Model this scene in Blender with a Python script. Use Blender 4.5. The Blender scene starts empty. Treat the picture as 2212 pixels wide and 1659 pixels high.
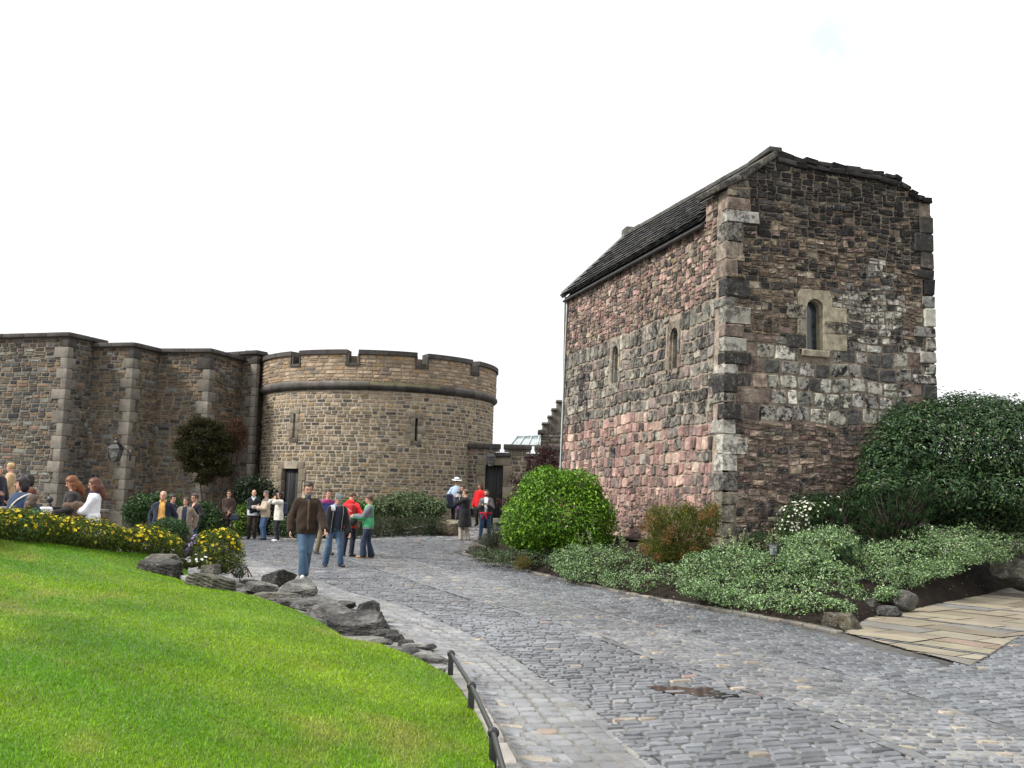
EXPO = 0.66
import bpy, math, random
import numpy as np
from math import radians, sin, cos, pi, sqrt
SC = bpy.context.scene
COL = SC.collection
RNG = np.random.default_rng(7)

# ------------------------------------------------------------------ camera maths (measurements were read off a 2212 px wide print)
FPX, HY, ROLL = 2150.0, 1074.0, radians(1.5)
PITCH = math.atan((HY - 829.5) * cos(ROLL) / FPX)
CAM = np.array([0, 0, 1.6])
_f = np.array([0, cos(PITCH), sin(PITCH)]); _u = np.array([0, -sin(PITCH), cos(PITCH)]); _r = np.array([1., 0, 0])
CR = cos(ROLL) * _r + sin(ROLL) * _u
CU = -sin(ROLL) * _r + cos(ROLL) * _u
CF = _f
def ray(x, y): return CF + CR * ((x - 1106) / FPX) - CU * ((y - 829.5) / FPX)
def at_z(x, y, z):
    d = ray(x, y); return CAM + d * ((z - CAM[2]) / d[2])
def at_y(x, y, Y):
    d = ray(x, y); return CAM + d * (Y / d[1])
def at_plane(x, y, p0, n):
    d = ray(x, y); return CAM + d * (np.dot(np.array(p0) - CAM, n) / np.dot(d, n))

# ------------------------------------------------------------------ objects and tags
def tag(o, label=None, cat=None, group=None, kind=None):
    if label: o['label'] = label
    if cat: o['category'] = cat
    if group: o['group'] = group
    if kind: o['kind'] = kind
    return o
def thing(name, label, cat, loc=(0, 0, 0), group=None):
    o = bpy.data.objects.new(name, None); COL.objects.link(o)
    o.location = loc; o.empty_display_size = .2
    return tag(o, label, cat, group)
class Acc:
    """collects vertices, faces and colours; build() links them as ONE mesh object"""
    def __init__(s): s.v = []; s.c = []; s.q = []; s.t = []; s.n = 0
    def add(s, v, faces, col=(1, 1, 1, 1)):
        v = np.asarray(v, dtype=np.float64).reshape(-1, 3)
        f = np.asarray(faces, dtype=np.int64)
        if len(v) == 0 or f.size == 0: return
        c = np.asarray(col, dtype=np.float32)
        if c.ndim == 1:
            if len(c) == 3: c = np.append(c, 1)
            c = np.tile(c, (len(v), 1))
        if c.shape[1] == 3: c = np.hstack([c, np.ones((len(c), 1), np.float32)])
        s.v.append(v); s.c.append(c)
        (s.q if f.shape[1] == 4 else s.t).append(f + s.n)
        s.n += len(v)
    def build(s, name, mat, parent=None, smooth=True, loc=None):
        me = bpy.data.meshes.new(name)
        if s.n:
            v = np.vstack(s.v)
            org = np.zeros(3)
            if parent is not None: org = np.array(parent_world(parent))
            elif loc is not None: org = np.array(loc, float)
            v = v - org
            q = np.vstack(s.q) if s.q else np.zeros((0, 4), np.int64)
            t = np.vstack(s.t) if s.t else np.zeros((0, 3), np.int64)
            me.vertices.add(len(v)); me.vertices.foreach_set('co', v.astype(np.float32).ravel())
            li = np.concatenate([q.ravel(), t.ravel()]).astype(np.int32)
            me.loops.add(len(li)); me.loops.foreach_set('vertex_index', li)
            nf = len(q) + len(t)
            tot = np.concatenate([np.full(len(q), 4), np.full(len(t), 3)]).astype(np.int32)
            st = np.concatenate([[0], np.cumsum(tot)[:-1]]).astype(np.int32)
            me.polygons.add(nf)
            me.polygons.foreach_set('loop_start', st)
            me.polygons.foreach_set('use_smooth', np.full(nf, smooth))
            me.update(calc_edges=True)
            a = me.color_attributes.new('Col', 'FLOAT_COLOR', 'POINT')
            a.data.foreach_set('color', np.vstack(s.c).astype(np.float32).ravel())
        me.materials.append(mat)
        o = bpy.data.objects.new(name, me); COL.objects.link(o)
        if parent is not None: o.parent = parent
        elif loc is not None: o.location = loc
        return o
def parent_world(o):
    p = np.array(o.location)
    return p if o.parent is None else p + parent_world(o.parent)

# ------------------------------------------------------------------ materials
def _mat(name):
    m = bpy.data.materials.new(name); m.use_nodes = True
    nt = m.node_tree; b = nt.nodes['Principled BSDF']
    return m, nt, b
def _n(nt, t, **kw):
    n = nt.nodes.new(t)
    for k, v in kw.items():
        if k.startswith('i_'): n.inputs[k[2:].replace('_', ' ')].default_value = v
        else: setattr(n, k, v)
    return n
def noise(nt, scale, detail=6, rough=.6, vec=None, dist=0.):
    n = _n(nt, 'ShaderNodeTexNoise'); n.inputs['Scale'].default_value = scale; n.inputs['Detail'].default_value = detail
    n.inputs['Roughness'].default_value = rough; n.inputs['Distortion'].default_value = dist
    if vec is not None: nt.links.new(vec, n.inputs['Vector'])
    return n.outputs['Fac']
def ramp(nt, val, a, b, lo=0., hi=1.):
    n = _n(nt, 'ShaderNodeMapRange'); n.inputs['From Min'].default_value = a; n.inputs['From Max'].default_value = b
    n.inputs['To Min'].default_value = lo; n.inputs['To Max'].default_value = hi
    nt.links.new(val, n.inputs['Value']); return n.outputs['Result']
def mathn(nt, op, a, b):
    n = _n(nt, 'ShaderNodeMath', operation=op)
    for k, x in enumerate((a, b)):
        if isinstance(x, (int, float)): n.inputs[k].default_value = x
        else: nt.links.new(x, n.inputs[k])
    return n.outputs[0]
def mixc(nt, fac, a, b, mode='MIX'):
    n = _n(nt, 'ShaderNodeMix', data_type='RGBA', blend_type=mode)
    for k, x in ((0, fac), (6, a), (7, b)):
        if isinstance(x, (int, float)): n.inputs[k].default_value = x
        elif isinstance(x, tuple): n.inputs[k].default_value = (*x, 1) if len(x) == 3 else x
        else: nt.links.new(x, n.inputs[k])
    return n.outputs[2]
def vec_obj(nt):
    g = _n(nt, 'ShaderNodeNewGeometry'); return g.outputs['Position']
def bump(nt, b, h, strength=.4, dist=.02):
    n = _n(nt, 'ShaderNodeBump'); n.inputs['Strength'].default_value = strength; n.inputs['Distance'].default_value = dist
    nt.links.new(h, n.inputs['Height']); nt.links.new(n.outputs['Normal'], b.inputs['Normal'])
def mat_attr(name, rough=.8, var=.5, vscale=6., fine=40., bstr=.4, bdist=.02, spec=.35, blotch=False, light=None, trans=0., sheen=0.):
    """colour from the mesh attribute Col, varied by noise; alpha of Col = how much lichen and soot blotch the piece"""
    m, nt, b = _mat(name)
    at = _n(nt, 'ShaderNodeAttribute', attribute_name='Col'); P = vec_obj(nt)
    col = at.outputs['Color']
    n1 = noise(nt, vscale, 8, .65, P); n2 = noise(nt, fine, 6, .7, P)
    if blotch:
        k = noise(nt, 7.5, 12, .8, P)
        k2 = noise(nt, 1.7, 10, .75, P, .5)
        d = mathn(nt, 'MULTIPLY', ramp(nt, mathn(nt, 'ADD', mathn(nt, 'MULTIPLY', k, .6), mathn(nt, 'MULTIPLY', k2, .4)), .495, .535), at.outputs['Alpha'])
        w = noise(nt, 16., 12, .85, P)
        l = mathn(nt, 'MULTIPLY', ramp(nt, w, .53, .59), mathn(nt, 'MULTIPLY', at.outputs['Alpha'], .8))
        col = mixc(nt, l, col, light or (.42, .40, .35))
        col = mixc(nt, d, col, (.018, .017, .018))
    f = mathn(nt, 'ADD', ramp(nt, n1, .25, .75, 1 - var, 1 + var * .7), ramp(nt, n2, .3, .7, -var * .45, var * .45))
    comb = _n(nt, 'ShaderNodeCombineColor')
    for k in range(3): nt.links.new(f, comb.inputs[k])
    col = mixc(nt, 1., col, comb.outputs[0], 'MULTIPLY')
    nt.links.new(col, b.inputs['Base Color'])
    b.inputs['Roughness'].default_value = rough; b.inputs['Specular IOR Level'].default_value = spec
    if sheen: b.inputs['Sheen Weight'].default_value = sheen
    if bstr: bump(nt, b, mathn(nt, 'ADD', n2, n1), bstr, bdist)
    if trans:
        tr = _n(nt, 'ShaderNodeBsdfTranslucent'); nt.links.new(col, tr.inputs['Color'])
        mx = _n(nt, 'ShaderNodeMixShader'); mx.inputs[0].default_value = trans
        nt.links.new(b.outputs[0], mx.inputs[1]); nt.links.new(tr.outputs[0], mx.inputs[2])
        nt.links.new(mx.outputs[0], nt.nodes['Material Output'].inputs['Surface'])
    return m
def mat_plain(name, rgb, rough=.6, metal=0., spec=.5, var=.2, vscale=20., bstr=.1):
    m, nt, b = _mat(name); P = vec_obj(nt)
    n1 = noise(nt, vscale, 6, .6, P)
    c = mixc(nt, ramp(nt, n1, .3, .7), tuple(x * (1 - var) for x in rgb), tuple(min(1, x * (1 + var)) for x in rgb))
    nt.links.new(c, b.inputs['Base Color']); b.inputs['Roughness'].default_value = rough; b.inputs['Metallic'].default_value = metal
    b.inputs['Specular IOR Level'].default_value = spec
    if bstr: bump(nt, b, n1, bstr, .01)
    return m
M = dict(
    stone=mat_attr('old_masonry', .9, .6, 7., 42., .9, .025, .25, True),
    tower=mat_attr('coursed_rubble', .9, .42, 4., 26., .6, .015, .25),
    coping=mat_attr('weathered_coping', .85, .55, 3., 30., .5, .015, .3),
    setts=mat_attr('granite_setts', .34, .5, 2.2, 60., .5, .006, .5),
    joint=mat_attr('sett_mortar', .85, .5, 8., 90., .6, .01, .2),
    wet=mat_attr('standing_water', .06, .2, 8., 40., 0, 0, .5),
    flags=mat_attr('sandstone_flags', .7, .35, 2.5, 40., .3, .005, .35),
    rock=mat_attr('basalt_rock', .8, .65, 4., 24., 1., .04, .3, True, (.30, .30, .27)),
    soil=mat_attr('bed_soil', .95, .5, 5., 60., 1., .03, .1),
    leaf=mat_attr('leaves', .42, .35, 3., 30., 0, 0, .35, trans=.18),
    leafm=mat_attr('matt_leaves', .65, .35, 3., 30., 0, 0, .2, trans=.15),
    petal=mat_attr('petals', .6, .15, 3., 30., 0, 0, .2, trans=.25),
    bark=mat_attr('bark', .9, .4, 8., 50., .6, .01, .2),
    grass=mat_attr('grass_blades', .55, .3, 1.2, 14., 0, 0, .25, trans=.25),
    skin=mat_attr('skin', .5, .08, 8., 60., .05, .003, .35),
    cloth=mat_attr('cloth', .85, .22, 9., 70., .35, .008, .2, sheen=.15),
    leather=mat_attr('leather', .5, .25, 10., 60., .3, .006, .45),
    hair=mat_attr('hair', .55, .45, 14., 120., .5, .004, .4),
    iron=mat_plain('black_iron', (.012, .012, .014), .38, 0., .6, .3, 60., .25),
    door=mat_plain('black_timber_and_slit_dark', (.010, .010, .012), .55, 0., .4, .3, 12., .2),
    pipe=mat_plain('pale_painted_pipe', (.42, .50, .50), .5, 0., .5, .2, 8., .1),
    lead=mat_plain('grey_lead', (.10, .105, .11), .6, .2, .5, .3, 8., .2),
    paint=mat_plain('pale_blue_grey_paint', (.40, .47, .48), .5, 0, .5, .15, 8., .1),
    plastic=mat_plain('white_plastic', (.72, .74, .78), .4, 0, .5, .06, 8., .05),
)
def glassy(name, rgb, rough=.12):
    m, nt, b = _mat(name); P = vec_obj(nt)
    n1 = noise(nt, 7., 5, .6, P)
    nt.links.new(mixc(nt, ramp(nt, n1, .4, .62), tuple(x * .25 for x in rgb), rgb), b.inputs['Base Color'])
    b.inputs['Roughness'].default_value = rough; b.inputs['Specular IOR Level'].default_value = .7
    bump(nt, b, n1, .15, .01); return m
M['glass'] = glassy('dark_leaded_glass', (.045, .06, .07))
M['skyglass'] = glassy('pale_roof_glass', (.42, .48, .47), .1)
M['lampglass'] = glassy('lantern_glass', (.20, .21, .20), .1)

# ------------------------------------------------------------------ shape helpers
def noise3(p, seed, f):
    """cheap smooth pseudo-noise in -1..1 for points (N,3)"""
    r = np.random.default_rng(seed); o = np.zeros(len(p))
    for k in range(5):
        w = r.normal(size=3); w /= np.linalg.norm(w)
        w2 = r.normal(size=3); w2 /= np.linalg.norm(w2)
        o += np.sin(p @ w * f * (1 + .5 * k) + r.uniform(0, 6.28) + 1.3 * np.sin(p @ w2 * f * .8 + r.uniform(0, 6.28))) / (1 + .35 * k)
    return o / 3.2
def grid_faces(nu, nv, wrap_u=False):
    i = np.arange(nu if wrap_u else nu - 1)[:, None]; j = np.arange(nv - 1)[None]
    a = i * nv + j; b = ((i + 1) % nu) * nv + j
    return np.stack([a, b, b + 1, a + 1], -1).reshape(-1, 4)
_RB = {}
def rbox_unit(k):
    if k in _RB: return _RB[k]
    ticks = np.array([0, 1, 2, 3][:4]) if k == 4 else np.arange(k)
    n = len(ticks); vs = {}; V = []; Fc = []
    def vid(p):
        if p not in vs: vs[p] = len(V); V.append(p)
        return vs[p]
    for ax in range(3):
        for side in (0, n - 1):
            for i in range(n - 1):
                for j in range(n - 1):
                    q = []
                    for (a, b) in ((i, j), (i + 1, j), (i + 1, j + 1), (i, j + 1)):
                        p = [0, 0, 0]; p[ax] = side; p[(ax + 1) % 3] = a; p[(ax + 2) % 3] = b
                        q.append(vid(tuple(p)))
                    Fc.append(q if side else q[::-1])
    _RB[k] = (np.array(V), np.array(Fc)); return _RB[k]
def rbox(c, h, b=.02, ax=None, jit=0., rng=RNG, nz=0.):
    """rounded box: centre c, half sizes h, bevel b, axes ax (3x3 rows)"""
    V, Fc = rbox_unit(4)
    h = np.array(h, float); b = min(b, h.min() * .95)
    t = np.stack([[-x, -(x - b), x - b, x] for x in h])
    p = np.stack([t[i][V[:, i]] for i in range(3)], 1)
    inn = np.clip(p, -(h - b), h - b); d = p - inn
    L = np.linalg.norm(d, axis=1, keepdims=True); p = inn + np.where(L > 0, d / np.maximum(L, 1e-9), 0) * b
    if jit:
        s = rng.uniform(-jit, jit, (2, 2, 2, 3)); w = np.clip((p / h + 1) / 2, 0, 1)
        o = 0
        for i in (0, 1):
            for j in (0, 1):
                for k in (0, 1):
                    o = o + (np.where(i, w[:, 0], 1 - w[:, 0]) * np.where(j, w[:, 1], 1 - w[:, 1]) * np.where(k, w[:, 2], 1 - w[:, 2]))[:, None] * s[i, j, k]
        p = p + o
    if ax is not None: p = p @ np.array(ax, float)
    return p + np.array(c, float), Fc
def yawax(a): return np.array([[cos(a), sin(a), 0], [-sin(a), cos(a), 0], [0, 0, 1.]])
def tube(pts, rad, n=10, cap=True):
    pts = np.array(pts, float); m = len(pts); rad = np.broadcast_to(np.array(rad, float), (m,))
    tg = np.gradient(pts, axis=0); tg /= np.linalg.norm(tg, axis=1, keepdims=True)
    up = np.array([0, 0, 1.]) if abs(tg[0][2]) < .9 else np.array([1., 0, 0])
    x = np.cross(tg, up); x /= np.maximum(np.linalg.norm(x, axis=1, keepdims=True), 1e-9); y = np.cross(tg, x)
    a = np.linspace(0, 2 * pi, n, endpoint=False)
    v = pts[:, None] + rad[:, None, None] * (np.cos(a)[None, :, None] * x[:, None] + np.sin(a)[None, :, None] * y[:, None])
    v = v.transpose(1, 0, 2).reshape(-1, 3); f = grid_faces(n, m, True)
    if cap:
        v = np.vstack([v, pts[0], pts[-1]]); k = n * m
        i = np.arange(n); j = (i + 1) % n
        f = np.vstack([f, np.stack([np.full(n, k), j * m, i * m, i * m], 1)[:, [0, 1, 2, 2]], np.stack([np.full(n, k + 1), i * m + m - 1, j * m + m - 1, j * m + m - 1], 1)])
    return v, f
def lathe(c, prof, n=16, ax=None):
    prof = np.array(prof, float); a = np.linspace(0, 2 * pi, n, endpoint=False)
    v = np.stack([np.cos(a)[:, None] * prof[None, :, 0], np.sin(a)[:, None] * prof[None, :, 0], np.broadcast_to(prof[None, :, 1], (n, len(prof)))], -1).reshape(-1, 3)
    if ax is not None: v = v @ np.array(ax)
    return v + np.array(c, float), grid_faces(n, len(prof), True)
def fix_tris(f):  # degenerate quads become triangles
    f = np.asarray(f); d = f[:, 2] == f[:, 3]
    return f[~d], f[d][:, :3]
def add_tube(acc, pts, rad, col=(1, 1, 1, 1), n=10):
    v, f = tube(pts, rad, n); q, t = fix_tris(f)
    acc.add(v, q, col)
    if len(t):
        acc.t.append(t + acc.n - len(v))
def pick(rng, pal, n, jit=.12):
    """pal: list of (weight, rgb, blotch)"""
    w = np.array([p[0] for p in pal], float); i = rng.choice(len(pal), n, p=w / w.sum())
    c = np.array([[*p[1], p[2] if len(p) > 2 else 0.] for p in pal])[i]
    c[:, :3] *= rng.uniform(1 - jit * 2, 1 + jit * 2, (n, 1)) * rng.uniform(1 - jit * .18, 1 + jit * .18, (n, 3))
    return np.clip(c, 0, 1)

# ------------------------------------------------------------------ masonry: every stone is a raised, rounded block on a mortar bed
def courses(rng, u0, u1, v0, v1, rh, rw, gap=.012, split=.1, holes=(), top=None, lo=None, wjit=.0):
    out = []; v = v0
    while v < v1 - .03:
        h = min(rng.uniform(*rh), v1 - v)
        if v1 - v - h < rh[0] * .6: h = v1 - v
        u = u0 - rng.uniform(0, rw[0])
        while u < u1:
            w = rng.uniform(*rw) if rng.random() > wjit else rng.uniform(rw[0] * .45, rw[0])
            a, b = max(u, u0), min(u + w, u1); u += w
            if b - a < rw[0] * .3: continue
            cells = [(a, b, v, v + h)]
            r = rng.random()
            if r < split:
                k = rng.uniform(.35, .65) * h; cells = [(a, b, v, v + k), (a, b, v + k, v + h)]
            elif r < split * 1.7 and h > rh[0] * 1.1:
                k = rng.uniform(.55, .75) * h; m = a + (b - a) * rng.uniform(.3, .7)
                cells = [(a, b, v, v + k), (a, m, v + k, v + h), (m, b, v + k, v + h)]
            for (a2, b2, c2, d2) in cells:
                ok = True
                for (ha, hb, hc, hd) in holes:
                    if b2 > ha and a2 < hb and d2 > hc + .02 and c2 < hd - .02:
                        if (c2 + d2) / 2 > hd and d2 - hd > .05: c2 = hd
                        elif (c2 + d2) / 2 < hc and hc - c2 > .05: d2 = hc
                        elif (a2 + b2) / 2 < (ha + hb) / 2:
                            b2 = min(b2, ha)
                        else: a2 = max(a2, hb)
                        if b2 - a2 < .05: ok = False
                if top is not None and ok:
                    t = min(top(a2), top(b2))
                    if c2 > t - .05: ok = False
                    else: d2 = min(d2, t)
                if lo is not None and ok and d2 < lo((a2 + b2) / 2): ok = False
                if ok: out.append((a2 + gap, b2 - gap, c2 + gap, d2 - gap))
        v += h
    return np.array(out)
def rubble(rng, u0, u1, v0, v1, rh, wmax, hmax, smin_=.09, gap=.01, holes=(), top=None):
    """random rubble: deep rows cut again and again into stones of very different size"""
    out = []
    def cut(a, b, c, d):
        w, h = b - a, d - c
        big = w > wmax * rng.uniform(.55, 1.15) or h > hmax * rng.uniform(.6, 1.15)
        if not big or (w < smin_ * 2 and h < smin_ * 2): out.append((a, b, c, d)); return
        if w / wmax > h / hmax * rng.uniform(.7, 1.3) and w > smin_ * 2:
            m = a + w * rng.uniform(.3, .7); cut(a, m, c, d); cut(m, b, c, d)
        elif h > smin_ * 1.6:
            m = c + h * rng.uniform(.28, .72); cut(a, b, c, m); cut(a, b, m, d)
        else: out.append((a, b, c, d))
    v = v0
    while v < v1 - .03:
        h = min(rng.uniform(*rh), v1 - v)
        if v1 - v - h < rh[0] * .6: h = v1 - v
        u = u0
        while u < u1 - .02:
            w = min(rng.uniform(.5, 1.2), u1 - u)
            if u1 - u - w < .2: w = u1 - u
            cut(u, u + w, v, v + h); u += w
        v += h
    res = []
    for (a2, b2, c2, d2) in out:
        ok = True
        for (ha, hb, hc, hd) in holes:
            if b2 > ha and a2 < hb and d2 > hc + .02 and c2 < hd - .02:
                if (c2 + d2) / 2 > hd and d2 - hd > .05: c2 = hd
                elif (c2 + d2) / 2 < hc and hc - c2 > .05: d2 = hc
                elif (a2 + b2) / 2 < (ha + hb) / 2: b2 = min(b2, ha)
                else: a2 = max(a2, hb)
                if b2 - a2 < .05: ok = False
        if top is not None and ok:
            t = min(top(a2), top(b2))
            if c2 > t - .05: ok = False
            else: d2 = min(d2, t)
        if ok: res.append((a2 + gap, b2 - gap, c2 + gap, d2 - gap))
    return np.array(res)
def add_stones(acc, rng, cells, fmap, depth, cols, jit=.1, warp=None, n=4, rough=.25, rnd=.18):
    """cells (N,4) u0 u1 v0 v1; fmap(u,v,d)->xyz"""
    N = len(cells)
    if N == 0: return
    w = cells[:, 1] - cells[:, 0]; h = cells[:, 3] - cells[:, 2]
    cu = np.stack([cells[:, 0], cells[:, 1], cells[:, 1], cells[:, 0]], 1); cv = np.stack([cells[:, 2], cells[:, 2], cells[:, 3], cells[:, 3]], 1)
    m = np.minimum(w, h)[:, None]
    cu = cu + rng.uniform(-jit, jit, (N, 4)) * m; cv = cv + rng.uniform(-jit, jit, (N, 4)) * m
    tk = {4: np.array([0, .1, .9, 1]), 5: np.array([0, .07, .5, .93, 1]), 6: np.array([0, .05, .3, .7, .95, 1])}[n]
    a, b = np.meshgrid(tk, tk, indexing='ij'); a = a.ravel(); b = b.ravel()
    # round the corners of the outline
    ea = np.abs(2 * a - 1); eb = np.abs(2 * b - 1); pull = np.where((ea > .7) & (eb > .7), rnd * ea * eb, 0)
    asp = np.clip(h / w, .2, 5)[:, None]
    A = .5 + (a[None] - .5) * (1 - pull[None] * np.minimum(1, asp)); B = .5 + (b[None] - .5) * (1 - pull[None] * np.minimum(1, 1 / asp))
    wt = [(1 - A) * (1 - B), A * (1 - B), A * B, (1 - A) * B]
    U = sum(wt[k] * cu[:, k:k + 1] for k in range(4)); V = sum(wt[k] * cv[:, k:k + 1] for k in range(4))
    border = (ea > .99) | (eb > .99)
    D = np.broadcast_to(np.asarray(depth, float), (N,))[:, None] * rng.uniform(.55, 1.25, (N, 1)) * (1 + rng.uniform(-rough, rough, (N, len(a))))
    D = np.where(border[None], -.004, D)
    U, V, D = U.ravel(), V.ravel(), D.ravel()
    if warp is not None: U, V = warp(U, V)
    P = fmap(U, V, D)
    f = grid_faces(n, n); F = (f[None] + (np.arange(N) * n * n)[:, None, None]).reshape(-1, 4)
    acc.add(P, F, np.repeat(cols, n * n, axis=0))
def wall_map(P0, U, Nn, batter=0.):
    P0, U, Nn = (np.array(x, float) for x in (P0, U, Nn))
    def f(u, v, d):
        u, v, d = np.broadcast_arrays(np.asarray(u, float), np.asarray(v, float), np.asarray(d, float))
        p = P0 + u[..., None] * U + (d - batter * v)[..., None] * Nn
        p[..., 2] += v; return p
    return f
def backing(acc, fmap, u0, u1, v0, v1, holes=(), top=None, col=(.2, .18, .16, 0), du=.5):
    us = set(np.linspace(u0, u1, max(2, int((u1 - u0) / du) + 1))); vs = {v0, v1}
    for h in holes: us |= {h[0], h[1]}; vs |= {h[2], h[3]}
    us = sorted(u for u in us if u0 <= u <= u1); vs = sorted(vs)
    for a, b in zip(us[:-1], us[1:]):
        for c, d in zip(vs[:-1], vs[1:]):
            um, vm = (a + b) / 2, (c + d) / 2
            if any(h[0] < um < h[1] and h[2] < vm < h[3] for h in holes): continue
            da, db = d, d
            if top is not None and d == vs[-1]: da, db = top(a), top(b)
            acc.add(fmap(np.array([a, b, b, a]), np.array([c, c, db, da]), np.zeros(4)), [[0, 1, 2, 3]], col)
def ashlar(acc, rng, fmap, u0, u1, v0, v1, d, back, col, bev=.012, jit=0., warpn=.003):
    """one dressed block standing in a wall: rounded box through fmap"""
    c = ((u0 + u1) / 2, (v0 + v1) / 2, (d - back) / 2)
    p, f = rbox(c, ((u1 - u0) / 2, (v1 - v0) / 2, (d + back) / 2), bev, None, jit, rng)
    p = p + rng.uniform(-warpn, warpn, p.shape)
    acc.add(fmap(p[:, 0], p[:, 1], p[:, 2]), f, col)
# ================================================================== SKY, SUN, CAMERA
SUN_EL, SUN_AZ = radians(44), radians(-114)      # azimuth measured from +Y towards +X: the light comes from the left, a little behind the camera
w = bpy.data.worlds.new('World'); SC.world = w; w.use_nodes = True
nt = w.node_tree; bg = nt.nodes['Background']
sky = _n(nt, 'ShaderNodeTexSky', sky_type='NISHITA'); sky.sun_disc = False
sky.sun_elevation = SUN_EL; sky.sun_rotation = SUN_AZ
tc = _n(nt, 'ShaderNodeTexCoord')
vd = _n(nt, 'ShaderNodeVectorMath', operation='DISTANCE'); nt.links.new(tc.outputs['Generated'], vd.inputs[0])
d0 = ray(1830, 60); vd.inputs[1].default_value = tuple(d0 / np.linalg.norm(d0))
cl = noise(nt, 5.5, 9, .6, tc.outputs['Generated'], .3)
gap = mathn(nt, 'ADD', cl, ramp(nt, vd.outputs['Value'], .02, .17, .21, -.16))
hole = ramp(nt, gap, .60, .80)
skyb = mixc(nt, 1., sky.outputs[0], (1.2, 1.55, 1.5), 'MULTIPLY')
n2 = noise(nt, 2.2, 7, .55, tc.outputs['Generated'], .2)
sepz = _n(nt, 'ShaderNodeSeparateXYZ'); nt.links.new(tc.outputs['Generated'], sepz.inputs[0])
cg = _n(nt, 'ShaderNodeCombineColor'); zen = ramp(nt, sepz.outputs[2], .05, 1., 1., 1.6)
for k in range(3): nt.links.new(zen, cg.inputs[k])
cloud = mixc(nt, 1., mixc(nt, ramp(nt, n2, .3, .7), (5.4, 5.5, 5.6), (6.6, 6.65, 6.7)), cg.outputs[0], 'MULTIPLY')
nt.links.new(mixc(nt, mathn(nt, 'MULTIPLY', hole, .45), cloud, skyb), bg.inputs['Color']); bg.inputs['Strength'].default_value = .12
sl = bpy.data.lights.new('sun', 'SUN'); sl.energy = 3.0; sl.angle = radians(9); sl.color = (1., .96, .9)
so = bpy.data.objects.new('sun', sl); COL.objects.link(so)
from mathutils import Vector
sd = Vector((sin(SUN_AZ) * cos(SUN_EL), cos(SUN_AZ) * cos(SUN_EL), sin(SUN_EL)))
so.rotation_euler = sd.to_track_quat('Z', 'Y').to_euler(); so.location = (-20, -10, 30)
cd = bpy.data.cameras.new('camera'); co = bpy.data.objects.new('camera', cd); COL.objects.link(co)
cd.sensor_width = 36; cd.lens = 36 * FPX / 2212; cd.clip_end = 2000; cd.clip_start = .05
from mathutils import Matrix
mw = Matrix(((CR[0], CU[0], -CF[0], 0), (CR[1], CU[1], -CF[1], 0), (CR[2], CU[2], -CF[2], 1.6), (0, 0, 0, 1)))
co.matrix_world = mw; SC.camera = co
SC.view_settings.view_transform = 'Standard'; SC.view_settings.look = 'None'; SC.view_settings.gamma = 1; SC.view_settings.exposure = EXPO

# ================================================================== CHAPEL
Z0 = .4
rng = np.random.default_rng(11)
Cc = np.array([1.48, 28.8, Z0]); Ac = np.array([4.14, 19.6, Z0]); Bc = np.array([9.0, 21.02, Z0])
UL = (Ac - Cc); LL = np.linalg.norm(UL); UL /= LL; NL = np.array([UL[1], -UL[0], 0.])   # outward = left
if NL[0] > 0: NL = -NL
UG = (Bc - Ac); LG = np.linalg.norm(UG); UG /= LG; NG = np.array([UG[1], -UG[0], 0.])
BAT = .021
fL = wall_map(Cc, UL, NL, BAT); fG = wall_map(Ac, UG, NG, .004)
def onG(x, y):
    p = at_plane(x, y, Ac, NG); return np.dot(p - Ac, UG), p[2] - Z0
def onL(x, y):
    p = at_plane(x, y, Cc - NL * BAT * 5, NL); return np.dot(p - Cc, UL), p[2] - Z0
out_px = [(1575, 402), (1600, 378), (1640, 350), (1676, 328), (1720, 341), (1760, 348), (1800, 354), (1850, 364), (1900, 373), (1946, 383), (1950, 395), (1963, 398), (1967, 410), (1978, 413), (1983, 424), (1990, 427), (2022, 431)]
og = np.array([onG(*p) for p in out_px]); 
og[0, 0] = .0; og[-1, 0] = LG
def topG(u): return float(np.interp(u, og[:, 0], og[:, 1]))
chapel = thing('chapel', 'small old stone chapel with blackened gable and round-headed window, standing above the planted bed', 'chapel', tuple(Ac))
st = Acc()
PINK = [(5, (0.3630, 0.2318, 0.2009), .25), (4, (0.2750, 0.1751, 0.1545), .35), (3, (0.4620, 0.3296, 0.2730), .2), (2, (0.2090, 0.1597, 0.1442), .5), (1, (0.3960, 0.3090, 0.2472), .3), (1, (0.1100, 0.0876, 0.0824), .3)]
GREY = [(4, (.20, .185, .155), .9), (3, (.31, .285, .235), .8), (2, (.125, .115, .105), 1.), (1, (.36, .33, .28), .6), (1, (.23, .18, .16), .6)]
RUB = [(4, (.22, .17, .135), .4), (3, (.31, .24, .185), .3), (1, (.42, .36, .27), .2), (2, (.075, .065, .06), .7), (2, (.30, .20, .175), .3), (1, (.36, .31, .24), .3), (.6, (.25, .19, .12), .4), (2, (.13, .11, .095), .7)]
GPINK = [(4, (.205, .15, .125), .45), (3, (.145, .11, .095), .6), (3, (.28, .215, .17), .4), (.7, (.17, .10, .085), .4), (2, (.085, .075, .07), .8), (1, (.25, .22, .17), .6)]
GASH = [(4, (.36, .345, .30), 1.), (3, (.23, .22, .20), 1.), (3, (.47, .45, .39), .9), (2, (.07, .068, .065), .5)]
GRUB = [(4, (.165, .125, .092), .6), (3, (.23, .175, .125), .5), (3.5, (.04, .037, .034), .3), (2, (.31, .265, .20), .5), (.6, (.24, .185, .12), .5), (1, (.20, .14, .12), .4)]
SOOT = [(6, (.022, .021, .020), .12), (3, (.04, .037, .034), .2), (1.5, (.085, .075, .062), .5), (.6, (.15, .13, .11), .7)]
MORT = (.34, .275, .215, .25)
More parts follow.
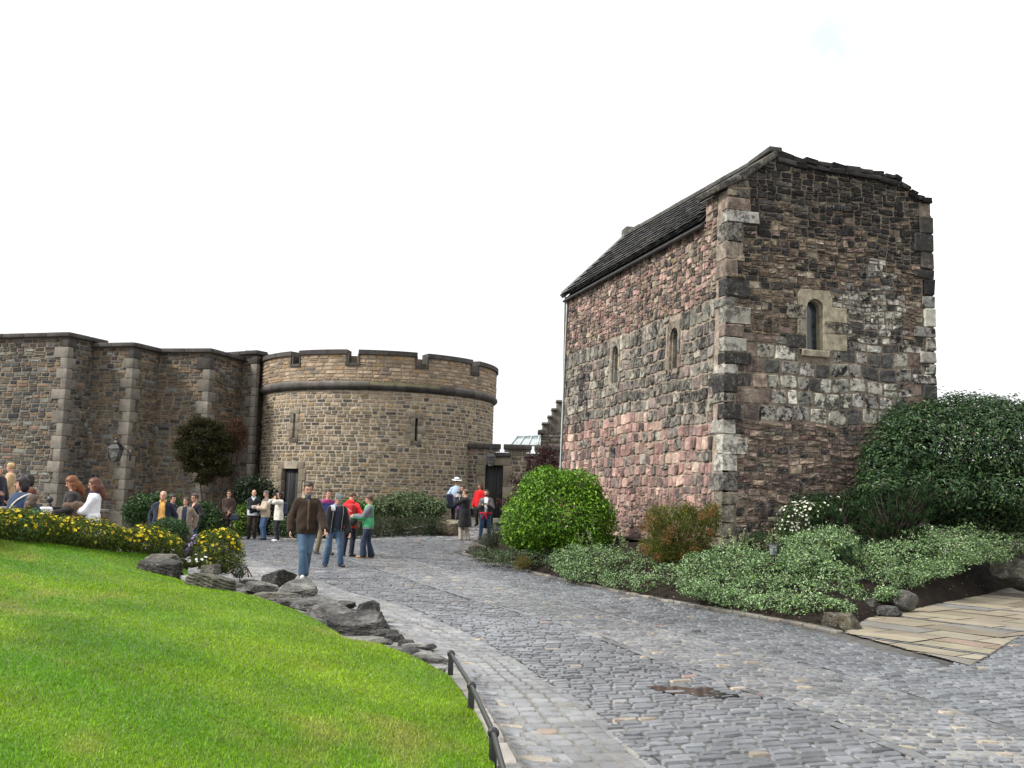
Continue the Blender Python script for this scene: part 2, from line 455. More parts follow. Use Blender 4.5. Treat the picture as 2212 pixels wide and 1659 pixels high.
def warpf(seed, au, av):
    r = np.random.default_rng(seed); k = r.uniform(.6, 2.2, (4, 2)); ph = r.uniform(0, 6.28, 8)
    def f(u, v):
        return (u + au * (np.sin(k[0, 0] * u * 2 + k[0, 1] * v * 3 + ph[0]) + .6 * np.sin(k[1, 0] * u * 5 - k[1, 1] * v * 4 + ph[1])),
                v + av * (np.sin(k[2, 0] * u * 2.2 + k[2, 1] * v + ph[2]) + .6 * np.sin(k[3, 0] * u * 5 + k[3, 1] * v * 2 + ph[3])))
    return f
wL = warpf(1, .015, .022); wG = warpf(2, .018, .024)
# openings, measured on the photograph: (u0,u1,v0,v1)
def holeL(x0, x1, yb, yt, yl):
    xm = (x0 + x1) / 2; c, _ = onL(xm, (yb + yt) / 2); _, b = onL(xm, yb); _, t = onL(xm, yt)
    return c, b, t
W1 = holeL(1447, 1467, 797, 708, 0); W2 = holeL(1323, 1337, 828, 747, 0); W3 = holeL(1254, 1264, 878, 820, 0)
hw = .19
hL = [(W1[0] - .42, W1[0] + .36, W1[1] - .06, W1[2] + .15), (W2[0] - .40, W2[0] + .34, W2[1] - .06, W2[2] + .15)]
VT = 7.1; SK = LL - .95
topL = lambda u: VT if u < SK else 7.55
QW = .42
for (v0, v1, rh, rw, pal, sp, jt, dp) in ((0, 1.5, (.17, .30), (.2, .48), PINK, .32, .13, .05), (1.5, 3.3, (.22, .30), (.17, .36), PINK, .12, .09, .055),
                                          (3.3, 5.35, (.25, .31), (.2, .40), GREY, .07, .07, .05), (5.35, 7.55, (.14, .26), (.14, .36), RUB, .4, .17, .05)):
    if pal is RUB: c = rubble(rng, .02, LL - QW, v0, v1, (.26, .44), .30, .22, .07, .010, hL, topL)
    elif v0 == 0: c = rubble(rng, .02, LL - QW, v0, v1, (.24, .34), .36, .26, .08, .010, hL, topL)
    else: c = courses(rng, 0.02, LL - QW, v0, v1, rh, rw, .010, sp, hL, topL)
    cols = pick(rng, pal, len(c), .2)
    if pal is RUB:
        k = rng.random(len(c)) < .42; cols[k] = pick(rng, PINK, k.sum(), .2)
    if pal is PINK:   # the grey block work steps down towards the near corner
        k = (c[:, 2] > 2.75) & (c[:, 0] > LL - 2.9); cols[k] = pick(rng, GREY, k.sum(), .14)
        k = (c[:, 2] > 1.9) & (rng.random(len(c)) < .16); cols[k] = pick(rng, GREY, k.sum(), .14)
    add_stones(st, rng, c, fL, dp * .62, cols, jt, wL, 5, .45, .09)
hbk = [(h[0] + .06, h[1] - .06, h[2] + .06, h[3] - .06) for h in hL]
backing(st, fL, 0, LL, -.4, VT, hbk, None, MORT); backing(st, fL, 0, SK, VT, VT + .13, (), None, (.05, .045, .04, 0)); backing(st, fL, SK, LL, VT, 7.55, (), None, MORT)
# gable window: opening and its hole
gw0, gwb = onG(1743, 755); gw1, gwt = onG(1779, 647)
gc = (gw0 + gw1) / 2; ghw = (gw1 - gw0) / 2
ol, _ = onG(1708, 700); orr, _ = onG(1829, 700); _, otop = onG(1760, 626); _, obot = onG(1760, 771)
hG = [(gc - .40, gc + .40, gwb - .16, otop)]
qa = .34
for (v0, v1, rh, rw, pal, sp, jt, dp) in ((-.2, 2.85, (.14, .27), (.16, .46), GPINK, .4, .17, .045), (2.85, 4.6, (.27, .33), (.26, .46), GASH, .06, .07, .03),
                                          (4.6, 5.7, (.17, .28), (.18, .42), GRUB, .35, .14, .04), (5.7, 8.6, (.11, .25), (.16, .5), GRUB, .45, .18, .05)):
    if pal is GASH: c = courses(rng, qa, LG - .3, v0, v1, rh, rw, .010, sp, hG, topG)
    else: c = rubble(rng, qa, LG - .28, v0, v1, (.26, .44), .38, .20, .07, .009, hG, topG)
    cols = pick(rng, pal, len(c), .2)
    cu, cv = (c[:, 0] + c[:, 1]) / 2, (c[:, 2] + c[:, 3]) / 2
    if pal is GASH:
        k = ((cu < 1.1) | (cu > LG - .75)) & (rng.random(len(c)) < .75); cols[k] = pick(rng, GPINK, k.sum(), .16)
    if v0 == 4.6:
        k = (cu > 2.6) & (cu < LG - .7); cols[k] = pick(rng, GASH, k.sum(), .14)
    if v0 > 5:
        soot = np.clip((cv - np.array([topG(x) for x in cu]) + 2.2) / 1.5, 0, 1)
        k = rng.random(len(c)) < soot ** .9; cols[k] = pick(rng, SOOT, k.sum(), .16)
        k = (cv < 6.4) & (cu > 2.9) & (cu < 4.2) & (rng.random(len(c)) < .5); cols[k] = pick(rng, GASH, k.sum(), .14)
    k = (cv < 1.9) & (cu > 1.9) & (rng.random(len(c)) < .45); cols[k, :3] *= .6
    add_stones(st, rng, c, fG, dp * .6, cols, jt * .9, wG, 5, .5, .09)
backing(st, fG, .17, LG, -.6, 8.5, [(gc - .36, gc + .36, gwb - .1, otop - .05)], topG, (.24, .195, .15, .4), .25)
# right and rear walls
Dc = Cc + UG * LG
fR = wall_map(Bc, -UL, UG); fB = wall_map(Dc, -UG, -NG)
for f_, ln, tp in ((fR, LL, 7.5), (fB, LG, 7.1)):
    c = courses(rng, .02, ln - .02, 0, tp, (.25, .34), (.25, .5), .014, .15)
    add_stones(st, rng, c, f_, .04, pick(rng, GREY, len(c), .14), .1, None, 4)
    backing(st, f_, 0, ln, -.4, tp, (), None, MORT)
# quoins at the near corner and at the right corner
def frame_at(v): return Ac + np.array([0, 0, v]) - NL * (BAT * v)
axq = np.stack([UG, -UL, np.array([0, 0, 1.])])
v = -.1; k = 0
QCOL = [(2.4, (.045, .042, .039), .6), (3, (.20, .19, .165), .9), (3, (.40, .385, .34), .7), (1.5, (.27, .21, .17), .5), (2, (.25, .21, .16), .7), (1, (.12, .11, .10), .9)]
while v < 7.5:
    h = rng.uniform(.17, .40); h = min(h, 7.56 - v)
    if h < .08: break
    a, b = (rng.uniform(.36, .82), rng.uniform(.22, .34)) if rng.random() < .5 else (rng.uniform(.24, .40), rng.uniform(.34, .66))
    if 2.6 < v < 5.2: a *= .8
    c = frame_at(v + h / 2) + UG * (a / 2 - .022) - UL * (b / 2 - .022)
    p, f = rbox(c, (a / 2, b / 2, h / 2 - .008), .022, axq, .012, rng)
    p += rng.uniform(-.012, .012, p.shape)
    cc = pick(rng, QCOL, 1, .12)[0]
    if v < 1.2: cc = np.array([.25, .22, .17, .6])
    st.add(p, f, cc); v += h; k += 1
v = -.1; k = 0
axr = np.stack([UG, UL, np.array([0, 0, 1.])])
while v < 7.4:
    h = rng.uniform(.2, .42); a = rng.uniform(.3, .62) if k % 2 else rng.uniform(.25, .36)
    if topG(LG) - v - h < .02: h = topG(LG) - v
    if h < .06: break
    p, f = rbox(Bc + np.array([0, 0, v + h / 2]) - UG * (a / 2 - .03) + UL * -.2, (a / 2, .24, h / 2 - .009), .025, axr, .014, rng)
    p += rng.uniform(-.006, .006, p.shape)
    cc = pick(rng, SOOT if v > 5.7 else GASH, 1, .12)[0]
    if v < 5.7 and k % 3 == 0: cc[3] = .15
    st.add(p, f, cc); v += h; k += 1
st.build('wall', M['stone'], chapel, smooth=False)
# ---- gable head: skew stones on the left, rough blackened slabs along the top
def gable_run(acc, u0, u1, thick, back, front, col, jit, step, dz=0.):
    u = u0
    while u < u1 - .02:
        w_ = min(rng.uniform(*step), u1 - u)
        a = np.array([u, topG(u)]); b = np.array([u + w_, topG(u + w_)]); t = b - a; L = np.linalg.norm(t); t /= L
        T = UG * t[0] + np.array([0, 0, t[1]]); Nn = -UG * t[1] + np.array([0, 0, t[0]])
        if Nn[2] < 0: Nn = -Nn
        c = Ac + UG * (a[0] + b[0]) / 2 + np.array([0, 0, (a[1] + b[1]) / 2 + dz]) + NG * ((front - back) / 2)
        th = thick * rng.uniform(.8, 1.2)
        p, f = rbox(c - Nn * th * .3, (L / 2 + .004, (front + back) / 2, th / 2), .02, np.stack([T, NG, Nn]), jit, rng)
        p += rng.uniform(-jit * .5, jit * .5, p.shape)
        acc.add(p, f, pick(rng, col, 1, .12)[0]); u += w_
sk = Acc()
ur = og[3, 0]
gable_run(sk, -.05, ur, .16, .95, .035, [(1, (.115, .105, .09), .6), (1, (.085, .078, .068), .7)], .012, (.35, .5))
gable_run(sk, ur, og[9, 0], .13, .9, .035, SOOT[:2], .03, (.22, .55), .0)
for i in range(9, len(og) - 1):
    if og[i + 1, 0] - og[i, 0] > .06: gable_run(sk, og[i, 0], og[i + 1, 0] + .03, .13, .9, .05, SOOT[:2], .025, (.3, .5), .0)
gable_run(sk, ur + .05, og[9, 0] - .1, .10, .85, .055, SOOT[:2], .025, (.2, .5), -.12)
sk.build('gable_coping', M['stone'], chapel)
# ---- roof: heavy stone slabs in courses
roof = Acc()
eN = fL(np.array(SK + .02), np.array(VT + .02), np.array(.16)); eF = fL(np.array(-.12), np.array(VT + .02), np.array(.16))
apx = at_y(1676, 327, 20.35); rF = at_y(1362, 505, 29.2); rN = at_y(1630, 356, 20.9)
nr = np.cross(eN - eF, rF - eF); nr /= np.linalg.norm(nr)
if nr[2] < 0: nr = -nr
NCR = 11; LR = np.linalg.norm(eN - eF)
def fR2(u, v, d):
    a = np.clip(u / LR, 0, 1)[..., None]; b = np.clip(v / NCR, 0, 1)[..., None]
    p = (eF * (1 - a) + eN * a) * (1 - b) + (rF * (1 - a) + rN * a) * b
    fr = np.clip(v - np.floor(v + 1e-6), 0, 1)
    return p + (d + (.015 + .085 * (1 - fr)))[..., None] * nr
for k in range(NCR):
    c = courses(rng, 0, LR, k + .0, k + .995, (1, 1), (.3, .7), .0, 0)
    if len(c):
        c[:, 0] += .006; c[:, 1] -= .006; c[:, 2] = k + .001; c[:, 3] = k + .985
        add_stones(roof, rng, c, fR2, .012, pick(rng, [(4, (.10, .10, .10)), (3, (.07, .07, .074)), (2, (.14, .13, .115))], len(c), .12), .0, None, 4, .2, .05)
q = np.array([eF, eN, rN, rF]); roof.add(q - nr * .02, [[0, 1, 2, 3]], (.03, .03, .03))
# eave soffit slab and right slope
Te = (eN - eF) / LR
p, f = rbox((eN + eF) / 2 - nr * .03 - NL * .12, (LR / 2, .20, .03), .012, np.stack([Te, np.cross(nr, Te), nr])); roof.add(p, f, (.05, .05, .05))
bR = fR(np.array([.9, LL]), np.array([7.6, 7.6]), np.array([.1, .1]))
roof.add(np.array([rN, bR[0], bR[1], rF]), [[0, 1, 2, 3]], (.07, .07, .075))
rf = roof.build('roof', M['coping'], chapel, smooth=False)
rg = Acc()
pts = [rF + (rN - rF) * t for t in np.linspace(0, 1, 15)]
for a, b in zip(pts[:-1], pts[1:]):
    T = (b - a) / np.linalg.norm(b - a); S = np.cross(T, [0, 0, 1.]); S /= np.linalg.norm(S)
    p, f = rbox((a + b) / 2 + np.array([0, 0, .01]), (np.linalg.norm(b - a) / 2 - .005, .15, .055), .03, np.stack([T, S, np.cross(S, T)]), .01, rng); rg.add(p, f, np.append(np.array([.085, .08, .072]) * rng.uniform(.8, 1.2), 1))
e1 = at_y(1682, 322, 20.2); T = (rN - rF) / np.linalg.norm(rN - rF); S = np.cross(T, [0, 0, 1.]); S /= np.linalg.norm(S)
ap = at_y(1674, 325, 19.95); T = (ap - rN) / np.linalg.norm(ap - rN); S = np.cross(T, [0, 0, 1.]); S /= np.linalg.norm(S)
p, f = rbox((ap + rN) / 2 + np.array([0, 0, .02]), (np.linalg.norm(ap - rN) / 2 + .04, .15, .055), .02, np.stack([T, S, np.cross(S, T)]), .01, rng); rg.add(p, f, (.06, .06, .055))
p, f = rbox(rF + np.array([.0, .1, .02]), (.22, .24, .17), .03, axq, .02, rng); rg.add(p, f, (.10, .095, .085))
rg.build('ridge', M['coping'], rf)
s2 = Acc()
a, b = eF + np.array([-.02, .06, .03]), rF + np.array([0, .12, .05]); T = (b - a) / np.linalg.norm(b - a); S = np.cross(T, UL); S /= np.linalg.norm(S)
p, f = rbox((a + b) / 2, (np.linalg.norm(b - a) / 2, .12, .07), .02, np.stack([T, UL, S])); s2.add(p, f, (.12, .115, .10))
s2.build('verge', M['coping'], rf)
dp_ = Acc()
pc = [fL(np.array(-.0), np.array(x), np.array(.07)) for x in np.linspace(7.1, 0, 12)]
add_tube(dp_, pc, .021, n=8)
add_tube(dp_, [a + np.array([-.03, -.08, .09]), b + np.array([-.03, -.08, .09])], .016, n=6)
dp_.build('drainpipe', M['pipe'], chapel)
# ---- windows: dressed surrounds with arched openings cut back into the wall
def arch_path(uc, v0, vt, hw_, n=10):
    vs = vt - hw_
    pts = [(uc - hw_, v0), (uc - hw_, (v0 + vs) / 2), (uc - hw_, vs)]
    pts += [(uc - hw_ * cos(a), vs + hw_ * sin(a)) for a in np.linspace(0, pi, n + 2)[1:-1]]
    pts += [(uc + hw_, vs), (uc + hw_, (v0 + vs) / 2), (uc + hw_, v0)]
    return np.array(pts)
def arch_window(name, fm, uc, v0, vt, hw_, outer, blocks, proud, reveal, tint, parent):
    fr = Acc(); ip = arch_path(uc, v0, vt, hw_)
    # outline of the surround as seen by each point of the arch: project outwards to a rectangle
    o = []
    a0, a1, b1 = outer
    for (u, v) in ip:
        if v <= vt - hw_ + 1e-6: o.append((a0 if u < uc else a1, v))
        else:
            d = np.array([u - uc, v - (vt - hw_)]); s = min(((a1 - uc) if d[0] > 0 else (uc - a0)) / max(abs(d[0]), 1e-6), (b1 - (vt - hw_)) / max(d[1], 1e-6)); o.append((uc + d[0] * s, vt - hw_ + d[1] * s))
    o = np.array(o); n = len(ip)
    ch = arch_path(uc, v0, vt - .03, hw_ - .035)
    rings = [(o, -.05), (o, proud), (ip, proud), (ip, -reveal * .25), (ch, -reveal * .3), (ch, -reveal)]
    vv = np.concatenate([fm(r[:, 0], r[:, 1], np.full(n, d)) for r, d in rings]); ff = []
    for r in range(len(rings) - 1):
        for i in range(n - 1): ff.append([r * n + i, r * n + i + 1, (r + 1) * n + i + 1, (r + 1) * n + i])
    fr.add(vv, ff, tint)
    for (u0, u1, c0, c1, col) in blocks: ashlar(fr, rng, fm, u0, u1, c0, c1, proud + rng.uniform(.004, .012), .12, col, .012)
    ashlar(fr, rng, fm, uc - hw_ - .12, uc + hw_ + .12, v0 - .14, v0 - .002, proud + .03, .4, (*tint[:3], tint[3] + .3), .015)   # sill
    wo = fr.build('window', M['stone'], parent, smooth=False)
    gl = Acc(); g = arch_path(uc, v0 - .02, vt - .02, hw_ - .02)
    gv = fm(g[:, 0], g[:, 1], np.full(n, -reveal * .86)); c = fm(np.array([uc]), np.array([(v0 + vt) / 2]), np.array([-reveal * .86]))
    gl.add(np.vstack([gv, c]), [[i, i + 1, n] for i in range(n - 1)] + [[n - 1, 0, n]])
    gl.build('pane', M['glass'], wo, smooth=False)
    return wo
TAN = (.36, .32, .235, .12)
vs_ = gwt - ghw
arch_window('window', fG, gc, gwb, gwt, ghw, (gc - .4, gc + .4, otop), [
    (gc + ghw + .02, orr, gwb + .02, gwb + .36, TAN), (gc + ghw + .02, gc + .62, gwb + .37, gwb + .60, (.30, .27, .2, .9)), (gc + ghw + .02, orr, gwb + .61, gwb + .92, TAN),
    (gc - .68, gc - ghw - .02, gwb + .02, gwb + .30, (.05, .048, .045, .5)), (gc - .42, gc - ghw - .02, gwb + .31, gwb + .62, (.27, .25, .19, .7)), (gc - .66, gc - ghw - .02, gwb + .63, gwb + .93, (.24, .22, .17, 1.))], .03, .24, TAN, chapel)
for (c_, b_, t_), cl_ in ((W1, ((.23, .195, .15, .7), (.23, .165, .125, .4), (.20, .18, .155, .8))), (W2, ((.26, .235, .19, .7), (.23, .21, .175, .8), (.34, .285, .195, .3)))):
    hh = (t_ - b_) / 3
    bl = [(c_ - .42 + .08 * (i % 2), c_ - hw - .01, b_ + i * hh, b_ + (i + 1) * hh - .01, cl_[i]) for i in range(2)] + [(c_ + hw + .01, c_ + .36 - .06 * (i % 2), b_ + i * hh, b_ + (i + 1) * hh - .01, cl_[(i + 1) % 3]) for i in range(2)]
    arch_window('window', fL, c_, b_, t_, hw, (c_ - .30, c_ + .29, t_ + .15), bl, .018, .13, cl_[0], chapel)
g_ = Acc(); u_, v_ = onG(1811, 449)
for i in range(5): ashlar(g_, rng, fG, u_ - .14 + i * .06, u_ - .105 + i * .06, v_ - .05, v_ + .06, .06, .05, (.02, .02, .02, 0), .004)
for i in range(3): ashlar(g_, rng, fG, u_ - .15, u_ + .16, v_ - .055 + i * .048, v_ - .04 + i * .048, .055, .05, (.02, .02, .02, 0), .004)
g_.build('vent_grille', M['iron'], chapel)
# blocked window on the far end of the long wall
bw = Acc()
for (u0, u1, c0, c1, col) in ((W3[0] - .17, W3[0] + .17, W3[1], W3[1] + .42, (.05, .05, .048, .6)), (W3[0] - .17, W3[0] + .17, W3[1] + .43, W3[2], (.10, .095, .09, .9)), (W3[0] - .22, W3[0] + .22, W3[2] + .01, W3[2] + .17, (.16, .14, .12, .9))):
    ashlar(bw, rng, fL, u0, u1, c0, c1, .065, .05, col, .05)
bw.build('blocked_window', M['stone'], chapel)

# ================================================================== ROUND TOWER
rng = np.random.default_rng(23)
TC = np.array([-5.72, 43., 0.]); TR = 4.93
tdir = math.atan2(-TC[1], -TC[0])      # towards the camera
def cyl(R):
    def f(u, v, d):
        u, v, d = np.broadcast_arrays(np.asarray(u, float), np.asarray(v, float), np.asarray(d, float))
        a = tdir + u / TR; r = R + d
        return np.stack([TC[0] + r * np.cos(a), TC[1] + r * np.sin(a), v], -1)
    return f
def on_tower(x, y, R=TR):
    d = ray(x, y); o = CAM[:2] - TC[:2]; A = d[:2] @ d[:2]; B = 2 * o @ d[:2]; Cq = o @ o - R * R
    t = (-B - sqrt(max(B * B - 4 * A * Cq, 0))) / (2 * A); p = CAM + d * t
    a = math.atan2(p[1] - TC[1], p[0] - TC[0]) - tdir
    a = (a + pi) % (2 * pi) - pi
    return a * TR, p[2]
tower = thing('round_tower', 'low round stone tower with notched parapet and dark string course', 'tower', tuple(TC))
fT = cyl(TR); fP = cyl(TR + .10)
UM = 1.95 * TR
ts = Acc()
TST = [(5, (0.1921, 0.1502, 0.0916)), (4, (0.2434, 0.1910, 0.1245)), (3, (0.1216, 0.1018, 0.0737)), (2, (0.2817, 0.2191, 0.1500)), (2, (0.0896, 0.0814, 0.0700)), (1, (0.2817, 0.1910, 0.0991))]
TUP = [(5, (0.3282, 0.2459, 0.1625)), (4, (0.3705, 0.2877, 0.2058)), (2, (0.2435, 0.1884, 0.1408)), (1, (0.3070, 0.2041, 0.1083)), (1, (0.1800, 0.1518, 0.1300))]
MT = (.36, .315, .25, 0)
slits = []
for (x0, x1, yt, yb) in ((632, 640, 894, 946), (895, 903, 904, 953)):
    a, _ = on_tower((x0 + x1) / 2, (yt + yb) / 2); _, t = on_tower((x0 + x1) / 2, yt); _, b = on_tower((x0 + x1) / 2, yb); slits.append((a, b, t))
da, _ = on_tower(609, 1030); db, _ = on_tower(645, 1030); _, dt = on_tower(627, 1012); dbot = .35
hT = [(a - .22, a + .22, b - .1, t + .12) for a, b, t in slits] + [(da - .22, db + .24, .2, dt + .3)]
ZC = 5.62
c = courses(rng, -UM, UM, .0, ZC, (.10, .20), (.20, .46), .016, .12, hT)
cols = pick(rng, TST, len(c), .13)
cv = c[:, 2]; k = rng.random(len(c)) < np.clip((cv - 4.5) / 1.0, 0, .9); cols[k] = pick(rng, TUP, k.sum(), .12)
k = (rng.random(len(c)) < .8) & (c[:, 0] < -5.6); cols[k, :3] *= .62  # left-hand stones darkened: shade beside the castle wall painted into their colour
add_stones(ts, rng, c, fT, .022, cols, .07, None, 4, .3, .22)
hTb = [(a - .06, a + .06, b, t) for a, b, t in slits] + [(da, db, .2, dt)]
backing(ts, fT, -UM, UM, -.3, ZC + .1, hTb, None, MT, .35)
# parapet
cren = []
for (x0, x1) in ((629, 649), (747, 777), (896, 927), (1015, 1036)):
    a, _ = on_tower((x0 + x1) / 2, 790, TR + .1); cren.append(a)
ZS, ZM = 6.58, 6.92
hP = [(a - .21, a + .21, ZS - .02, ZM + .02) for a in cren]
c = courses(rng, -UM, UM, ZC + .28, ZM, (.11, .17), (.22, .5), .011, .06, hP)
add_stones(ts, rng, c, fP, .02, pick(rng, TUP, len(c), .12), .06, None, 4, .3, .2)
backing(ts, fP, -UM, UM, ZC, ZM + .02, [(a - .17, a + .17, ZS, ZM + .02) for a in cren], None, (.25, .20, .15, 0), .35)
ts.build('wall', M['tower'], tower, smooth=False)
def arc_block(acc, u0, u1, R0, R1, z0, z1, col, seg=.3):
    n = max(2, int(abs(u1 - u0) / seg) + 2); us = np.linspace(u0, u1, n)
    prof = [(R0, z0), (R1, z0), (R1, z1), (R0, z1), (R0, z0)]
    v = np.stack([cyl(0)(us, np.full(n, z), np.full(n, r)) for r, z in prof], 1).reshape(-1, 3)
    f = grid_faces(n, 5).tolist() + [[0, 1, 2, 3], [(n - 1) * 5 + 3, (n - 1) * 5 + 2, (n - 1) * 5 + 1, (n - 1) * 5]]
    acc.add(v, f, col)
pc_ = Acc()
DK = lambda: np.append(np.array([.062, .056, .05]) * rng.uniform(.75, 1.35) * rng.uniform(.95, 1.05, 3), 1)
ed = [-UM] + sorted(cren) + [UM]
for i in range(len(ed) - 1):
    a = ed[i] + (.21 if i else 0); b = ed[i + 1] - (.21 if i < len(ed) - 2 else 0)
    k = max(1, int((b - a) / .95)); xs = np.linspace(a, b, k + 1)
    for x0, x1 in zip(xs[:-1], xs[1:]): arc_block(pc_, x0 + .004, x1 - .004, TR - .42, TR + .19, ZM, ZM + .17, DK())
for a in cren:
    arc_block(pc_, a - .27, a + .27, TR - .42, TR + .165, ZS - .10, ZS, DK())
    for s in (-1, 1): arc_block(pc_, a + s * .21 - (.055 if s < 0 else 0), a + s * .21 + (.055 if s > 0 else 0), TR - .4, TR + .15, ZS + .003, ZM - .003, DK())
pc_.build('parapet_coping', M['coping'], tower, smooth=False)
sc_ = Acc()
prof = np.array([(TR - .05, ZC - .10), (TR + .06, ZC - .07), (TR + .17, ZC + .03), (TR + .18, ZC + .1), (TR + .16, ZC + .15), (TR + .10, ZC + .26)])
u = -UM
while u < UM:
    w_ = rng.uniform(.5, .9); us = np.linspace(u + .004, u + w_ - .004, 5)
    v = np.stack([cyl(0)(us, np.full(5, z), np.full(5, r)) for r, z in prof], 1).reshape(-1, 3)
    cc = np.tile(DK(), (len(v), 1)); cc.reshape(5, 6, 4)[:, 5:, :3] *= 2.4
    if -.9 < u < 1.8: cc.reshape(5, 6, 4)[:, 4:, :3] = (.12, .11, .06)
    sc_.add(v, grid_faces(5, 6), cc); u += w_
sc_.build('string_course', M['coping'], tower)
inner = Acc()
us = np.linspace(-UM, UM, 40); v = np.stack([cyl(0)(us, np.full(40, z), np.full(40, r)) for r, z in ((TR - .4, 5.6), (TR - .4, ZM), )], 1).reshape(-1, 3)
inner.add(v, grid_faces(40, 2), (.2, .16, .12))
ring = cyl(0)(us, np.full(40, 5.7), np.full(40, TR)); inner.add(np.vstack([ring, [[TC[0], TC[1], 5.7]]]), [[i, i + 1, 40] for i in range(39)], (.15, .14, .13))
inner.build('wall_walk', M['tower'], tower)
SUR = (.20, .175, .135, 0)
for (a, b, t) in slits:
    s_ = Acc()
    for sgn in (-1, 1):
        x = a + sgn * .055
        for j, (c0, c1, w_) in enumerate(((b - .03, b + .3, .17), (b + .305, b + .60, .36), (b + .605, t, .18))):
            u0, u1 = (x, x + w_) if sgn > 0 else (x - w_, x)
            ashlar(s_, rng, fT, u0, u1, c0, c1, .03, .3, tuple(np.array(SUR) * rng.uniform(.8, 1.2)), .01)
    ashlar(s_, rng, fT, a - .25, a + .25, t + .004, t + .18, .03, .3, SUR, .01); ashlar(s_, rng, fT, a - .22, a + .22, b - .16, b - .034, .035, .3, (.10, .09, .075, 0), .01)
    so_ = s_.build('arrow_slit', M['tower'], tower)
    d_ = Acc(); d_.add(fT(np.array([a - .08, a + .08, a + .08, a - .08]), np.array([b - .05, b - .05, t + .05, t + .05]), np.full(4, -.28)), [[0, 1, 2, 3]], (.008, .008, .008)); d_.build('opening', M['door'], so_, smooth=False)  # black sheet painted as the darkness inside the slit
def door(fm, a, b, z0, t, parent, surround, mat, lint=.28, jw=.2):
    s_ = Acc(); n = 5; zs = np.linspace(z0, t, n + 1)
    for i in range(n):
        for sgn in (-1, 1):
            w_ = jw + (.14 if i % 2 == 0 else 0)
            u0, u1 = (b, b + w_) if sgn > 0 else (a - w_, a)
            ashlar(s_, rng, fm, u0, u1, zs[i] + .003, zs[i + 1] - .003, .035, .3, tuple(np.array(surround) * np.array([*rng.uniform(.82, 1.15) * np.ones(3), 1])), .012)
    ashlar(s_, rng, fm, a - jw - .06, b + jw + .06, t + .002, t + lint, .04, .3, surround, .015)
    o = s_.build('door_surround', mat, parent)
    d_ = Acc(); nb = 6
    for i in range(nb):
        u0 = a + (b - a) * i / nb; u1 = a + (b - a) * (i + 1) / nb
        ashlar(d_, rng, fm, u0 + .002, u1 - .002, z0, t, -.16, .22, (.01, .01, .011, 0), .006)
    q = fm(np.array([a - .1, b + .1, b + .1, a - .1]), np.array([z0 - .1, z0 - .1, t + .1, t + .1]), np.full(4, -.19)); d_.add(q, [[0, 1, 2, 3]])
    do = d_.build('door', M['door'], parent)
    h_ = Acc(); q = fm(np.array(a + (b - a) * .85), np.array(z0 + 1.0), np.array(-.13)); v, f = rbox(q, (.03, .03, .06), .012); h_.add(v, f); h_.build('handle', M['iron'], do)
    return o
door(fT, da, db, .15, dt, tower, (.185, .155, .115, 0), M['tower'])

# ================================================================== ZIGZAG CASTLE WALL ON THE LEFT
rng = np.random.default_rng(31)
castle = thing('castle_wall', 'tall stepped rubble wall with pale quoins running left of the round tower', 'wall', (-14, 38, 0))
def P2(x, y, z): return at_z(x, y, z)[:2]
def V2(*a): return np.array(a, float)
w1c, w1r = P2(150, 718, 7.3), P2(198, 729, 7.3); w1l = w1c + (w1c - P2(0, 722, 7.3)) * -2.2
w2c, w2r = P2(290, 740, 7.1), P2(345, 753, 7.1); w2l = P2(150, 742.5, 7.1)
w3c, w3r = P2(455, 753, 7.1), P2(545, 777, 7.1)
pc0, pc1, pc2 = P2(512, 760, 7.35), P2(556, 757, 7.35), P2(584, 768.5, 7.35)
pc2 = pc1 + (pc2 - pc1) * 2.2
runs = [(w1l, w1c, 7.3), (w1c, w1c + (w1r - w1c) * 1.6, 7.3), (w2l, w2c, 7.1), (w2c, w2c + (w2r - w2c) * 1.5, 7.1), (w2r - (w3c - w2r) * .5, w3c, 7.1), (w3c, w3c + (w3r - w3c) * 1.15, 7.1), (pc0 + (pc0 - pc1) * .6, pc1, 7.35), (pc1, pc2, 7.35)]
CST = [(5, (0.1283, 0.1161, 0.0944)), (4, (0.0898, 0.0858, 0.0762)), (2, (0.1710, 0.1262, 0.0847)), (3, (0.0684, 0.0707, 0.0726)), (2, (0.1710, 0.1766, 0.1572)), (2, (0.0342, 0.0374, 0.0423)), (.6, (0.1710, 0.1110, 0.0847))]
CST2 = [(5, (0.1283, 0.1029, 0.0773)), (3, (0.0940, 0.0875, 0.0773)), (3, (0.1625, 0.1183, 0.0773)), (2, (0.0641, 0.0669, 0.0709)), (1, (0.1453, 0.1543, 0.1417))]
cw = Acc(); cc_ = Acc()
DKC = lambda: np.append(np.array([.06, .055, .05]) * rng.uniform(.75, 1.3), 1)
for i, (a, b, zt) in enumerate(runs):
    L = np.linalg.norm(b - a); U = np.append((b - a) / L, 0); N_ = np.array([U[1], -U[0], 0.])
    fm = wall_map((*a, 0), U, N_, .004)
    front = N_[1] < -.7
    c = courses(rng, 0, L, -.2, zt - .2, (.10, .21) if i != 7 else (.3, .4), (.18, .55), .011, .2)
    cols = pick(rng, CST if i < 2 else (CST2 if i < 6 else [(3, (.15, .13, .10)), (2, (.11, .095, .08))]), len(c), .14)
    k = (c[:, 3] > zt - .55) & (rng.random(len(c)) < .45); cols[k, :3] = (.055, .05, .046)
    add_stones(cw, rng, c, fm, .028, cols, .09, warpf(50 + i, .012, .015), 4, .4, .16)
    backing(cw, fm, 0, L, -.4, zt - .1, (), None, (.19, .155, .115, 0))
    k = max(1, int(L / .9)); xs = np.linspace(-.02, L + .1, k + 1)
    for x0, x1 in zip(xs[:-1], xs[1:]): ashlar(cc_, rng, fm, x0 + .003, x1 - .003, zt - .17, zt, .16, .5, DKC(), .03)
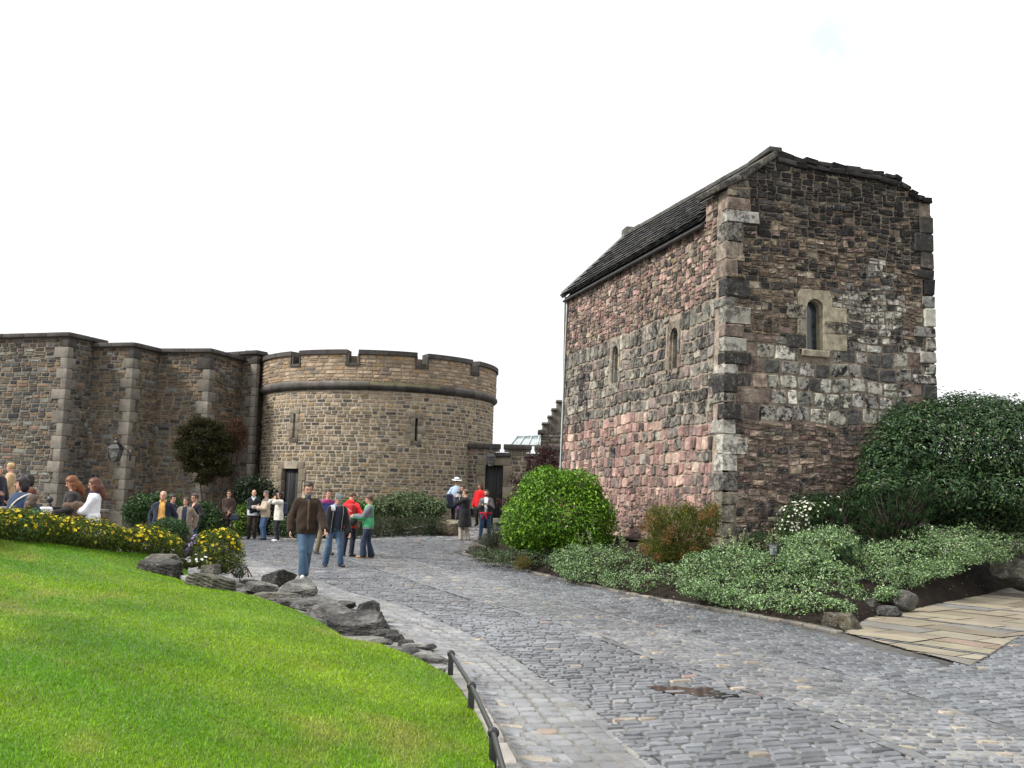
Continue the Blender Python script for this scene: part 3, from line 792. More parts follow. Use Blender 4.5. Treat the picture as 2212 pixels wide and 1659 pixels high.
cw.build('wall', M['tower'], castle, smooth=False); cc_.build('coping', M['coping'], castle)
qn = Acc()
for (p, a, b, zt, s0, s1) in ((w1c, w1l, w1c + (w1r - w1c), 7.05, 1, 1), (w2c, w2l, w2r, 6.85, 1, 1), (w3c, w2r, w3r, 6.85, 1, 1), (pc1, pc0, pc2, 7.1, 1, 1)):
    d1 = np.append((a - p) / np.linalg.norm(a - p), 0); d2 = np.append((b - p) / np.linalg.norm(b - p), 0)
    z = -.2; k = 0
    while z < zt:
        h = min(rng.uniform(.36, .5), zt - z)
        if h < .1: break
        l1, l2 = (.52, .28) if k % 2 else (.28, .48)
        l1 *= rng.uniform(.85, 1.2); l2 *= rng.uniform(.85, 1.15)
        n1 = np.array([-d1[1], d1[0], 0]); n1 = n1 if n1[1] < 0 else -n1; n2 = np.array([-d2[1], d2[0], 0]); n2 = n2 if n2[0] > 0 else -n2
        col = np.append(np.array([.19, .172, .145]) * rng.uniform(.7, 1.15), 0) if z < zt - .6 or rng.random() < .3 else np.array([.055, .05, .045, 0])
        for dd, nn, l in ((d1, n1, l1), (d2, n2, l2)):
            q = np.array([*p, z + h / 2]) + dd * (l / 2 - (.04 if dd is d1 else .045)) - nn * (.10 - .045)
            v, f = rbox(q, (l / 2, .10, h / 2 - .006), .014, np.stack([dd, nn, [0, 0, 1.]]), .006, rng); qn.add(v, f, col)
        z += h; k += 1
qn.build('quoins', M['tower'], castle)

# ================================================================== LOW GATE WALL BETWEEN TOWER AND CHAPEL, BUILDINGS BEHIND IT
rng = np.random.default_rng(37)
YG = 40.2
g0, g1 = at_y(1010, 1000, YG)[0], at_y(1300, 1000, YG)[0]
gate = thing('gate_wall', 'low parapeted wall with black door linking tower and chapel', 'wall', ((g0 + g1) / 2, YG, .7))
fW = wall_map((g0, YG, 0), (1, 0, 0), (0, -1, 0))
gx = lambda x: at_y(x, 1000, YG)[0] - g0
zt = at_y(1100, 960, YG)[2]; d0_, d1_ = gx(1049), gx(1087); dtop = at_y(1068, 1005, YG)[2]
gaps = [gx(1084 - 12.5), gx(1150)]
gs = Acc(); L = g1 - g0
hW = [(d0_ - .3, d1_ + .3, .2, dtop + .38)] + [(a - .2, a + .2, zt - .5, zt + .1) for a in gaps]
gaps = [gx(1084), gx(1151)]
hW = hW[:1] + [(a - .2, a + .2, zt - .36, zt + .1) for a in gaps]
c = courses(rng, 0, L, .0, zt - .22, (.13, .22), (.2, .5), .014, .1, hW)
add_stones(gs, rng, c, fW, .025, pick(rng, [(4, (.12, .10, .075)), (3, (.15, .12, .085)), (3, (.075, .066, .058)), (1, (.19, .13, .10))], len(c), .12), .07, None, 4, .3, .2)
backing(gs, fW, 0, L, -.2, zt - .1, [(d0_, d1_, .2, dtop)] + [(a - .09, a + .09, zt - .34, zt) for a in gaps], None, (.28, .25, .20, 0))
gs.build('wall', M['tower'], gate, smooth=False)
gc_ = Acc(); xs = [0] + gaps + [L]
for i in range(3):
    a, b = xs[i] + (.05 if i else -.02), xs[i + 1] - (.05 if i < 2 else 0); m_ = (a + b) / 2
    for x0, x1 in ((a, m_), (m_, b)): ashlar(gc_, rng, fW, x0 + .003, x1 - .003, zt - .2, zt, .15, .4, DKC(), .03)
for a in gaps:
    ashlar(gc_, rng, fW, a - .36, a + .36, zt - .50, zt - .36, .12, .4, DKC(), .02)
gc_.build('coping', M['coping'], gate)
fl_ = Acc()
for a in gaps: ashlar(fl_, rng, fW, a - .27, a + .27, zt - .355, zt - .325, .14, .4, (.6, .62, .64, 0), .008)
fl_.build('flashing', M['plastic'], gate)
door(fW, d0_, d1_, .72, dtop, gate, (.215, .185, .135, 0), M['tower'], .3, .24)
hall = thing('gabled_building', 'dark building with crow-stepped gable behind the gate wall, against the chapel corner', 'building', (2.4, 46, 0))
YH = 46.
hb = Acc(); steps = [(1170, 1182, 917), (1182, 1190, 902), (1190, 1200, 886), (1200, 1240, 868)]
hx = lambda x: at_y(x, 1000, YH)[0]
hz = lambda y: at_y(1190, y, YH)[2]
fH = wall_map((hx(1167), YH, 0), (1, 0, 0), (0, -1, 0))
c = courses(rng, 0, 4, 1., hz(932), (.16, .28), (.25, .6), .012, .1)
add_stones(hb, rng, c, fH, .02, pick(rng, [(3, (.17, .145, .115)), (2, (.12, .105, .09)), (2, (.21, .18, .14))], len(c), .12), .06)
backing(hb, fH, 0, 4, 0, hz(928), (), None, (.10, .09, .075, 0))
for (x0, x1, yt) in steps:
    v, f = rbox(((hx(x0) + hx(x1)) / 2, YH + .3, (hz(yt) + hz(934)) / 2), ((hx(x1) - hx(x0)) / 2 - .003, .33, (hz(yt) - hz(934)) / 2), .015); hb.add(v, f, np.append(np.array([.14, .125, .105]) * rng.uniform(.8, 1.2), 0))
hb.build('wall', M['tower'], hall)
cr = Acc()
for (x0, x1, yt) in steps:
    v, f = rbox(((hx(x0) + hx(x1)) / 2, YH + .25, hz(yt) + .04), ((hx(x1) - hx(x0)) / 2 + .03, .42, .05), .015); cr.add(v, f, (.15, .14, .12, 0))
v, f = rbox((hx(1167), YH + .2, hz(934)), (.14, .4, .10), .03); cr.add(v, f, (.08, .072, .065, 0))
cr.build('crow_steps', M['coping'], hall)
gr = thing('glazed_roof', 'pale glazed roof light showing above the gate wall', 'roof light', (hx(1135), 48, 4))
gl = Acc(); fr = Acc()
Y1, Y2 = 47.5, 49.5
q0, q1, q2, q3 = at_y(1103, 962, Y1), at_y(1180, 962, Y1), at_y(1180, 944, Y2), at_y(1117, 944, Y2)
gl.add(np.array([q0, q1, q2, q3]), [[0, 1, 2, 3]]); gl.build('pane', M['skyglass'], gr, smooth=False)
for t in np.linspace(0, 1, 5): add_tube(fr, [q0 + (q1 - q0) * t + np.array([0, -.03, .03]), q3 + (q2 - q3) * t + np.array([0, -.03, .03])], .035, n=6)
add_tube(fr, [q3 + np.array([0, -.03, .05]), q2 + np.array([0, -.03, .05])], .05, n=6); add_tube(fr, [q0, q1], .05, n=6)
for p_ in (q0, q1, q2, q3): add_tube(fr, [p_ - np.array([0, 0, 3.]), p_], .05, n=6)
fr.build('frame', M['paint'], gr)
# ================================================================== GROUND, COBBLED ROAD, FLAGS, BED, LAWN
rng = np.random.default_rng(41)
def xy(*pts): return np.array([at_z(x, y, 0)[:2] for x, y in pts])
def curve(pts):
    """X as a function of Y through ground points, extended straight at both ends"""
    p = pts[np.argsort(pts[:, 1])]
    a = p[0] - (p[1] - p[0]) / (p[1, 1] - p[0, 1]) * (p[0, 1] - 2.5)
    k = (p[-1] - p[-3]) / (p[-1, 1] - p[-3, 1]); b = p[-1] + k * (45 - p[-1, 1])
    p = np.vstack([a, p, b]); return lambda Y: np.interp(Y, p[:, 1], p[:, 0])
cK = curve(xy((1135, 1659), (1085, 1575), (1040, 1505), (992, 1445), (905, 1385), (800, 1325), (700, 1285), (625, 1262)))
cG = curve(xy((1257, 1659), (1181, 1595), (1129, 1553), (1087, 1490), (1018, 1419), (894, 1353), (817, 1318), (660, 1255)))
cM = curve(xy((1410, 1659), (1327, 1589), (1229, 1507), (1155, 1466), (1101, 1423), (1018, 1377), (857, 1305), (755, 1281), (683, 1252)))
c1 = curve(xy((2045, 1659), (1821, 1567), (1681, 1510), (1389, 1410), (1223, 1349), (1037, 1298)))
c2 = curve(xy((2212, 1586), (2017, 1519), (1768, 1443), (1517, 1382), (1325, 1327), (1117, 1272)))
KERB = xy((1000, 1195), (1100, 1222), (1200, 1248), (1400, 1290), (1600, 1325), (1740, 1350), (1815, 1366))
KERB = np.vstack([[-.5, 33.4], [-1.15, 30.2], KERB])
FLAG = np.vstack([KERB[-1:] + [[.02, -.05]], xy((1877, 1334), (1977, 1315), (2212, 1264)), [[17.0, 27.5], [18, 23.]], xy((2212, 1372), (2098, 1440))])
BEDX = np.vstack([KERB, xy((1877, 1334), (1977, 1315), (2212, 1264)), [[17.0, 27.5], [17, 40], [-1, 40]]])
def inpoly(p, poly):
    p = np.atleast_2d(p); x, y = p[:, 0], p[:, 1]; r = np.zeros(len(p), bool); j = len(poly) - 1
    for i in range(len(poly)):
        xi, yi, xj, yj = *poly[i], *poly[j]
        c = ((yi > y) != (yj > y)) & (x < (xj - xi) * (y - yi) / (yj - yi + 1e-12) + xi); r ^= c; j = i
    return r
def sstep(x, a, b): t = np.clip((x - a) / (b - a), 0, 1); return t * t * (3 - 2 * t)
def zr(x, y):
    """the paving climbs towards the gate and is slightly uneven"""
    x, y = np.asarray(x, float), np.asarray(y, float)
    return .062 * np.maximum(0, y - 30.5) * sstep(x, -6.5, -2.5) + .012 * np.sin(1.1 * x + .4 * y) * np.sin(.7 * y + 1) - .02
ga = Acc()
n = 60; gxs = np.concatenate([[-400, -120, -50], np.linspace(-30, 30, 40), [50, 120, 400]]); gys = np.concatenate([[-300, -60, -10], np.linspace(0, 60, 40), [90, 200, 500]])
X, Y = np.meshgrid(gxs, gys, indexing='ij')
Z = np.full_like(X, -.32)
ga.add(np.stack([X, Y, Z], -1).reshape(-1, 3), grid_faces(len(gxs), len(gys)), (.13, .12, .11))
tag(ga.build('ground', M['joint']), kind='structure')
# mortar sheet under the setts
XL, XR = -14., 14.
def jcol(X, Y):
    q = np.stack([X.ravel(), Y.ravel(), 0 * X.ravel()], 1); x, y = q[:, 0], q[:, 1]
    m = .10 + .3 * np.clip(noise3(q, 61, .9), -.4, 1) + .38 * ((x > c1(y) - .02) & (x < c2(y) + .02)) + .28 * (x < cM(y)) + .12 * sstep(-y, -9., -6.)
    m = np.clip(m, 0, 1)[:, None]; return np.array([.055, .052, .05]) * (1 - m) + np.array([.34, .33, .30]) * m
ra = Acc(); xs = np.linspace(XL, XR, 220); ys = np.linspace(2, 42.5, 260); X, Y = np.meshgrid(xs, ys, indexing='ij')
ra.add(np.stack([X, Y, zr(X, Y)], -1).reshape(-1, 3), grid_faces(220, 260)[:, ::-1], jcol(X, Y))
JOINT = ra
SET = [(8, (0.1400, 0.1463, 0.1588)), (4, (0.1562, 0.1625, 0.1750)), (3, (0.1187, 0.1250, 0.1375)), (.6, (0.0875, 0.0912, 0.1000)), (.5, (0.2063, 0.2063, 0.2063)), (.12, (0.2875, 0.2438, 0.1938)), (.05, (0.2625, 0.1812, 0.1500))]
SETL = [(8, (0.1927, 0.1959, 0.2011)), (4, (0.1719, 0.1750, 0.1823)), (2, (0.2239, 0.2187, 0.2083)), (.15, (0.2292, 0.1719, 0.1354))]
SETW = [(8, (0.1600, 0.1651, 0.1754)), (4, (0.1344, 0.1395, 0.1498)), (2, (0.1984, 0.1958, 0.1920)), (.4, (0.2816, 0.2432, 0.1920))]
road = Acc()
def lane(cl, cr, y0, y1, sp, wd, pal, dep, shear=.345, gap=.009, along=False, skip=None, n=5, jit=.1, rnd=.2):
    y = y0; cells = []; rows = []
    while y < y1:
        f_ = 1. if y < 16 else 1.15
        s = rng.uniform(*sp) * f_
        W = float(cr(y) - cl(y)); wdt = W * 1.06
        u = -rng.uniform(0, wd[0])
        if along: u = 0
        while u < wdt - .03:
            w_ = rng.uniform(*wd) * f_
            if along: w_ = wdt / along
            a, b = max(u, 0), min(u + w_, wdt); u += w_
            if b - a > .05: cells.append((a, b, 0, s)); rows.append((y, W, wdt))
        y += s
    cells = np.array(cells); rows = np.array(rows)
    # each course is a short strip: u across, v along
    cells[:, 0] += gap; cells[:, 1] -= gap; cells[:, 2] += gap; cells[:, 3] -= gap
    nn = n * n
    yy = np.repeat(rows[:, 0], nn); WW = np.repeat(rows[:, 1], nn); wd_ = np.repeat(rows[:, 2], nn)
    xl = cl(rows[:, 0]); mid = np.stack([xl + (cells[:, 0] + cells[:, 1]) / 2 / rows[:, 2] * rows[:, 1], rows[:, 0] + shear * (cells[:, 0] + cells[:, 1]) / 2], 1)
    keep = np.ones(len(cells), bool)
    if skip is not None: keep = ~skip(mid)
    kk = np.repeat(keep, nn); yy, WW, wd_ = yy[kk], WW[kk], wd_[kk]
    xl0 = np.asarray(cl(yy)); 
    sl = np.repeat(np.asarray((cl(rows[:, 0] + .5) - cl(rows[:, 0] - .5))), nn)[kk]
    def fm(u, v, d):
        y_ = yy + v + shear * u; x_ = xl0 + u / wd_ * WW + sl * (v + shear * u) * .9
        return np.stack([x_, y_, zr(x_, y_) + d + .0], -1)
    cols = pick(rng, pal, keep.sum(), .065)
    big = noise3(np.c_[mid[keep], np.zeros(keep.sum())], 5, .8); cols[:, :3] *= (1 + .22 * big)[:, None]
    add_stones(road, rng, cells[keep], fm, dep * rng.uniform(.7, 1.2, keep.sum()), cols, jit, None, n, .3, rnd)
inb = lambda p: inpoly(p, BEDX) | inpoly(p, FLAG)
lane(cK, cG, 3., 22, (.10, .14), (.22, .36), SETW, .010, -.30, .009, jit=.06, rnd=.1)
lane(cG, cM, 3., 34, (.15, .20), (.14, .16), SETL, .010, .2, .009, along=3, rnd=.12, jit=.06)
lane(cM, c1, 2.5, 34, (.088, .115), (.15, .26), SET, .015, .345, .008, rnd=.12, jit=.05)
lane(c1, c2, 2.5, 34, (.09, .125), (.11, .21), SETW, .015, .06, .011, rnd=.25, skip=inb, jit=.15)
cX = lambda Y: np.asarray(c2(Y)) + 6.0
lane(c2, cX, 2.5, 33, (.10, .13), (.14, .24), SET, .015, .345, .0075, skip=inb, rnd=.12, jit=.06)
# courtyard beyond: finer courses, and the strip left of the gutter beyond the rockery
cL = lambda Y: np.asarray(cG(Y)) - 6.5
lane(cL, cG, 17.5, 38, (.15, .2), (.22, .34), SETL, .015, .1, .012, n=4)
cX0 = lambda Y: np.interp(Y, [33, 40], [-5.5, -6]); cX1 = lambda Y: np.interp(Y, [33, 40], [.5, .8])
lane(cX0, cX1, 33, 40, (.17, .22), (.25, .4), SETL, .015, .02, .012, n=4)
# long kerb-like slabs that mark the wheel tracks and edge the bed
def edging(cv, y0, y1, ln, wd, pal, dep, shift=0.):
    y = y0; cells = []
    while y < y1:
        l = rng.uniform(*ln); cells.append((-wd / 2, wd / 2, y + .008, y + l - .008)); y += l
    cells = np.array(cells)
    fm = lambda u, v, d: np.stack([np.asarray(cv(v)) + shift + u * .95, v + u * .33, zr(np.asarray(cv(v)), v) + d], -1)
    add_stones(road, rng, cells, fm, dep, pick(rng, pal, len(cells), .13), .04, None, 5, .2, .1)
edging(c1, 2.5, 28, (.22, .6), .10, SETW[:3], .017); edging(c2, 6.0, 26, (.2, .5), .08, SETL[:3], .017)
edging(cM, 3., 30, (.2, .4), .10, SETL[:3], .014, .03); edging(cG, 3., 20, (.2, .4), .07, SETL[:3], .012, -.02)
DIRT = [(1, (.03, .028, .026))]
for cv, sh, y1 in ((c1, .062, 16), (c1, -.06, 22), (c2, .05, 20), (cM, .10, 20)): edging(cv, 2.5 if cv is not c2 else 6., y1, (.25, .7), .009, DIRT, .014, sh)
edging(cK, 3., 11.5, (.35, .7), .15, [(3, (.25, .235, .205)), (2, (.20, .19, .17))], .03, -.085)
tag(JOINT.build('road_bed', M['joint']), kind='structure')
tag(road.build('cobbled_road', M['setts'], smooth=False), kind='structure')
# kerb of small pale setts along the bed
kb = Acc(); P = KERB; seg = np.linalg.norm(np.diff(P, axis=0), axis=1); S = np.concatenate([[0], np.cumsum(seg)])
def along(P, S, s): return np.stack([np.interp(s, S, P[:, 0]), np.interp(s, S, P[:, 1])], -1)
s = 0
while s < S[-1] - .05:
    l = rng.uniform(.14, .30); a, b = along(P, S, s), along(P, S, min(s + l, S[-1])); t = (b - a); L = np.linalg.norm(t)
    if L < .03: break
    t /= L; m_ = (a + b) / 2
    v, f = rbox((*m_, zr(*m_) - .008), (L / 2 - .006, .06, .05), .018, np.stack([[*t, 0], [-t[1], t[0], 0], [0, 0, 1.]]), .01, rng)
    kb.add(v, f, pick(rng, [(3, (.145, .138, .12)), (2, (.10, .098, .093)), (1, (.19, .17, .14))], 1, .12)[0]); s += l
pu = Acc()
for (x, y, rx, ry) in ((1500, 1490, .26, .09), (1445, 1484, .17, .07), (1560, 1498, .13, .06)):
    c = at_z(x, y, .0); a_ = np.linspace(0, 2 * pi, 40, endpoint=False); r_ = 1 + .25 * np.sin(3 * a_ + x) + .15 * np.sin(7 * a_)
    q = np.stack([c[0] + rx * r_ * np.cos(a_), c[1] + ry * r_ * np.sin(a_) * 2., np.full(40, zr(c[0], c[1]) + .0135)], 1)
    pu.add(np.vstack([q, [[c[0], c[1], zr(c[0], c[1]) + .0135]]]), [[i, (i + 1) % 40, 40] for i in range(40)], (.012, .012, .012))
tag(pu.build('puddle', M['wet'], smooth=False), kind='structure')
tag(kb.build('kerb', M['setts']), kind='structure')
# sandstone flags
fa = Acc(); e = np.array([.62, -.785]); e /= np.linalg.norm(e); g = np.array([-e[1], e[0]]); O = FLAG[0]
FL = [(5, (0.2296, 0.1994, 0.1445)), (3, (0.1994, 0.1669, 0.1221)), (2, (0.1702, 0.1624, 0.1400)), (2, (0.2587, 0.2296, 0.1702)), (.6, (0.1994, 0.1478, 0.1109)), (1, (0.1478, 0.1478, 0.1400))]
loc = (FLAG - O) @ np.stack([e, g], 1)
def clip_convexish(cell):
    return cell
v = loc[:, 1].min() - .1; fcells = []; nrow = 0
while v < 13:
    nrow += 1
    dark = nrow % 6 == 3; h = .12 if dark else rng.uniform(.42, .62)
    u = loc[:, 0].min() - rng.uniform(0, .6)
    while u < loc[:, 0].max() + .5:
        w_ = rng.uniform(.2, .35) if dark else rng.uniform(.6, 1.15)
        fcells.append((u + .013, u + w_ - .013, v + .014, v + h - .014, dark)); u += w_
    v += h
fcells = np.array(fcells)
# subdivide each flag finely and keep the parts inside the outline
for (u0, u1, v0, v1, dk) in fcells:
    nu, nv = max(4, int((u1 - u0) / .035)), max(4, int((v1 - v0) / .035))
    us, vs = np.linspace(u0, u1, nu + 1), np.linspace(v0, v1, nv + 1)
    U, V = np.meshgrid(us, vs, indexing='ij'); pts = O + U.ravel()[:, None] * e + V.ravel()[:, None] * g
    ins = inpoly(pts, FLAG)
    if not ins.any(): continue
    f = grid_faces(nu + 1, nv + 1); k = ins[f].all(1)
    if not k.any(): continue
    edge = ((U == u0) | (U == u1) | (V == v0) | (V == v1)).ravel()
    tilt = rng.uniform(-.006, .006, 2)
    z = zr(pts[:, 0], pts[:, 1]) + .026 + np.where(edge, -.003, 0) + (U.ravel() - u0) * tilt[0] + (V.ravel() - v0) * tilt[1] + .004 * noise3(np.c_[pts, pts[:, :1] * 0], 9, 5.)
    col = pick(rng, FL, 1, .10)[0] if not dk else np.array([.13, .13, .135, 1]) * rng.uniform(.8, 1.2)
    fa.add(np.c_[pts, z], f[k], col)
U = inpoly  # sheet under the flags
fx = np.arange(FLAG[:, 0].min(), FLAG[:, 0].max() + .1, .09); fy = np.arange(FLAG[:, 1].min(), FLAG[:, 1].max() + .1, .09)
FX, FY = np.meshgrid(fx, fy, indexing='ij'); q = np.stack([FX.ravel(), FY.ravel()], 1); f = grid_faces(len(fx), len(fy)); k = inpoly(q, FLAG)[f].all(1)
fa.add(np.c_[q, zr(q[:, 0], q[:, 1]) + .016], f[k][:, ::-1], (.045, .04, .035))
tag(fa.build('flagstone_path', M['flags']), kind='structure')
# soil bed rising to the chapel
BI = np.array([[.4, 33.8], [.5, 31.], [.9, 29.2], [1.7, 26], [2.75, 22.4], [3.4, 19.5], [4.3, 18.9], [5.2, 19.2], [5.6, 19.3], [7, 19.7], [8.6, 20.2], [10.4, 21.6], [13.5, 25]])
BO = np.vstack([KERB, xy((1877, 1334), (1977, 1315), (2212, 1264)), [[17.0, 27.5]]])[:13]
nb = 240; nw = 26
def resample(P, n):
    s = np.concatenate([[0], np.cumsum(np.linalg.norm(np.diff(P, axis=0), axis=1))]); 
    t = np.linspace(0, len(P) - 1, n); return np.stack([np.interp(t, np.arange(len(P)), P[:, k]) for k in (0, 1)], 1)
bo, bi = resample(BO, nb), resample(BI, nb)
wv = np.linspace(0, 1, nw)
def bedh(t): return .035 + .72 * sstep(t, -.15, 1.0)
G = bo[:, None] * (1 - wv)[None, :, None] + bi[:, None] * wv[None, :, None]
Zb = zr(bo[:, 0], bo[:, 1])[:, None] + .02 + .70 * (wv ** .8)[None]
Zb = Zb + .03 * noise3(np.c_[G.reshape(-1, 2), np.zeros(nb * nw)], 3, 4.).reshape(nb, nw) * np.minimum(1, wv * 8)[None] + .012 * rng.normal(size=(nb, nw)) * np.minimum(1, wv * 8)[None]
ba = Acc(); ba.add(np.dstack([G, Zb]).reshape(-1, 3), grid_faces(nb, nw)[:, ::-1], (.024, .018, .014))
ba.add([[*bi[0], .6], [*bi[-1], .78], [20, 42, .78], [-1, 42, .6]], [[0, 1, 2, 3]], (.05, .04, .03))
for i in range(0, nb - 1, 8):
    a, b = bi[i], bi[min(i + 8, nb - 1)]; ba.add([[*a, .74], [*b, .74], [6, 30, .76]], [[0, 1, 2]], (.05, .04, .03))
# crumbs and chips on the soil
k = 2600; i_ = rng.integers(0, nb, k); j_ = (rng.random(k) ** 1.6 * (nw - 12)).astype(int) + 1
pts = np.dstack([G, Zb])[i_, j_] + rng.uniform(-.05, .05, (k, 3)) * [1, 1, 0] + [0, 0, .005]
sz = rng.uniform(.008, .03, (k, 1, 1)); tet = np.array([[1, 0, 0], [-.5, .87, 0], [-.5, -.87, 0], [0, 0, .9]])
V = pts[:, None] + tet[None] * sz * rng.uniform(.6, 1.4, (k, 4, 3)); F = np.array([[0, 1, 3], [1, 2, 3], [2, 0, 3]])[None] + np.arange(k)[:, None, None] * 4
ba.add(V.reshape(-1, 3), F.reshape(-1, 3), np.repeat(pick(rng, [(6, (.032, .024, .019)), (2, (.015, .012, .01)), (.5, (.2, .175, .14))], k, .2), 4, 0))
tag(ba.build('flower_bed_soil', M['soil']), kind='structure')
def bedz(x, y):
    d = np.hypot(G[..., 0] - x, G[..., 1] - y); i, j = np.unravel_index(np.argmin(d), d.shape); return Zb[i, j]
# raised paths behind the hedge and steps at the gate
pa = Acc()
for (x0, x1, y0, y1, z) in ((-13, -6.2, 17.2, 22.6, .0), (-16, -6.6, 22.6, 31.2, -.2), (-24, -9.6, 31.2, 38, .06), (-24, -13., 22, 31.2, .22)):
    v, f = rbox(((x0 + x1) / 2, (y0 + y1) / 2, z - .2), ((x1 - x0) / 2, (y1 - y0) / 2, .2), .01); pa.add(v, f, (.2, .19, .175))
tag(pa.build('path', M['joint']), kind='structure')
sa = Acc()
for k in range(3):
    v, f = rbox((-.6 + .1 * k, 39.3 + .3 * k, .42 + .1 * k), (1.9, .34, .1 + .02 * k), .015, None, .01, rng); sa.add(v, f, (.2, .185, .155))
tag(sa.build('gate_steps', M['flags']), kind='structure')

# ---- lawn: a bank lofted between the road edge and the hedge line
RE = [(1068, 1659, .035), (1056, 1605, .035), (1041, 1563, .035), (1019, 1527, .035), (996, 1490, .04), (968, 1457, .05), (905, 1425, .09), (820, 1390, .12), (745, 1378, .15), (690, 1345, .17), (640, 1318, .19), (560, 1290, .21), (480, 1276, .2), (425, 1262, .24)]
R3 = np.array([at_z(x, y, z) for x, y, z in RE])
k0 = R3[0] + (R3[0] - R3[1]) * 5 + np.array([-.05, 0, 0]); k0[2] = .03
R3 = np.vstack([k0, R3, at_z(405, 1235, .30), at_z(390, 1218, .42)])
HEDGE_L = at_z(0, 1166, .83); HEDGE_R = at_z(318, 1197, .55)
Lp = [np.array([-5.0, 1.0, .25]), np.array([-6.5, 4, .42]), np.array([-8.5, 8, .68]), np.array([-9.5, 12.5, .86]), HEDGE_L + np.array([-.9, -.15, .01]), HEDGE_L, HEDGE_L * .67 + HEDGE_R * .33 + [0, 0, .02], HEDGE_L * .33 + HEDGE_R * .67, HEDGE_R, at_z(345, 1204, .50)]
def res3(P, n):
    P = np.array(P); s = np.concatenate([[0], np.cumsum(np.linalg.norm(np.diff(P, axis=0), axis=1))]); t = np.linspace(0, s[-1], n)
    return np.stack([np.interp(t, s, P[:, k]) for k in range(3)], 1)
NLa, NLb = 160, 90
ra_, la_ = res3(R3, NLa), res3(Lp, NLa); tt = np.linspace(0, 1, NLb)
LG3 = ra_[:, None] * (1 - tt)[None, :, None] + la_[:, None] * tt[None, :, None]
LG3[..., 2] += .05 * np.sin(pi * tt)[None] * np.linspace(1, .2, NLa)[:, None]
LG3[..., 2] += .012 * noise3(LG3.reshape(-1, 3), 8, 1.3).reshape(NLa, NLb)
lw = Acc()
def lawncol(p):
    a = noise3(p * [1, 1, 0], 21, .9); b = noise3(p * [1, 1, 0], 22, 2.6); c = noise3(p * [1, 1, 0], 23, 7.)
    yel = np.clip(.30 + .36 * a + .33 * b + .12 * c, 0, 1)[:, None]; tan = np.clip((noise3(p * [1, 1, 0], 24, 1.7) + .4 * c - .30) * 1.5, 0, 1)[:, None]
    col = np.array([.112, .275, .007]) * (1 - yel) + np.array([.275, .400, .014]) * yel
    return col * (1 - .75 * tan) + np.array([.40, .39, .09]) * .65 * tan
p = LG3.reshape(-1, 3); lw.add(p, grid_faces(NLa, NLb), np.c_[lawncol(p) * .55, np.ones(len(p))])
sk_ = np.array(ra_); sk2 = sk_.copy(); sk2[:, 2] = -.1
lw.add(np.vstack([sk_, sk2]), [[i, i + 1, NLa + i + 1, NLa + i] for i in range(NLa - 1)], (.04, .035, .02))
tag(lw.build('lawn', M['grass']), kind='structure')
ng = 400000
def lawn_at(i, j):
    i0 = np.clip(i.astype(int), 0, NLa - 2); j0 = np.clip(j.astype(int), 0, NLb - 2); a = (i - i0)[:, None]; b = (j - j0)[:, None]
    return LG3[i0, j0] * (1 - a) * (1 - b) + LG3[i0 + 1, j0] * a * (1 - b) + LG3[i0, j0 + 1] * (1 - a) * b + LG3[i0 + 1, j0 + 1] * a * b
cand_i = rng.uniform(0, NLa - 1.001, ng * 4); cand_j = rng.uniform(0, NLb - 1.001, ng * 4)
i0, j0 = np.clip(cand_i.astype(int), 0, NLa - 2), np.clip(cand_j.astype(int), 0, NLb - 2)
ar = np.linalg.norm(np.cross(LG3[i0 + 1, j0] - LG3[i0, j0], LG3[i0, j0 + 1] - LG3[i0, j0]), axis=1)
pp = lawn_at(cand_i, cand_j); dist = np.hypot(pp[:, 0], pp[:, 1])
vis = (np.abs(pp[:, 0]) < pp[:, 1] * .56 + .3) & (pp[:, 1] > 3.2)
wt = ar / np.maximum(dist, 3) ** 1.6 * vis; wt /= wt.max()
k = rng.random(len(wt)) < wt * min(1, ng / max(1, wt.sum())) ; k = np.where(k)[0][:ng]
P = pp[k]; D = dist[k]; n = len(P)
hgt = rng.uniform(.008, .024, n) * (1 + .3 * np.clip(noise3(P, 31, 2.), -1, 1)); wd = .0012 + .00036 * D
edge_ = rng.uniform(0, 6.28, n); lean = rng.normal(0, .45, (n, 2)) * hgt[:, None]
sx = np.stack([np.cos(edge_), np.sin(edge_), np.zeros(n)], 1) * wd[:, None]
tip = P + np.c_[lean, hgt]
V = np.stack([P - sx, P + sx, tip], 1).reshape(-1, 3)
c = lawncol(P) * rng.uniform(.7, 1.45, (n, 1)); k = rng.random(n) < .09; c[k] = np.array([.20, .22, .07]) * rng.uniform(.7, 1.2, (k.sum(), 1))
gr_ = Acc(); gr_.add(V, np.arange(3 * n).reshape(-1, 3), np.repeat(np.c_[c, np.ones(n)], 3, 0))
tag(gr_.build('grass', M['grass'], smooth=False), 'short green and yellowing mown grass covering the sloping lawn', 'grass', kind='stuff')

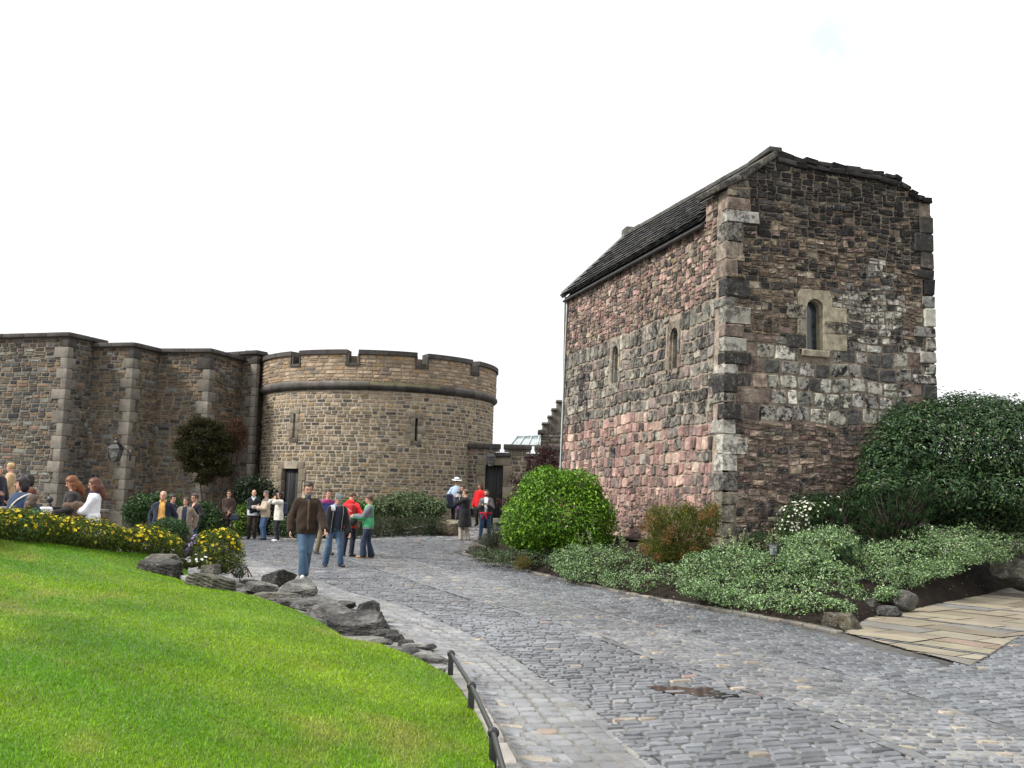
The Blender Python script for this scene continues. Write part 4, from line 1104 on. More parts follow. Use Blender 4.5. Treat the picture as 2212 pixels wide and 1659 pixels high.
# ---- low iron rail along the lawn edge
rl = thing('low_railing', 'low black iron tube rail on short posts edging the lawn', 'railing', at_z(1017, 1530, 0))
posts = [(973, 1455, 0), (1017, 1533, 0), (1064, 1647, 0)]
base = [at_z(x, y, .03) for x, y, _ in posts]
g_ = at_z(1085, 1655, .2); dd_ = g_ - np.array([*base[2][:2], .2]); dd_ /= np.linalg.norm(dd_); base.append(base[2] + dd_ * 1.5); base.append(base[2] + dd_ * 3.)
ra2 = Acc(); top = [b + np.array([0, 0, .170]) for b in base]
pth = [top[0] - (top[1] - top[0]) * .05] + top
pth = res3(pth, 40); add_tube(ra2, pth, .017, n=12); ra2.build('rail', M['iron'], rl)
for b, t in zip(base, top):
    pa_ = Acc(); v, f = rbox((b + t) / 2 - np.array([0, 0, .05]), (.021, .021, .135), .004, yawax(.3)); pa_.add(v, f); po = pa_.build('post', M['iron'], rl)
    ca = Acc(); d = (base[1] - base[0]); d /= np.linalg.norm(d); x = np.cross(d, [0, 0, 1.]); x /= np.linalg.norm(x)
    v, f = lathe(t, [(0, -.020), (.030, -.020), (.035, -.012), (.035, .012), (.030, .020), (0, .020)], 14, np.stack([x, np.cross(d, x), d])); ca.add(v, f); ca.build('collar', M['iron'], po)

# ================================================================== ROCKS
from mathutils import noise as mn
def ico(sub):
    import bmesh
    bm = bmesh.new(); bmesh.ops.create_icosphere(bm, subdivisions=sub, radius=1)
    v = np.array([x.co[:] for x in bm.verts]); f = np.array([[q.index for q in x.verts] for x in bm.faces]); bm.free(); return v, f
ICO5 = ico(5); ICO4 = ico(4); ICO3 = ico(3)
def rock(label, x, y, Y, size, seed, z=None, yaw=0., tilt=(0, 0), col=(.13, .125, .115), cut=9, flat=None, layer=0., group=None, name='boulder', cat='rock', rough=.075, topcol=None):
    """x,y: print position of the rock's middle; Y distance; size = half extents in metres"""
    r = np.random.default_rng(seed); v, f = ICO5
    ns = 6 + cut // 3; az = np.arange(ns) * 2 * pi / ns + r.uniform(-.35, .35, ns); zz = r.uniform(-.15, .55, ns)
    nrm = np.stack([np.cos(az), np.sin(az), zz], 1); nrm = np.vstack([nrm, r.normal(size=(4, 3)) * [1, 1, .5] + [0, 0, .6]])
    nrm /= np.linalg.norm(nrm, axis=1, keepdims=True); dd = np.append(r.uniform(.60, .98, ns), r.uniform(.62, .9, 4))
    tp = flat or (r.uniform(-.18, .18), r.uniform(-.22, .1), .62)
    nrm = np.vstack([nrm, [[tp[0], tp[1], 1.]]]); nrm[-1] /= np.linalg.norm(nrm[-1]); dd = np.append(dd, tp[2])
    den = v @ nrm.T; rr = np.where(den > .05, dd / np.maximum(den, .05), 9).min(1); rr = np.minimum(rr, 1.15)
    p = v * rr[:, None]
    q = p * 1.0
    p = p + v * (noise3(q, seed + 1, 4.) * rough * .45 + noise3(q, seed + 2, 9.) * rough * .5 + noise3(q, seed + 5, 22.) * rough * .25)[:, None]
    if layer:
        ph = p @ np.array([.25, .15, 1.]) * 7 + noise3(p, seed + 3, 2.) * 1.2; st_ = np.abs((ph % 1) - .5) * 2
        p = p * (1 - 1.9 * layer * np.clip(st_ - .5, 0, 1)[:, None] * np.array([1, 1, .3]))
    p = p * np.array(size)
    cx, cy = cos(tilt[0]), cos(tilt[1]); sx_, sy_ = sin(tilt[0]), sin(tilt[1]); col = tuple(x * .8 for x in col); topcol = None if topcol is None else tuple(x * .72 for x in topcol)
    Rx = np.array([[1, 0, 0], [0, cx, -sx_], [0, sx_, cx]]); Ry = np.array([[cy, 0, sy_], [0, 1, 0], [-sy_, 0, cy]])
    p = p @ (Rx @ Ry).T; p = p @ yawax(yaw)
    c = at_y(x, y, Y) if z is None else np.array([*at_y(x, y, Y)[:2], z])
    a = Acc(); n_ = noise3(p * 3, seed + 4, 2.5)
    up = v[:, 2] * 0 + np.clip((p[:, 2] / size[2] - .2) * 2, 0, 1)
    C = np.array(col)[None] * (1 + .3 * n_[:, None])
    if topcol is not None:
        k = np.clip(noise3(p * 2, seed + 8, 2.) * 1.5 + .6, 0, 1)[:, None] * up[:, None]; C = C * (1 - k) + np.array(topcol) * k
    a.add(p + c, f, np.c_[C, np.full(len(C), .55)])
    o = a.build(name, M['rock'], None, False, c); return tag(o, label, cat, group)

OUT = 'rocks of the outcrop along the lawn edge'
DKR = (.045, .043, .038); GRY = (.15, .145, .13); LTR = (.24, .235, .22)
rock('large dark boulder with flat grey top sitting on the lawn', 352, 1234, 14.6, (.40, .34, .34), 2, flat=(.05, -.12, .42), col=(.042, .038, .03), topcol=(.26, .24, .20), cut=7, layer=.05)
rock('flat grey slab in the grass behind the flat-topped dark boulder', 352, 1206, 15.6, (.36, .28, .10), 102, col=(.16, .15, .13), flat=(0, 0, .6))
rock('thin dark sliver of rock pointing left out of the flat-topped boulder', 288, 1243, 14.3, (.20, .14, .06), 103, col=(.07, .065, .055))
rock('pale flat stone lying between the dark boulder and the humped lichened rock', 414, 1247, 14.5, (.19, .16, .05), 104, col=(.34, .34, .34), flat=(0, 0, .5))
rock('humped mossy grey-green rock on the lawn below the yellow-flowered bush', 452, 1268, 13.6, (.46, .36, .25), 105, tilt=(0, .12), col=(.125, .12, .085), layer=.10, topcol=(.19, .185, .15))
rock('small buff stone half buried under the yellow-flowered bush', 458, 1228, 16.3, (.18, .13, .10), 106, col=(.17, .16, .13))
rock('upright mossy pointed boulder among white and purple flowers', 392, 1182, 17.5, (.30, .26, .42), 107, tilt=(.1, .25), col=(.12, .115, .085), topcol=(.17, .165, .13), cut=10)
rock('low buff stone beneath the dark round shrub by the hedge end', 345, 1183, 16.6, (.22, .16, .13), 108, col=(.16, .145, .12))
rock('dark wedge-shaped stone tipped up at the far end of the outcrop', 596, 1248, 16.4, (.32, .20, .16), 109, tilt=(0, -.35), col=(.048, .046, .04), group=OUT, cut=11, layer=.05)
rock('low cracked stone at the foot of the tipped-up dark wedge', 572, 1268, 15.4, (.34, .25, .09), 110, tilt=(.05, .1), col=(.19, .185, .165), layer=.12, group=OUT)
rock('pale ridged slab below the feet of the man in the brown jacket', 648, 1270, 15.0, (.36, .34, .10), 111, yaw=-.4, tilt=(.12, .12), col=(.22, .215, .195), layer=.14, group=OUT)
rock('low flat lichened stone at the grass edge beside the ridged slab', 592, 1286, 14.6, (.36, .26, .06), 112, col=(.20, .19, .155), layer=.1, group=OUT)
rock('long grey slab in the middle of the outcrop', 694, 1304, 13.6, (.42, .33, .09), 113, yaw=-.35, tilt=(.08, .08), col=(.21, .205, .19), layer=.14, group=OUT)
rock('broad pale slab sloping to the lawn beside the black rock block', 722, 1325, 12.9, (.45, .36, .10), 114, yaw=-.3, tilt=(.12, .1), col=(.20, .195, .175), layer=.14, group=OUT)
rock('black angular block standing above the gutter', 797, 1322, 12.8, (.21, .17, .20), 115, tilt=(0, -.2), col=(.03, .03, .03), group=OUT, cut=12)
rock('black ridge of rock just under the angular block', 792, 1335, 12.5, (.27, .16, .10), 215, tilt=(0, -.1), col=(.035, .034, .033), group=OUT, cut=12)
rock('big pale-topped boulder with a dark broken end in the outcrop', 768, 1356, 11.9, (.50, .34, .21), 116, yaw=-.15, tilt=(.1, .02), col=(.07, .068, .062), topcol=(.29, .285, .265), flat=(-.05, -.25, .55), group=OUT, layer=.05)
rock('small flat stone in the grass left of the pale-topped boulder', 660, 1347, 12.2, (.24, .17, .045), 117, col=(.17, .155, .12), group=OUT)
rock('small dark jagged rock right of the pale-topped boulder', 852, 1383, 11.3, (.15, .14, .10), 118, col=(.05, .049, .046), group=OUT, cut=12)
rock('dark pointed stone between the jagged rock and the gutter', 877, 1394, 10.9, (.12, .11, .08), 218, col=(.055, .054, .05), group=OUT, cut=12)
rock('low dark stone by the setts above the jagged rock', 836, 1368, 11.7, (.16, .12, .07), 318, col=(.06, .058, .053), group=OUT, cut=12)
rock('low smooth pale grey rock next to the end of the iron rail', 905, 1424, 10.0, (.34, .26, .075), 119, yaw=-.5, tilt=(.06, .12), col=(.27, .27, .26), flat=(0, -.2, .6), group=OUT, layer=.04)
rock('flat pale stone beside the first railing post', 945, 1444, 9.5, (.17, .15, .045), 219, col=(.30, .30, .29), group=OUT)
rock('small pale chip of stone on the setts near the outcrop', 905, 1395, 10.6, (.20, .12, .04), 319, col=(.27, .265, .25), group=OUT)
rock('brown hollow-topped boulder at the paving corner between bed and road', 1815, 1340, 13.3, (.27, .22, .15), 120, flat=(0, -.25, .60), col=(.115, .10, .065), topcol=(.22, .20, .14), cut=8, rough=.07)
rock('upright two-tone grey stone at the edge of the flagged path', 1958, 1292, 15.6, (.20, .16, .17), 121, tilt=(.2, .2), col=(.15, .145, .125), cut=11)
rock('low grey lump of stone beside the flagged path', 1918, 1318, 14.9, (.23, .14, .09), 122, col=(.13, .13, .125), cut=11, layer=.1)
rock('small round dark stone under the edge of the variegated shrub', 1878, 1300, 15.3, (.12, .11, .09), 222, col=(.11, .105, .09))
rock('large rounded boulder in the shade at the frame edge under the shrubs', 2205, 1232, 19.3, (.58, .4, .34), 123, tilt=(0, .15), col=(.105, .10, .075))
rock('dark split slate lying on the soil in front of the variegated shrub', 1756, 1315, 14.9, (.14, .1, .03), 223, col=(.04, .038, .036))
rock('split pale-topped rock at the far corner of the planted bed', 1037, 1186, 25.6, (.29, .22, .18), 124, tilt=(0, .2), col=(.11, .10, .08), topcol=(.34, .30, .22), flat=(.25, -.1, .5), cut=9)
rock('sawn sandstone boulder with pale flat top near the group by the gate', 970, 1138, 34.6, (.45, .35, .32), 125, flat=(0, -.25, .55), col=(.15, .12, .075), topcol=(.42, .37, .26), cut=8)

BED_ = 'small stones bedded in the rock outcrop'
for i, (x, y, s) in enumerate(((545, 1278, .16), (625, 1300, .17), (670, 1290, .18), (735, 1305, .17), (690, 1325, .14), (815, 1388, .13), (850, 1405, .15), (540, 1256, .12), (930, 1420, .12), (640, 1296, .15), (745, 1340, .15), (870, 1408, .13))):
    Yr = at_z(x, y, .06)[1]
    rock('low grey stone bedded between the larger slabs of the lawn-edge outcrop', x, y, Yr, (s * 1.5, s * 1.1, s * .30), 700 + i, yaw=-.3 + .3 * sin(i * 2.1), tilt=(.1, .1 * sin(i)), col=[(.20, .195, .18), (.14, .135, .125), (.24, .235, .22), (.09, .086, .08)][i % 4], layer=.12, group=BED_, cut=10)
# ================================================================== PLANTS
def blobs_px(Y, *b):
    """(x, y, rx, rz[, depth m[, dY]]) in print pixels -> world ellipsoids"""
    out = []
    for t in b:
        x, y, rx, rz = t[:4]; dY = t[5] if len(t) > 5 else 0
        c = at_y(x, y, Y + dY); s = (Y + dY) / FPX
        ry = t[4] if len(t) > 4 and t[4] else rx * s
        out.append((c, np.array([rx * s, ry, rz * s])))
    return out
def cloud_pts(rng, blobs, n, lump=.16, shell=.35, seed=0, floor=None, lf=3.5):
    ar = np.array([(r[0] * r[1] + r[1] * r[2] + r[0] * r[2]) for _, r in blobs]); k = rng.choice(len(blobs), n * 2, p=ar / ar.sum())
    C = np.array([b[0] for b in blobs])[k]; Rr = np.array([b[1] for b in blobs])[k]
    d = rng.normal(size=(n * 2, 3)); d /= np.linalg.norm(d, axis=1, keepdims=True)
    t = 1 - np.abs(rng.normal(0, shell, n * 2)); t = np.clip(t, .15, 1); t = np.where(rng.random(n * 2) < .05, 1 + rng.random(n * 2) ** 2 * .16, t)
    lum = 1 + lump * noise3(d * 1.0 + k[:, None] * 3.1, seed + 40, lf) + lump * .6 * noise3(d + k[:, None] * 1.7, seed + 41, lf * 2.3)
    P = C + d * Rr * (t * lum)[:, None]
    keep = np.ones(n * 2, bool)
    for i, (c, r) in enumerate(blobs):
        q = np.linalg.norm((P - c) / r, axis=1); keep &= (q > .62) | (k == i)
    if floor is not None: keep &= P[:, 2] > floor
    N_ = d / Rr; N_ /= np.linalg.norm(N_, axis=1, keepdims=True)
    i = np.where(keep)[0][:n]
    return P[i], N_[i], t[i]
def leaves(acc, rng, P, N_, L, W, pal, up=.3, rnd=.7, fold=.25, jit=.13, droop=0., flat=False, along=.0):
    n = len(P)
    nn = N_ * (1 - rnd) + rng.normal(size=(n, 3)) * rnd * .6 + np.array([0, 0, up]); nn /= np.linalg.norm(nn, axis=1, keepdims=True)
    a = rng.normal(size=(n, 3)) + N_ * along + np.array([0, 0, -droop]); a -= nn * (a * nn).sum(1, keepdims=True); a /= np.maximum(np.linalg.norm(a, axis=1, keepdims=True), 1e-6)
    b = np.cross(nn, a)
    l = L * rng.uniform(.6, 1.25, (n, 1)); w_ = W * rng.uniform(.7, 1.2, (n, 1))
    V = np.stack([P, P + a * l * .45 + b * w_ * .5 + nn * w_ * fold, P + a * l - nn * l * .12, P + a * l * .45 - b * w_ * .5 + nn * w_ * fold], 1)
    c = pick(rng, pal, n, jit); c[:, 3] = 1
    F = np.array([[0, 1, 2], [0, 2, 3]])[None] + np.arange(n)[:, None, None] * 4
    acc.add(V.reshape(-1, 3), F.reshape(-1, 3), np.repeat(c, 4, 0))
def flowers(acc, rng, P, N_, size, pal, petals=5):
    n = len(P)
    nn = N_ + rng.normal(size=(n, 3)) * .35 + np.array([0, 0, .3]); nn /= np.linalg.norm(nn, axis=1, keepdims=True)
    a = np.cross(nn, rng.normal(size=(n, 3))); a /= np.linalg.norm(a, axis=1, keepdims=True); b = np.cross(nn, a)
    s = size * rng.uniform(.6, 1.2, (n, 1)); m = petals * 2; V = [P + nn * .012 - nn * s * .1]
    for i in range(m):
        th = 2 * pi * i / m; r = s * (1 if i % 2 == 0 else .62); V.append(P + (a * cos(th) + b * sin(th)) * r + nn * (.012 + .12 * s))
    V = np.stack(V, 1); F = np.array([[0, 1 + i, 1 + (i + 1) % m] for i in range(m)])[None] + np.arange(n)[:, None, None] * (m + 1)
    c = pick(rng, pal, n, .08); c[:, 3] = 1
    acc.add(V.reshape(-1, 3), F.reshape(-1, 3), np.repeat(c, m + 1, 0))
def stems(acc, rng, base, blobs, n, r=.012, col=(.06, .045, .03)):
    for i in range(n):
        c, rr = blobs[rng.integers(len(blobs))]; d = rng.normal(size=3); d /= np.linalg.norm(d); d[2] = abs(d[2])
        e = c + d * rr * .7; b = np.array(base) + np.array([*rng.normal(0, .06, 2), 0]); m_ = (b + e) / 2 + rng.normal(0, .05, 3)
        add_tube(acc, [b, (b + m_) / 2 + rng.normal(0, .02, 3), m_, (m_ + e) / 2 + rng.normal(0, .02, 3), e], [r, r * .85, r * .7, r * .5, r * .25], (*col, 1), 6)
def shrub(name, label, cat, blobs, base, n, L, W, pal, seed, mat='leaf', lump=.16, shell=.35, up=.3, rnd=.7, fold=.25, droop=0., nst=10, fl=None, group=None, along=0., str_=.012, floor=None, lf=3.5):
    r = np.random.default_rng(seed); o = thing(name, label, cat, tuple(base), group)
    P, N_, t = cloud_pts(r, blobs, n, lump, shell, seed, floor if floor is not None else base[2] - .02, lf)
    a = Acc(); leaves(a, r, P, N_, L, W, pal, up, rnd, fold, .14, droop, along=along); a.build('foliage', M[mat], o, smooth=False)
    if nst:
        s = Acc(); stems(s, r, base, blobs, nst, str_); s.build('stems', M['bark'], o)
    if fl:
        nf, size, fp, upb = fl; P, N_, t = cloud_pts(r, blobs, nf * 2, lump, .06, seed, base[2], lf)
        k = (N_[:, 2] > upb[0]) & (r.random(len(P)) < np.clip(.35 + upb[1] * N_[:, 2], 0, 1)); P, N_ = P[k][:nf], N_[k][:nf]
        near = np.argsort(np.linalg.norm(P - CAM, axis=1)); P, N_ = P[near], N_[near]
        for q in range(min(100, len(P))):
            a = Acc(); flowers(a, r, P[q:q + 1], N_[q:q + 1], size, fp); a.build('flower', M['petal'], o, smooth=False)
        if len(P) > 100:
            a = Acc(); flowers(a, r, P[100:], N_[100:], size, fp); tag(a.build('flowers', M['petal'], o, smooth=False), kind='stuff')
    return o
GB = [(4, (0.0882, 0.2135, 0.0129)), (3, (0.1557, 0.3079, 0.0177)), (2, (0.0363, 0.0993, 0.0096)), (1.5, (0.2284, 0.3773, 0.0322))]
DKG = [(4, (0.0180, 0.0372, 0.0144)), (3, (0.0270, 0.0510, 0.0204)), (2, (0.0120, 0.0252, 0.0108)), (1, (0.0450, 0.0720, 0.0300)), (.5, (0.0420, 0.0300, 0.0150))]
VAR = [(4, (0.2178, 0.3184, 0.1544)), (3, (0.1049, 0.1930, 0.0691)), (4, (0.0363, 0.0868, 0.0244)), (3.5, (0.3711, 0.4729, 0.2763)), (1, (0.1774, 0.3088, 0.0568))]
VARD = [(4, (0.1125, 0.1575, 0.0825)), (4, (0.0525, 0.0900, 0.0375)), (3, (0.0300, 0.0562, 0.0225)), (1, (0.2100, 0.2475, 0.1500))]
PIN = [(4, (0.0200, 0.0501, 0.0164)), (3, (0.0319, 0.0728, 0.0200)), (2, (0.0127, 0.0309, 0.0118))]
YGR = [(4, (0.1008, 0.1428, 0.0210)), (3, (0.0588, 0.0924, 0.0168)), (3, (0.1428, 0.1848, 0.0294)), (2, (0.0336, 0.0546, 0.0126))]
YEL = [(4, (0.6400, 0.4960, 0.0120)), (2, (0.6880, 0.5760, 0.0480)), (1, (0.5760, 0.4000, 0.0080))]
MID = [(4, (0.0292, 0.0650, 0.0163)), (3, (0.0423, 0.0910, 0.0195)), (2, (0.0182, 0.0390, 0.0117)), (1, (0.0650, 0.1235, 0.0260))]
# --- bed in front of the chapel
b = blobs_px(23.0, (1206, 1110, 104, 84, 1.15), (1150, 1125, 62, 66, .9, -.2), (1265, 1118, 62, 72, .9), (1190, 1052, 66, 42, .7), (1235, 1060, 62, 44, .7), (1175, 1160, 85, 36, .9), (1240, 1165, 80, 32, .9), (1180, 1022, 24, 16, .3))
shrub('bush', 'big rounded bright green bush with broad glossy leaves beside the chapel', 'bush', b, at_y(1205, 1195, 23), 24000, .085, .045, GB, 201, lump=.17, shell=.18, nst=14, up=.35)
b = blobs_px(18.9, (1445, 1135, 40, 46, .4), (1480, 1150, 52, 60, .5), (1525, 1140, 32, 50, .35), (1415, 1125, 22, 32, .25), (1540, 1112, 18, 28, .2), (1465, 1195, 60, 34, .5), (1430, 1180, 42, 34, .4), (1487, 1108, 16, 22, .2))
HEA = [(4, (0.0982, 0.1286, 0.0168)), (3, (0.1386, 0.1773, 0.0231)), (4, (0.0462, 0.0630, 0.0105)), (1, (0.1733, 0.1050, 0.0263)), (.5, (0.2195, 0.1444, 0.0420))]
o = shrub('heather_bush', 'upright olive and rust-brown tree heather against the chapel corner', 'bush', b, at_y(1475, 1226, 18.9), 17000, .065, .011, HEA, 202, 'leafm', lump=.30, shell=.3, up=.0, rnd=.5, along=.2, droop=-1.6, nst=22, lf=6.)
r = np.random.default_rng(9); a = Acc()
for (x, y, rr) in ((1405, 1122, 14), (1450, 1148, 12), (1533, 1110, 12), (1545, 1098, 9), (1440, 1162, 14), (1395, 1185, 15), (1500, 1190, 16), (1515, 1115, 10), (1480, 1205, 14), (1535, 1150, 8), (1390, 1140, 9), (1420, 1205, 10)):
    c = at_y(x, y, 18.5); s = rr * 18.5 / FPX; d = r.normal(size=(230, 3)); P = c + d * s * .5
    leaves(a, r, P, d / np.linalg.norm(d, axis=1, keepdims=True), .035, .013, [(3, (.19, .10, .033)), (2, (.13, .065, .022)), (1, (.25, .15, .06))], 0, .8)
a.build('faded_flowers', M['leafm'], o, smooth=False)
def gcover(label, Y, bl, n, seed, pal=VAR, L=.045, W=.024, **kw):
    b = blobs_px(Y, *bl); base = b[0][0].copy(); base[2] = min(c[2] - r_[2] * .8 for c, r_ in b)
    return shrub('variegated_shrub', label, 'shrub', b, base, n, L, W, pal, seed, 'leafm', lump=kw.pop('lump', .34), shell=.17, up=.45, rnd=.75, nst=16, lf=6., floor=-1, **kw)
gcover('low dark silvery shrub spreading beneath the big bright green bush', 22.4, [(1060, 1200, 42, 16, .5, 1.2), (1110, 1205, 46, 17, .5), (1165, 1204, 40, 19, .5), (1215, 1215, 40, 20, .5, -1.)], 5200, 211, VARD)
gcover('silver variegated shrub edging the bed between green bush and heather', 19.6, [(1240, 1210, 48, 30, .6), (1290, 1208, 55, 34, .7), (1345, 1222, 55, 32, .6), (1400, 1238, 52, 32, .55, -.6), (1445, 1246, 44, 28, .5, -1.7), (1478, 1262, 40, 24, .45, -2.4), (1280, 1240, 44, 18, .4, -.6), (1340, 1252, 46, 20, .4, -1.4), (1400, 1262, 46, 22, .4, -2.1), (1235, 1230, 34, 22, .4, -.6)], 12500, 212)
gcover('widest silver variegated mound, on both sides of the small floodlight', 16.4, [(1520, 1232, 56, 40, .6, .6), (1590, 1222, 70, 44, .8, .5), (1660, 1240, 80, 52, .9), (1740, 1230, 70, 50, .8), (1640, 1275, 60, 32, .5, -.7), (1720, 1278, 66, 34, .5, -.9), (1790, 1260, 62, 46, .7, -.4), (1835, 1290, 34, 24, .4, -.8), (1760, 1180, 66, 38, .7, .9), (1800, 1170, 56, 34, .6, 1.2), (1560, 1260, 50, 24, .4, -.2), (1530, 1278, 40, 18, .3, -.8), (1600, 1292, 44, 18, .3, -1.1), (1680, 1302, 54, 24, .35, -1.7), (1640, 1306, 44, 20, .3, -1.5), (1720, 1312, 44, 20, .3, -2.1), (1500, 1268, 40, 20, .3, -1.), (1570, 1290, 44, 18, .3, -1.2), (1760, 1304, 50, 22, .35, -2.1), (1812, 1312, 36, 18, .3, -2.1)], 31000, 213)
gcover('long silver variegated shrub overhanging dark soil above the flagged path', 18.2, [(1880, 1222, 62, 46, .7, -.6), (1940, 1206, 70, 44, .8), (2010, 1190, 70, 44, .9), (2070, 1180, 66, 42, .8, .5), (1900, 1252, 44, 24, .4, -1.2), (2130, 1170, 50, 30, .6, 1.2), (2190, 1175, 50, 26, .6, 1.4), (2080, 1205, 34, 16, .3, -.2), (1950, 1245, 50, 20, .4, -1.2), (2020, 1228, 50, 18, .4, -.9), (2140, 1198, 40, 18, .4, .6)], 21000, 214)
gcover('small sprig of variegated leaves on bare soil by the two-tone stone', 15.6, [(1918, 1278, 24, 10, .2), (1900, 1288, 16, 9, .15)], 700, 215)
b = blobs_px(19.3, (1722, 1125, 44, 40, .4), (1710, 1150, 36, 28, .4), (1745, 1110, 34, 26, .4))
shrub('white_flowered_shrub', 'rounded shrub thick with small white flowers near the gable foot', 'shrub', b, at_y(1722, 1175, 19.3), 4200, .045, .022, MID, 221, lump=.15, shell=.2, fl=(330, .030, [(3, (.82, .80, .70)), (1, (.75, .74, .55))], (-.5, .3)))
b = blobs_px(19.7, (1800, 1105, 44, 34, .5), (1760, 1092, 34, 24, .4), (1840, 1100, 34, 30, .4))
shrub('white_flowered_shrub', 'leafy shrub with scattered white flowers behind the small dark pine', 'shrub', b, at_y(1795, 1150, 19.7), 4200, .06, .03, MID, 222, fl=(110, .035, [(1, (.82, .82, .76))], (-.2, .4)))
b = blobs_px(22, (2100, 1108, 46, 24, .5), (2045, 1095, 34, 20, .4), (2150, 1118, 40, 22, .4))
shrub('white_flowered_shrub', 'sparse white-flowered shrub beneath the great dark evergreen', 'shrub', b, at_y(2100, 1145, 22), 2600, .055, .028, MID, 223, fl=(45, .04, [(1, (.82, .82, .76))], (-.2, .4)))
b = blobs_px(19.8, (1738, 1078, 34, 16, .3), (1780, 1075, 30, 14, .3), (1840, 1066, 30, 16, .3))
shrub('low_shrub', 'low dark green shrub tight against the foot of the gable wall', 'shrub', b, at_y(1780, 1110, 19.8), 2200, .05, .022, DKG, 224)
b = blobs_px(19.2, (1640, 1163, 26, 14, .25), (1612, 1166, 16, 10, .2))
shrub('low_shrub', 'small dark fern-like shrub at the chapel corner by the floodlight', 'shrub', b, at_y(1630, 1180, 19.2), 1000, .05, .016, MID, 225)
def pine(label, Y, bl, base, tufts, seed, nd=46, L=.075):
    r = np.random.default_rng(seed); b = blobs_px(Y, *bl); o = thing('dwarf_pine', label, 'pine', tuple(base)); a = Acc(); s = Acc()
    P, N_, t = cloud_pts(r, b, tufts, .2, .3, seed, base[2], 5.)
    for p, n_ in zip(P, N_):
        ax = n_ * .5 + np.array([0, 0, .9]) + r.normal(size=3) * .25; ax /= np.linalg.norm(ax); tl = r.uniform(.06, .15)
        q = p[None] + ax[None] * r.uniform(0, tl, (nd, 1)); d = r.normal(size=(nd, 3)); d -= ax * (d @ ax)[:, None]; d /= np.linalg.norm(d, axis=1, keepdims=True); d = d * .8 + ax * .7
        leaves(a, r, q, d / np.linalg.norm(d, axis=1, keepdims=True), L * .2, .002, PIN, 0, .0)
        w_ = np.cross(d, r.normal(size=(nd, 3))); w_ /= np.linalg.norm(w_, axis=1, keepdims=True); l = L * r.uniform(.7, 1.2, (nd, 1))
        V = np.stack([q - w_ * .0045, q + w_ * .0045, q + d * l], 1); c = pick(r, PIN, nd, .15); c[:, 3] = 1
        a.add(V.reshape(-1, 3), np.arange(3 * nd).reshape(-1, 3), np.repeat(c, 3, 0))
        m_ = (p + np.array(base)) / 2 + np.array([0, 0, -.05]) + r.normal(0, .04, 3)
        if r.random() < .35: add_tube(s, [np.array(base) + r.normal(0, .03, 3) * [1, 1, 0], m_, p + ax * tl], [.018, .013, .005], (.05, .04, .032, 1), 5)
    a.build('foliage', M['leafm'], o, smooth=False); s.build('trunk', M['bark'], o)
pine('spreading dwarf pine with dark needle tufts in the middle of the bed', 18.7, [(1905, 1115, 48, 50, .5), (1960, 1110, 46, 46, .5), (1930, 1085, 30, 30, .4), (1995, 1075, 22, 36, .3), (1890, 1150, 40, 26, .4), (1950, 1155, 36, 22, .4)], at_y(1920, 1180, 18.7), 480, 231)
pine('dark wide dwarf pine at the frame edge below the great evergreen', 21.2, [(2110, 1125, 70, 34, .6), (2190, 1130, 60, 36, .6), (2230, 1110, 50, 34, .6)], at_y(2150, 1170, 21.2), 330, 232)
pine('small dark pine behind the white-flowered shrub', 19.2, [(1790, 1128, 30, 28, .3), (1828, 1110, 20, 30, .3), (1770, 1140, 20, 20, .25)], at_y(1790, 1160, 19.2), 150, 233)
pine('tiny pine seedling growing up through the widest variegated mound', 16.6, [(1800, 1215, 20, 22, .2), (1830, 1205, 14, 20, .2), (1780, 1232, 22, 12, .2)], at_y(1805, 1245, 16.6), 70, 234)
b = blobs_px(20.0, (2040, 965, 150, 105, 1.0), (1925, 1010, 70, 85, .65, -.3), (2150, 960, 130, 100, 1.3), (2090, 900, 120, 52, 1.1, .6), (1980, 915, 70, 44, .6), (2230, 1000, 110, 110, 1.2), (2010, 1055, 110, 48, .9, -.5), (1900, 1055, 48, 42, .6, -.8), (2160, 1060, 110, 50, .9, -.5), (2260, 930, 100, 60, 1.2), (2380, 980, 120, 120, 1.2), (2110, 1085, 90, 44, .8, -.2), (2200, 1090, 90, 44, .8, -.2), (1985, 1085, 80, 36, .5, -.4), (2100, 985, 120, 90, 1.0), (2060, 1118, 60, 26, .5, -.2), (2150, 1115, 90, 30, .6))
EVG = [(4, (0.0347, 0.0801, 0.0294)), (3, (0.0576, 0.1179, 0.0409)), (3, (0.0163, 0.0376, 0.0146)), (1.6, (0.1153, 0.1885, 0.0682)), (.5, (0.0806, 0.0648, 0.0294))]
shrub('evergreen_shrub', 'great dark evergreen shrub with drooping leaves at the chapel corner', 'shrub', b, at_y(2050, 1140, 20), 62000, .105, .037, EVG, 241, lump=.27, shell=.24, up=.55, rnd=.45, droop=.5, nst=9, str_=.03, lf=6.5)
b = blobs_px(24.6, (1066, 1152, 16, 26, .25), (1058, 1168, 18, 18, .25), (1083, 1140, 14, 24, .2))
shrub('rosemary_bush', 'dark grey-green spiky herb bush left of the bright green bush', 'bush', b, at_y(1066, 1185, 24.6), 2600, .06, .008, [(3, (.05, .085, .045)), (2, (.035, .06, .03)), (1, (.10, .09, .07))], 251, 'leafm', shell=.35, droop=-1.2)
b = blobs_px(25.4, (1052, 1166, 22, 12, .3), (1030, 1190, 16, 8, .2), (1075, 1172, 20, 12, .3))
shrub('lavender_bush', 'low grey-green herb tuft behind the split pale-topped rock', 'bush', b, at_y(1050, 1190, 25.4), 1800, .05, .009, [(3, (.08, .10, .05)), (2, (.05, .07, .035)), (1, (.14, .10, .09))], 252, 'leafm', droop=-1.)
b = blobs_px(21.9, (1130, 1215, 20, 16, .2), (1120, 1222, 14, 10, .15))
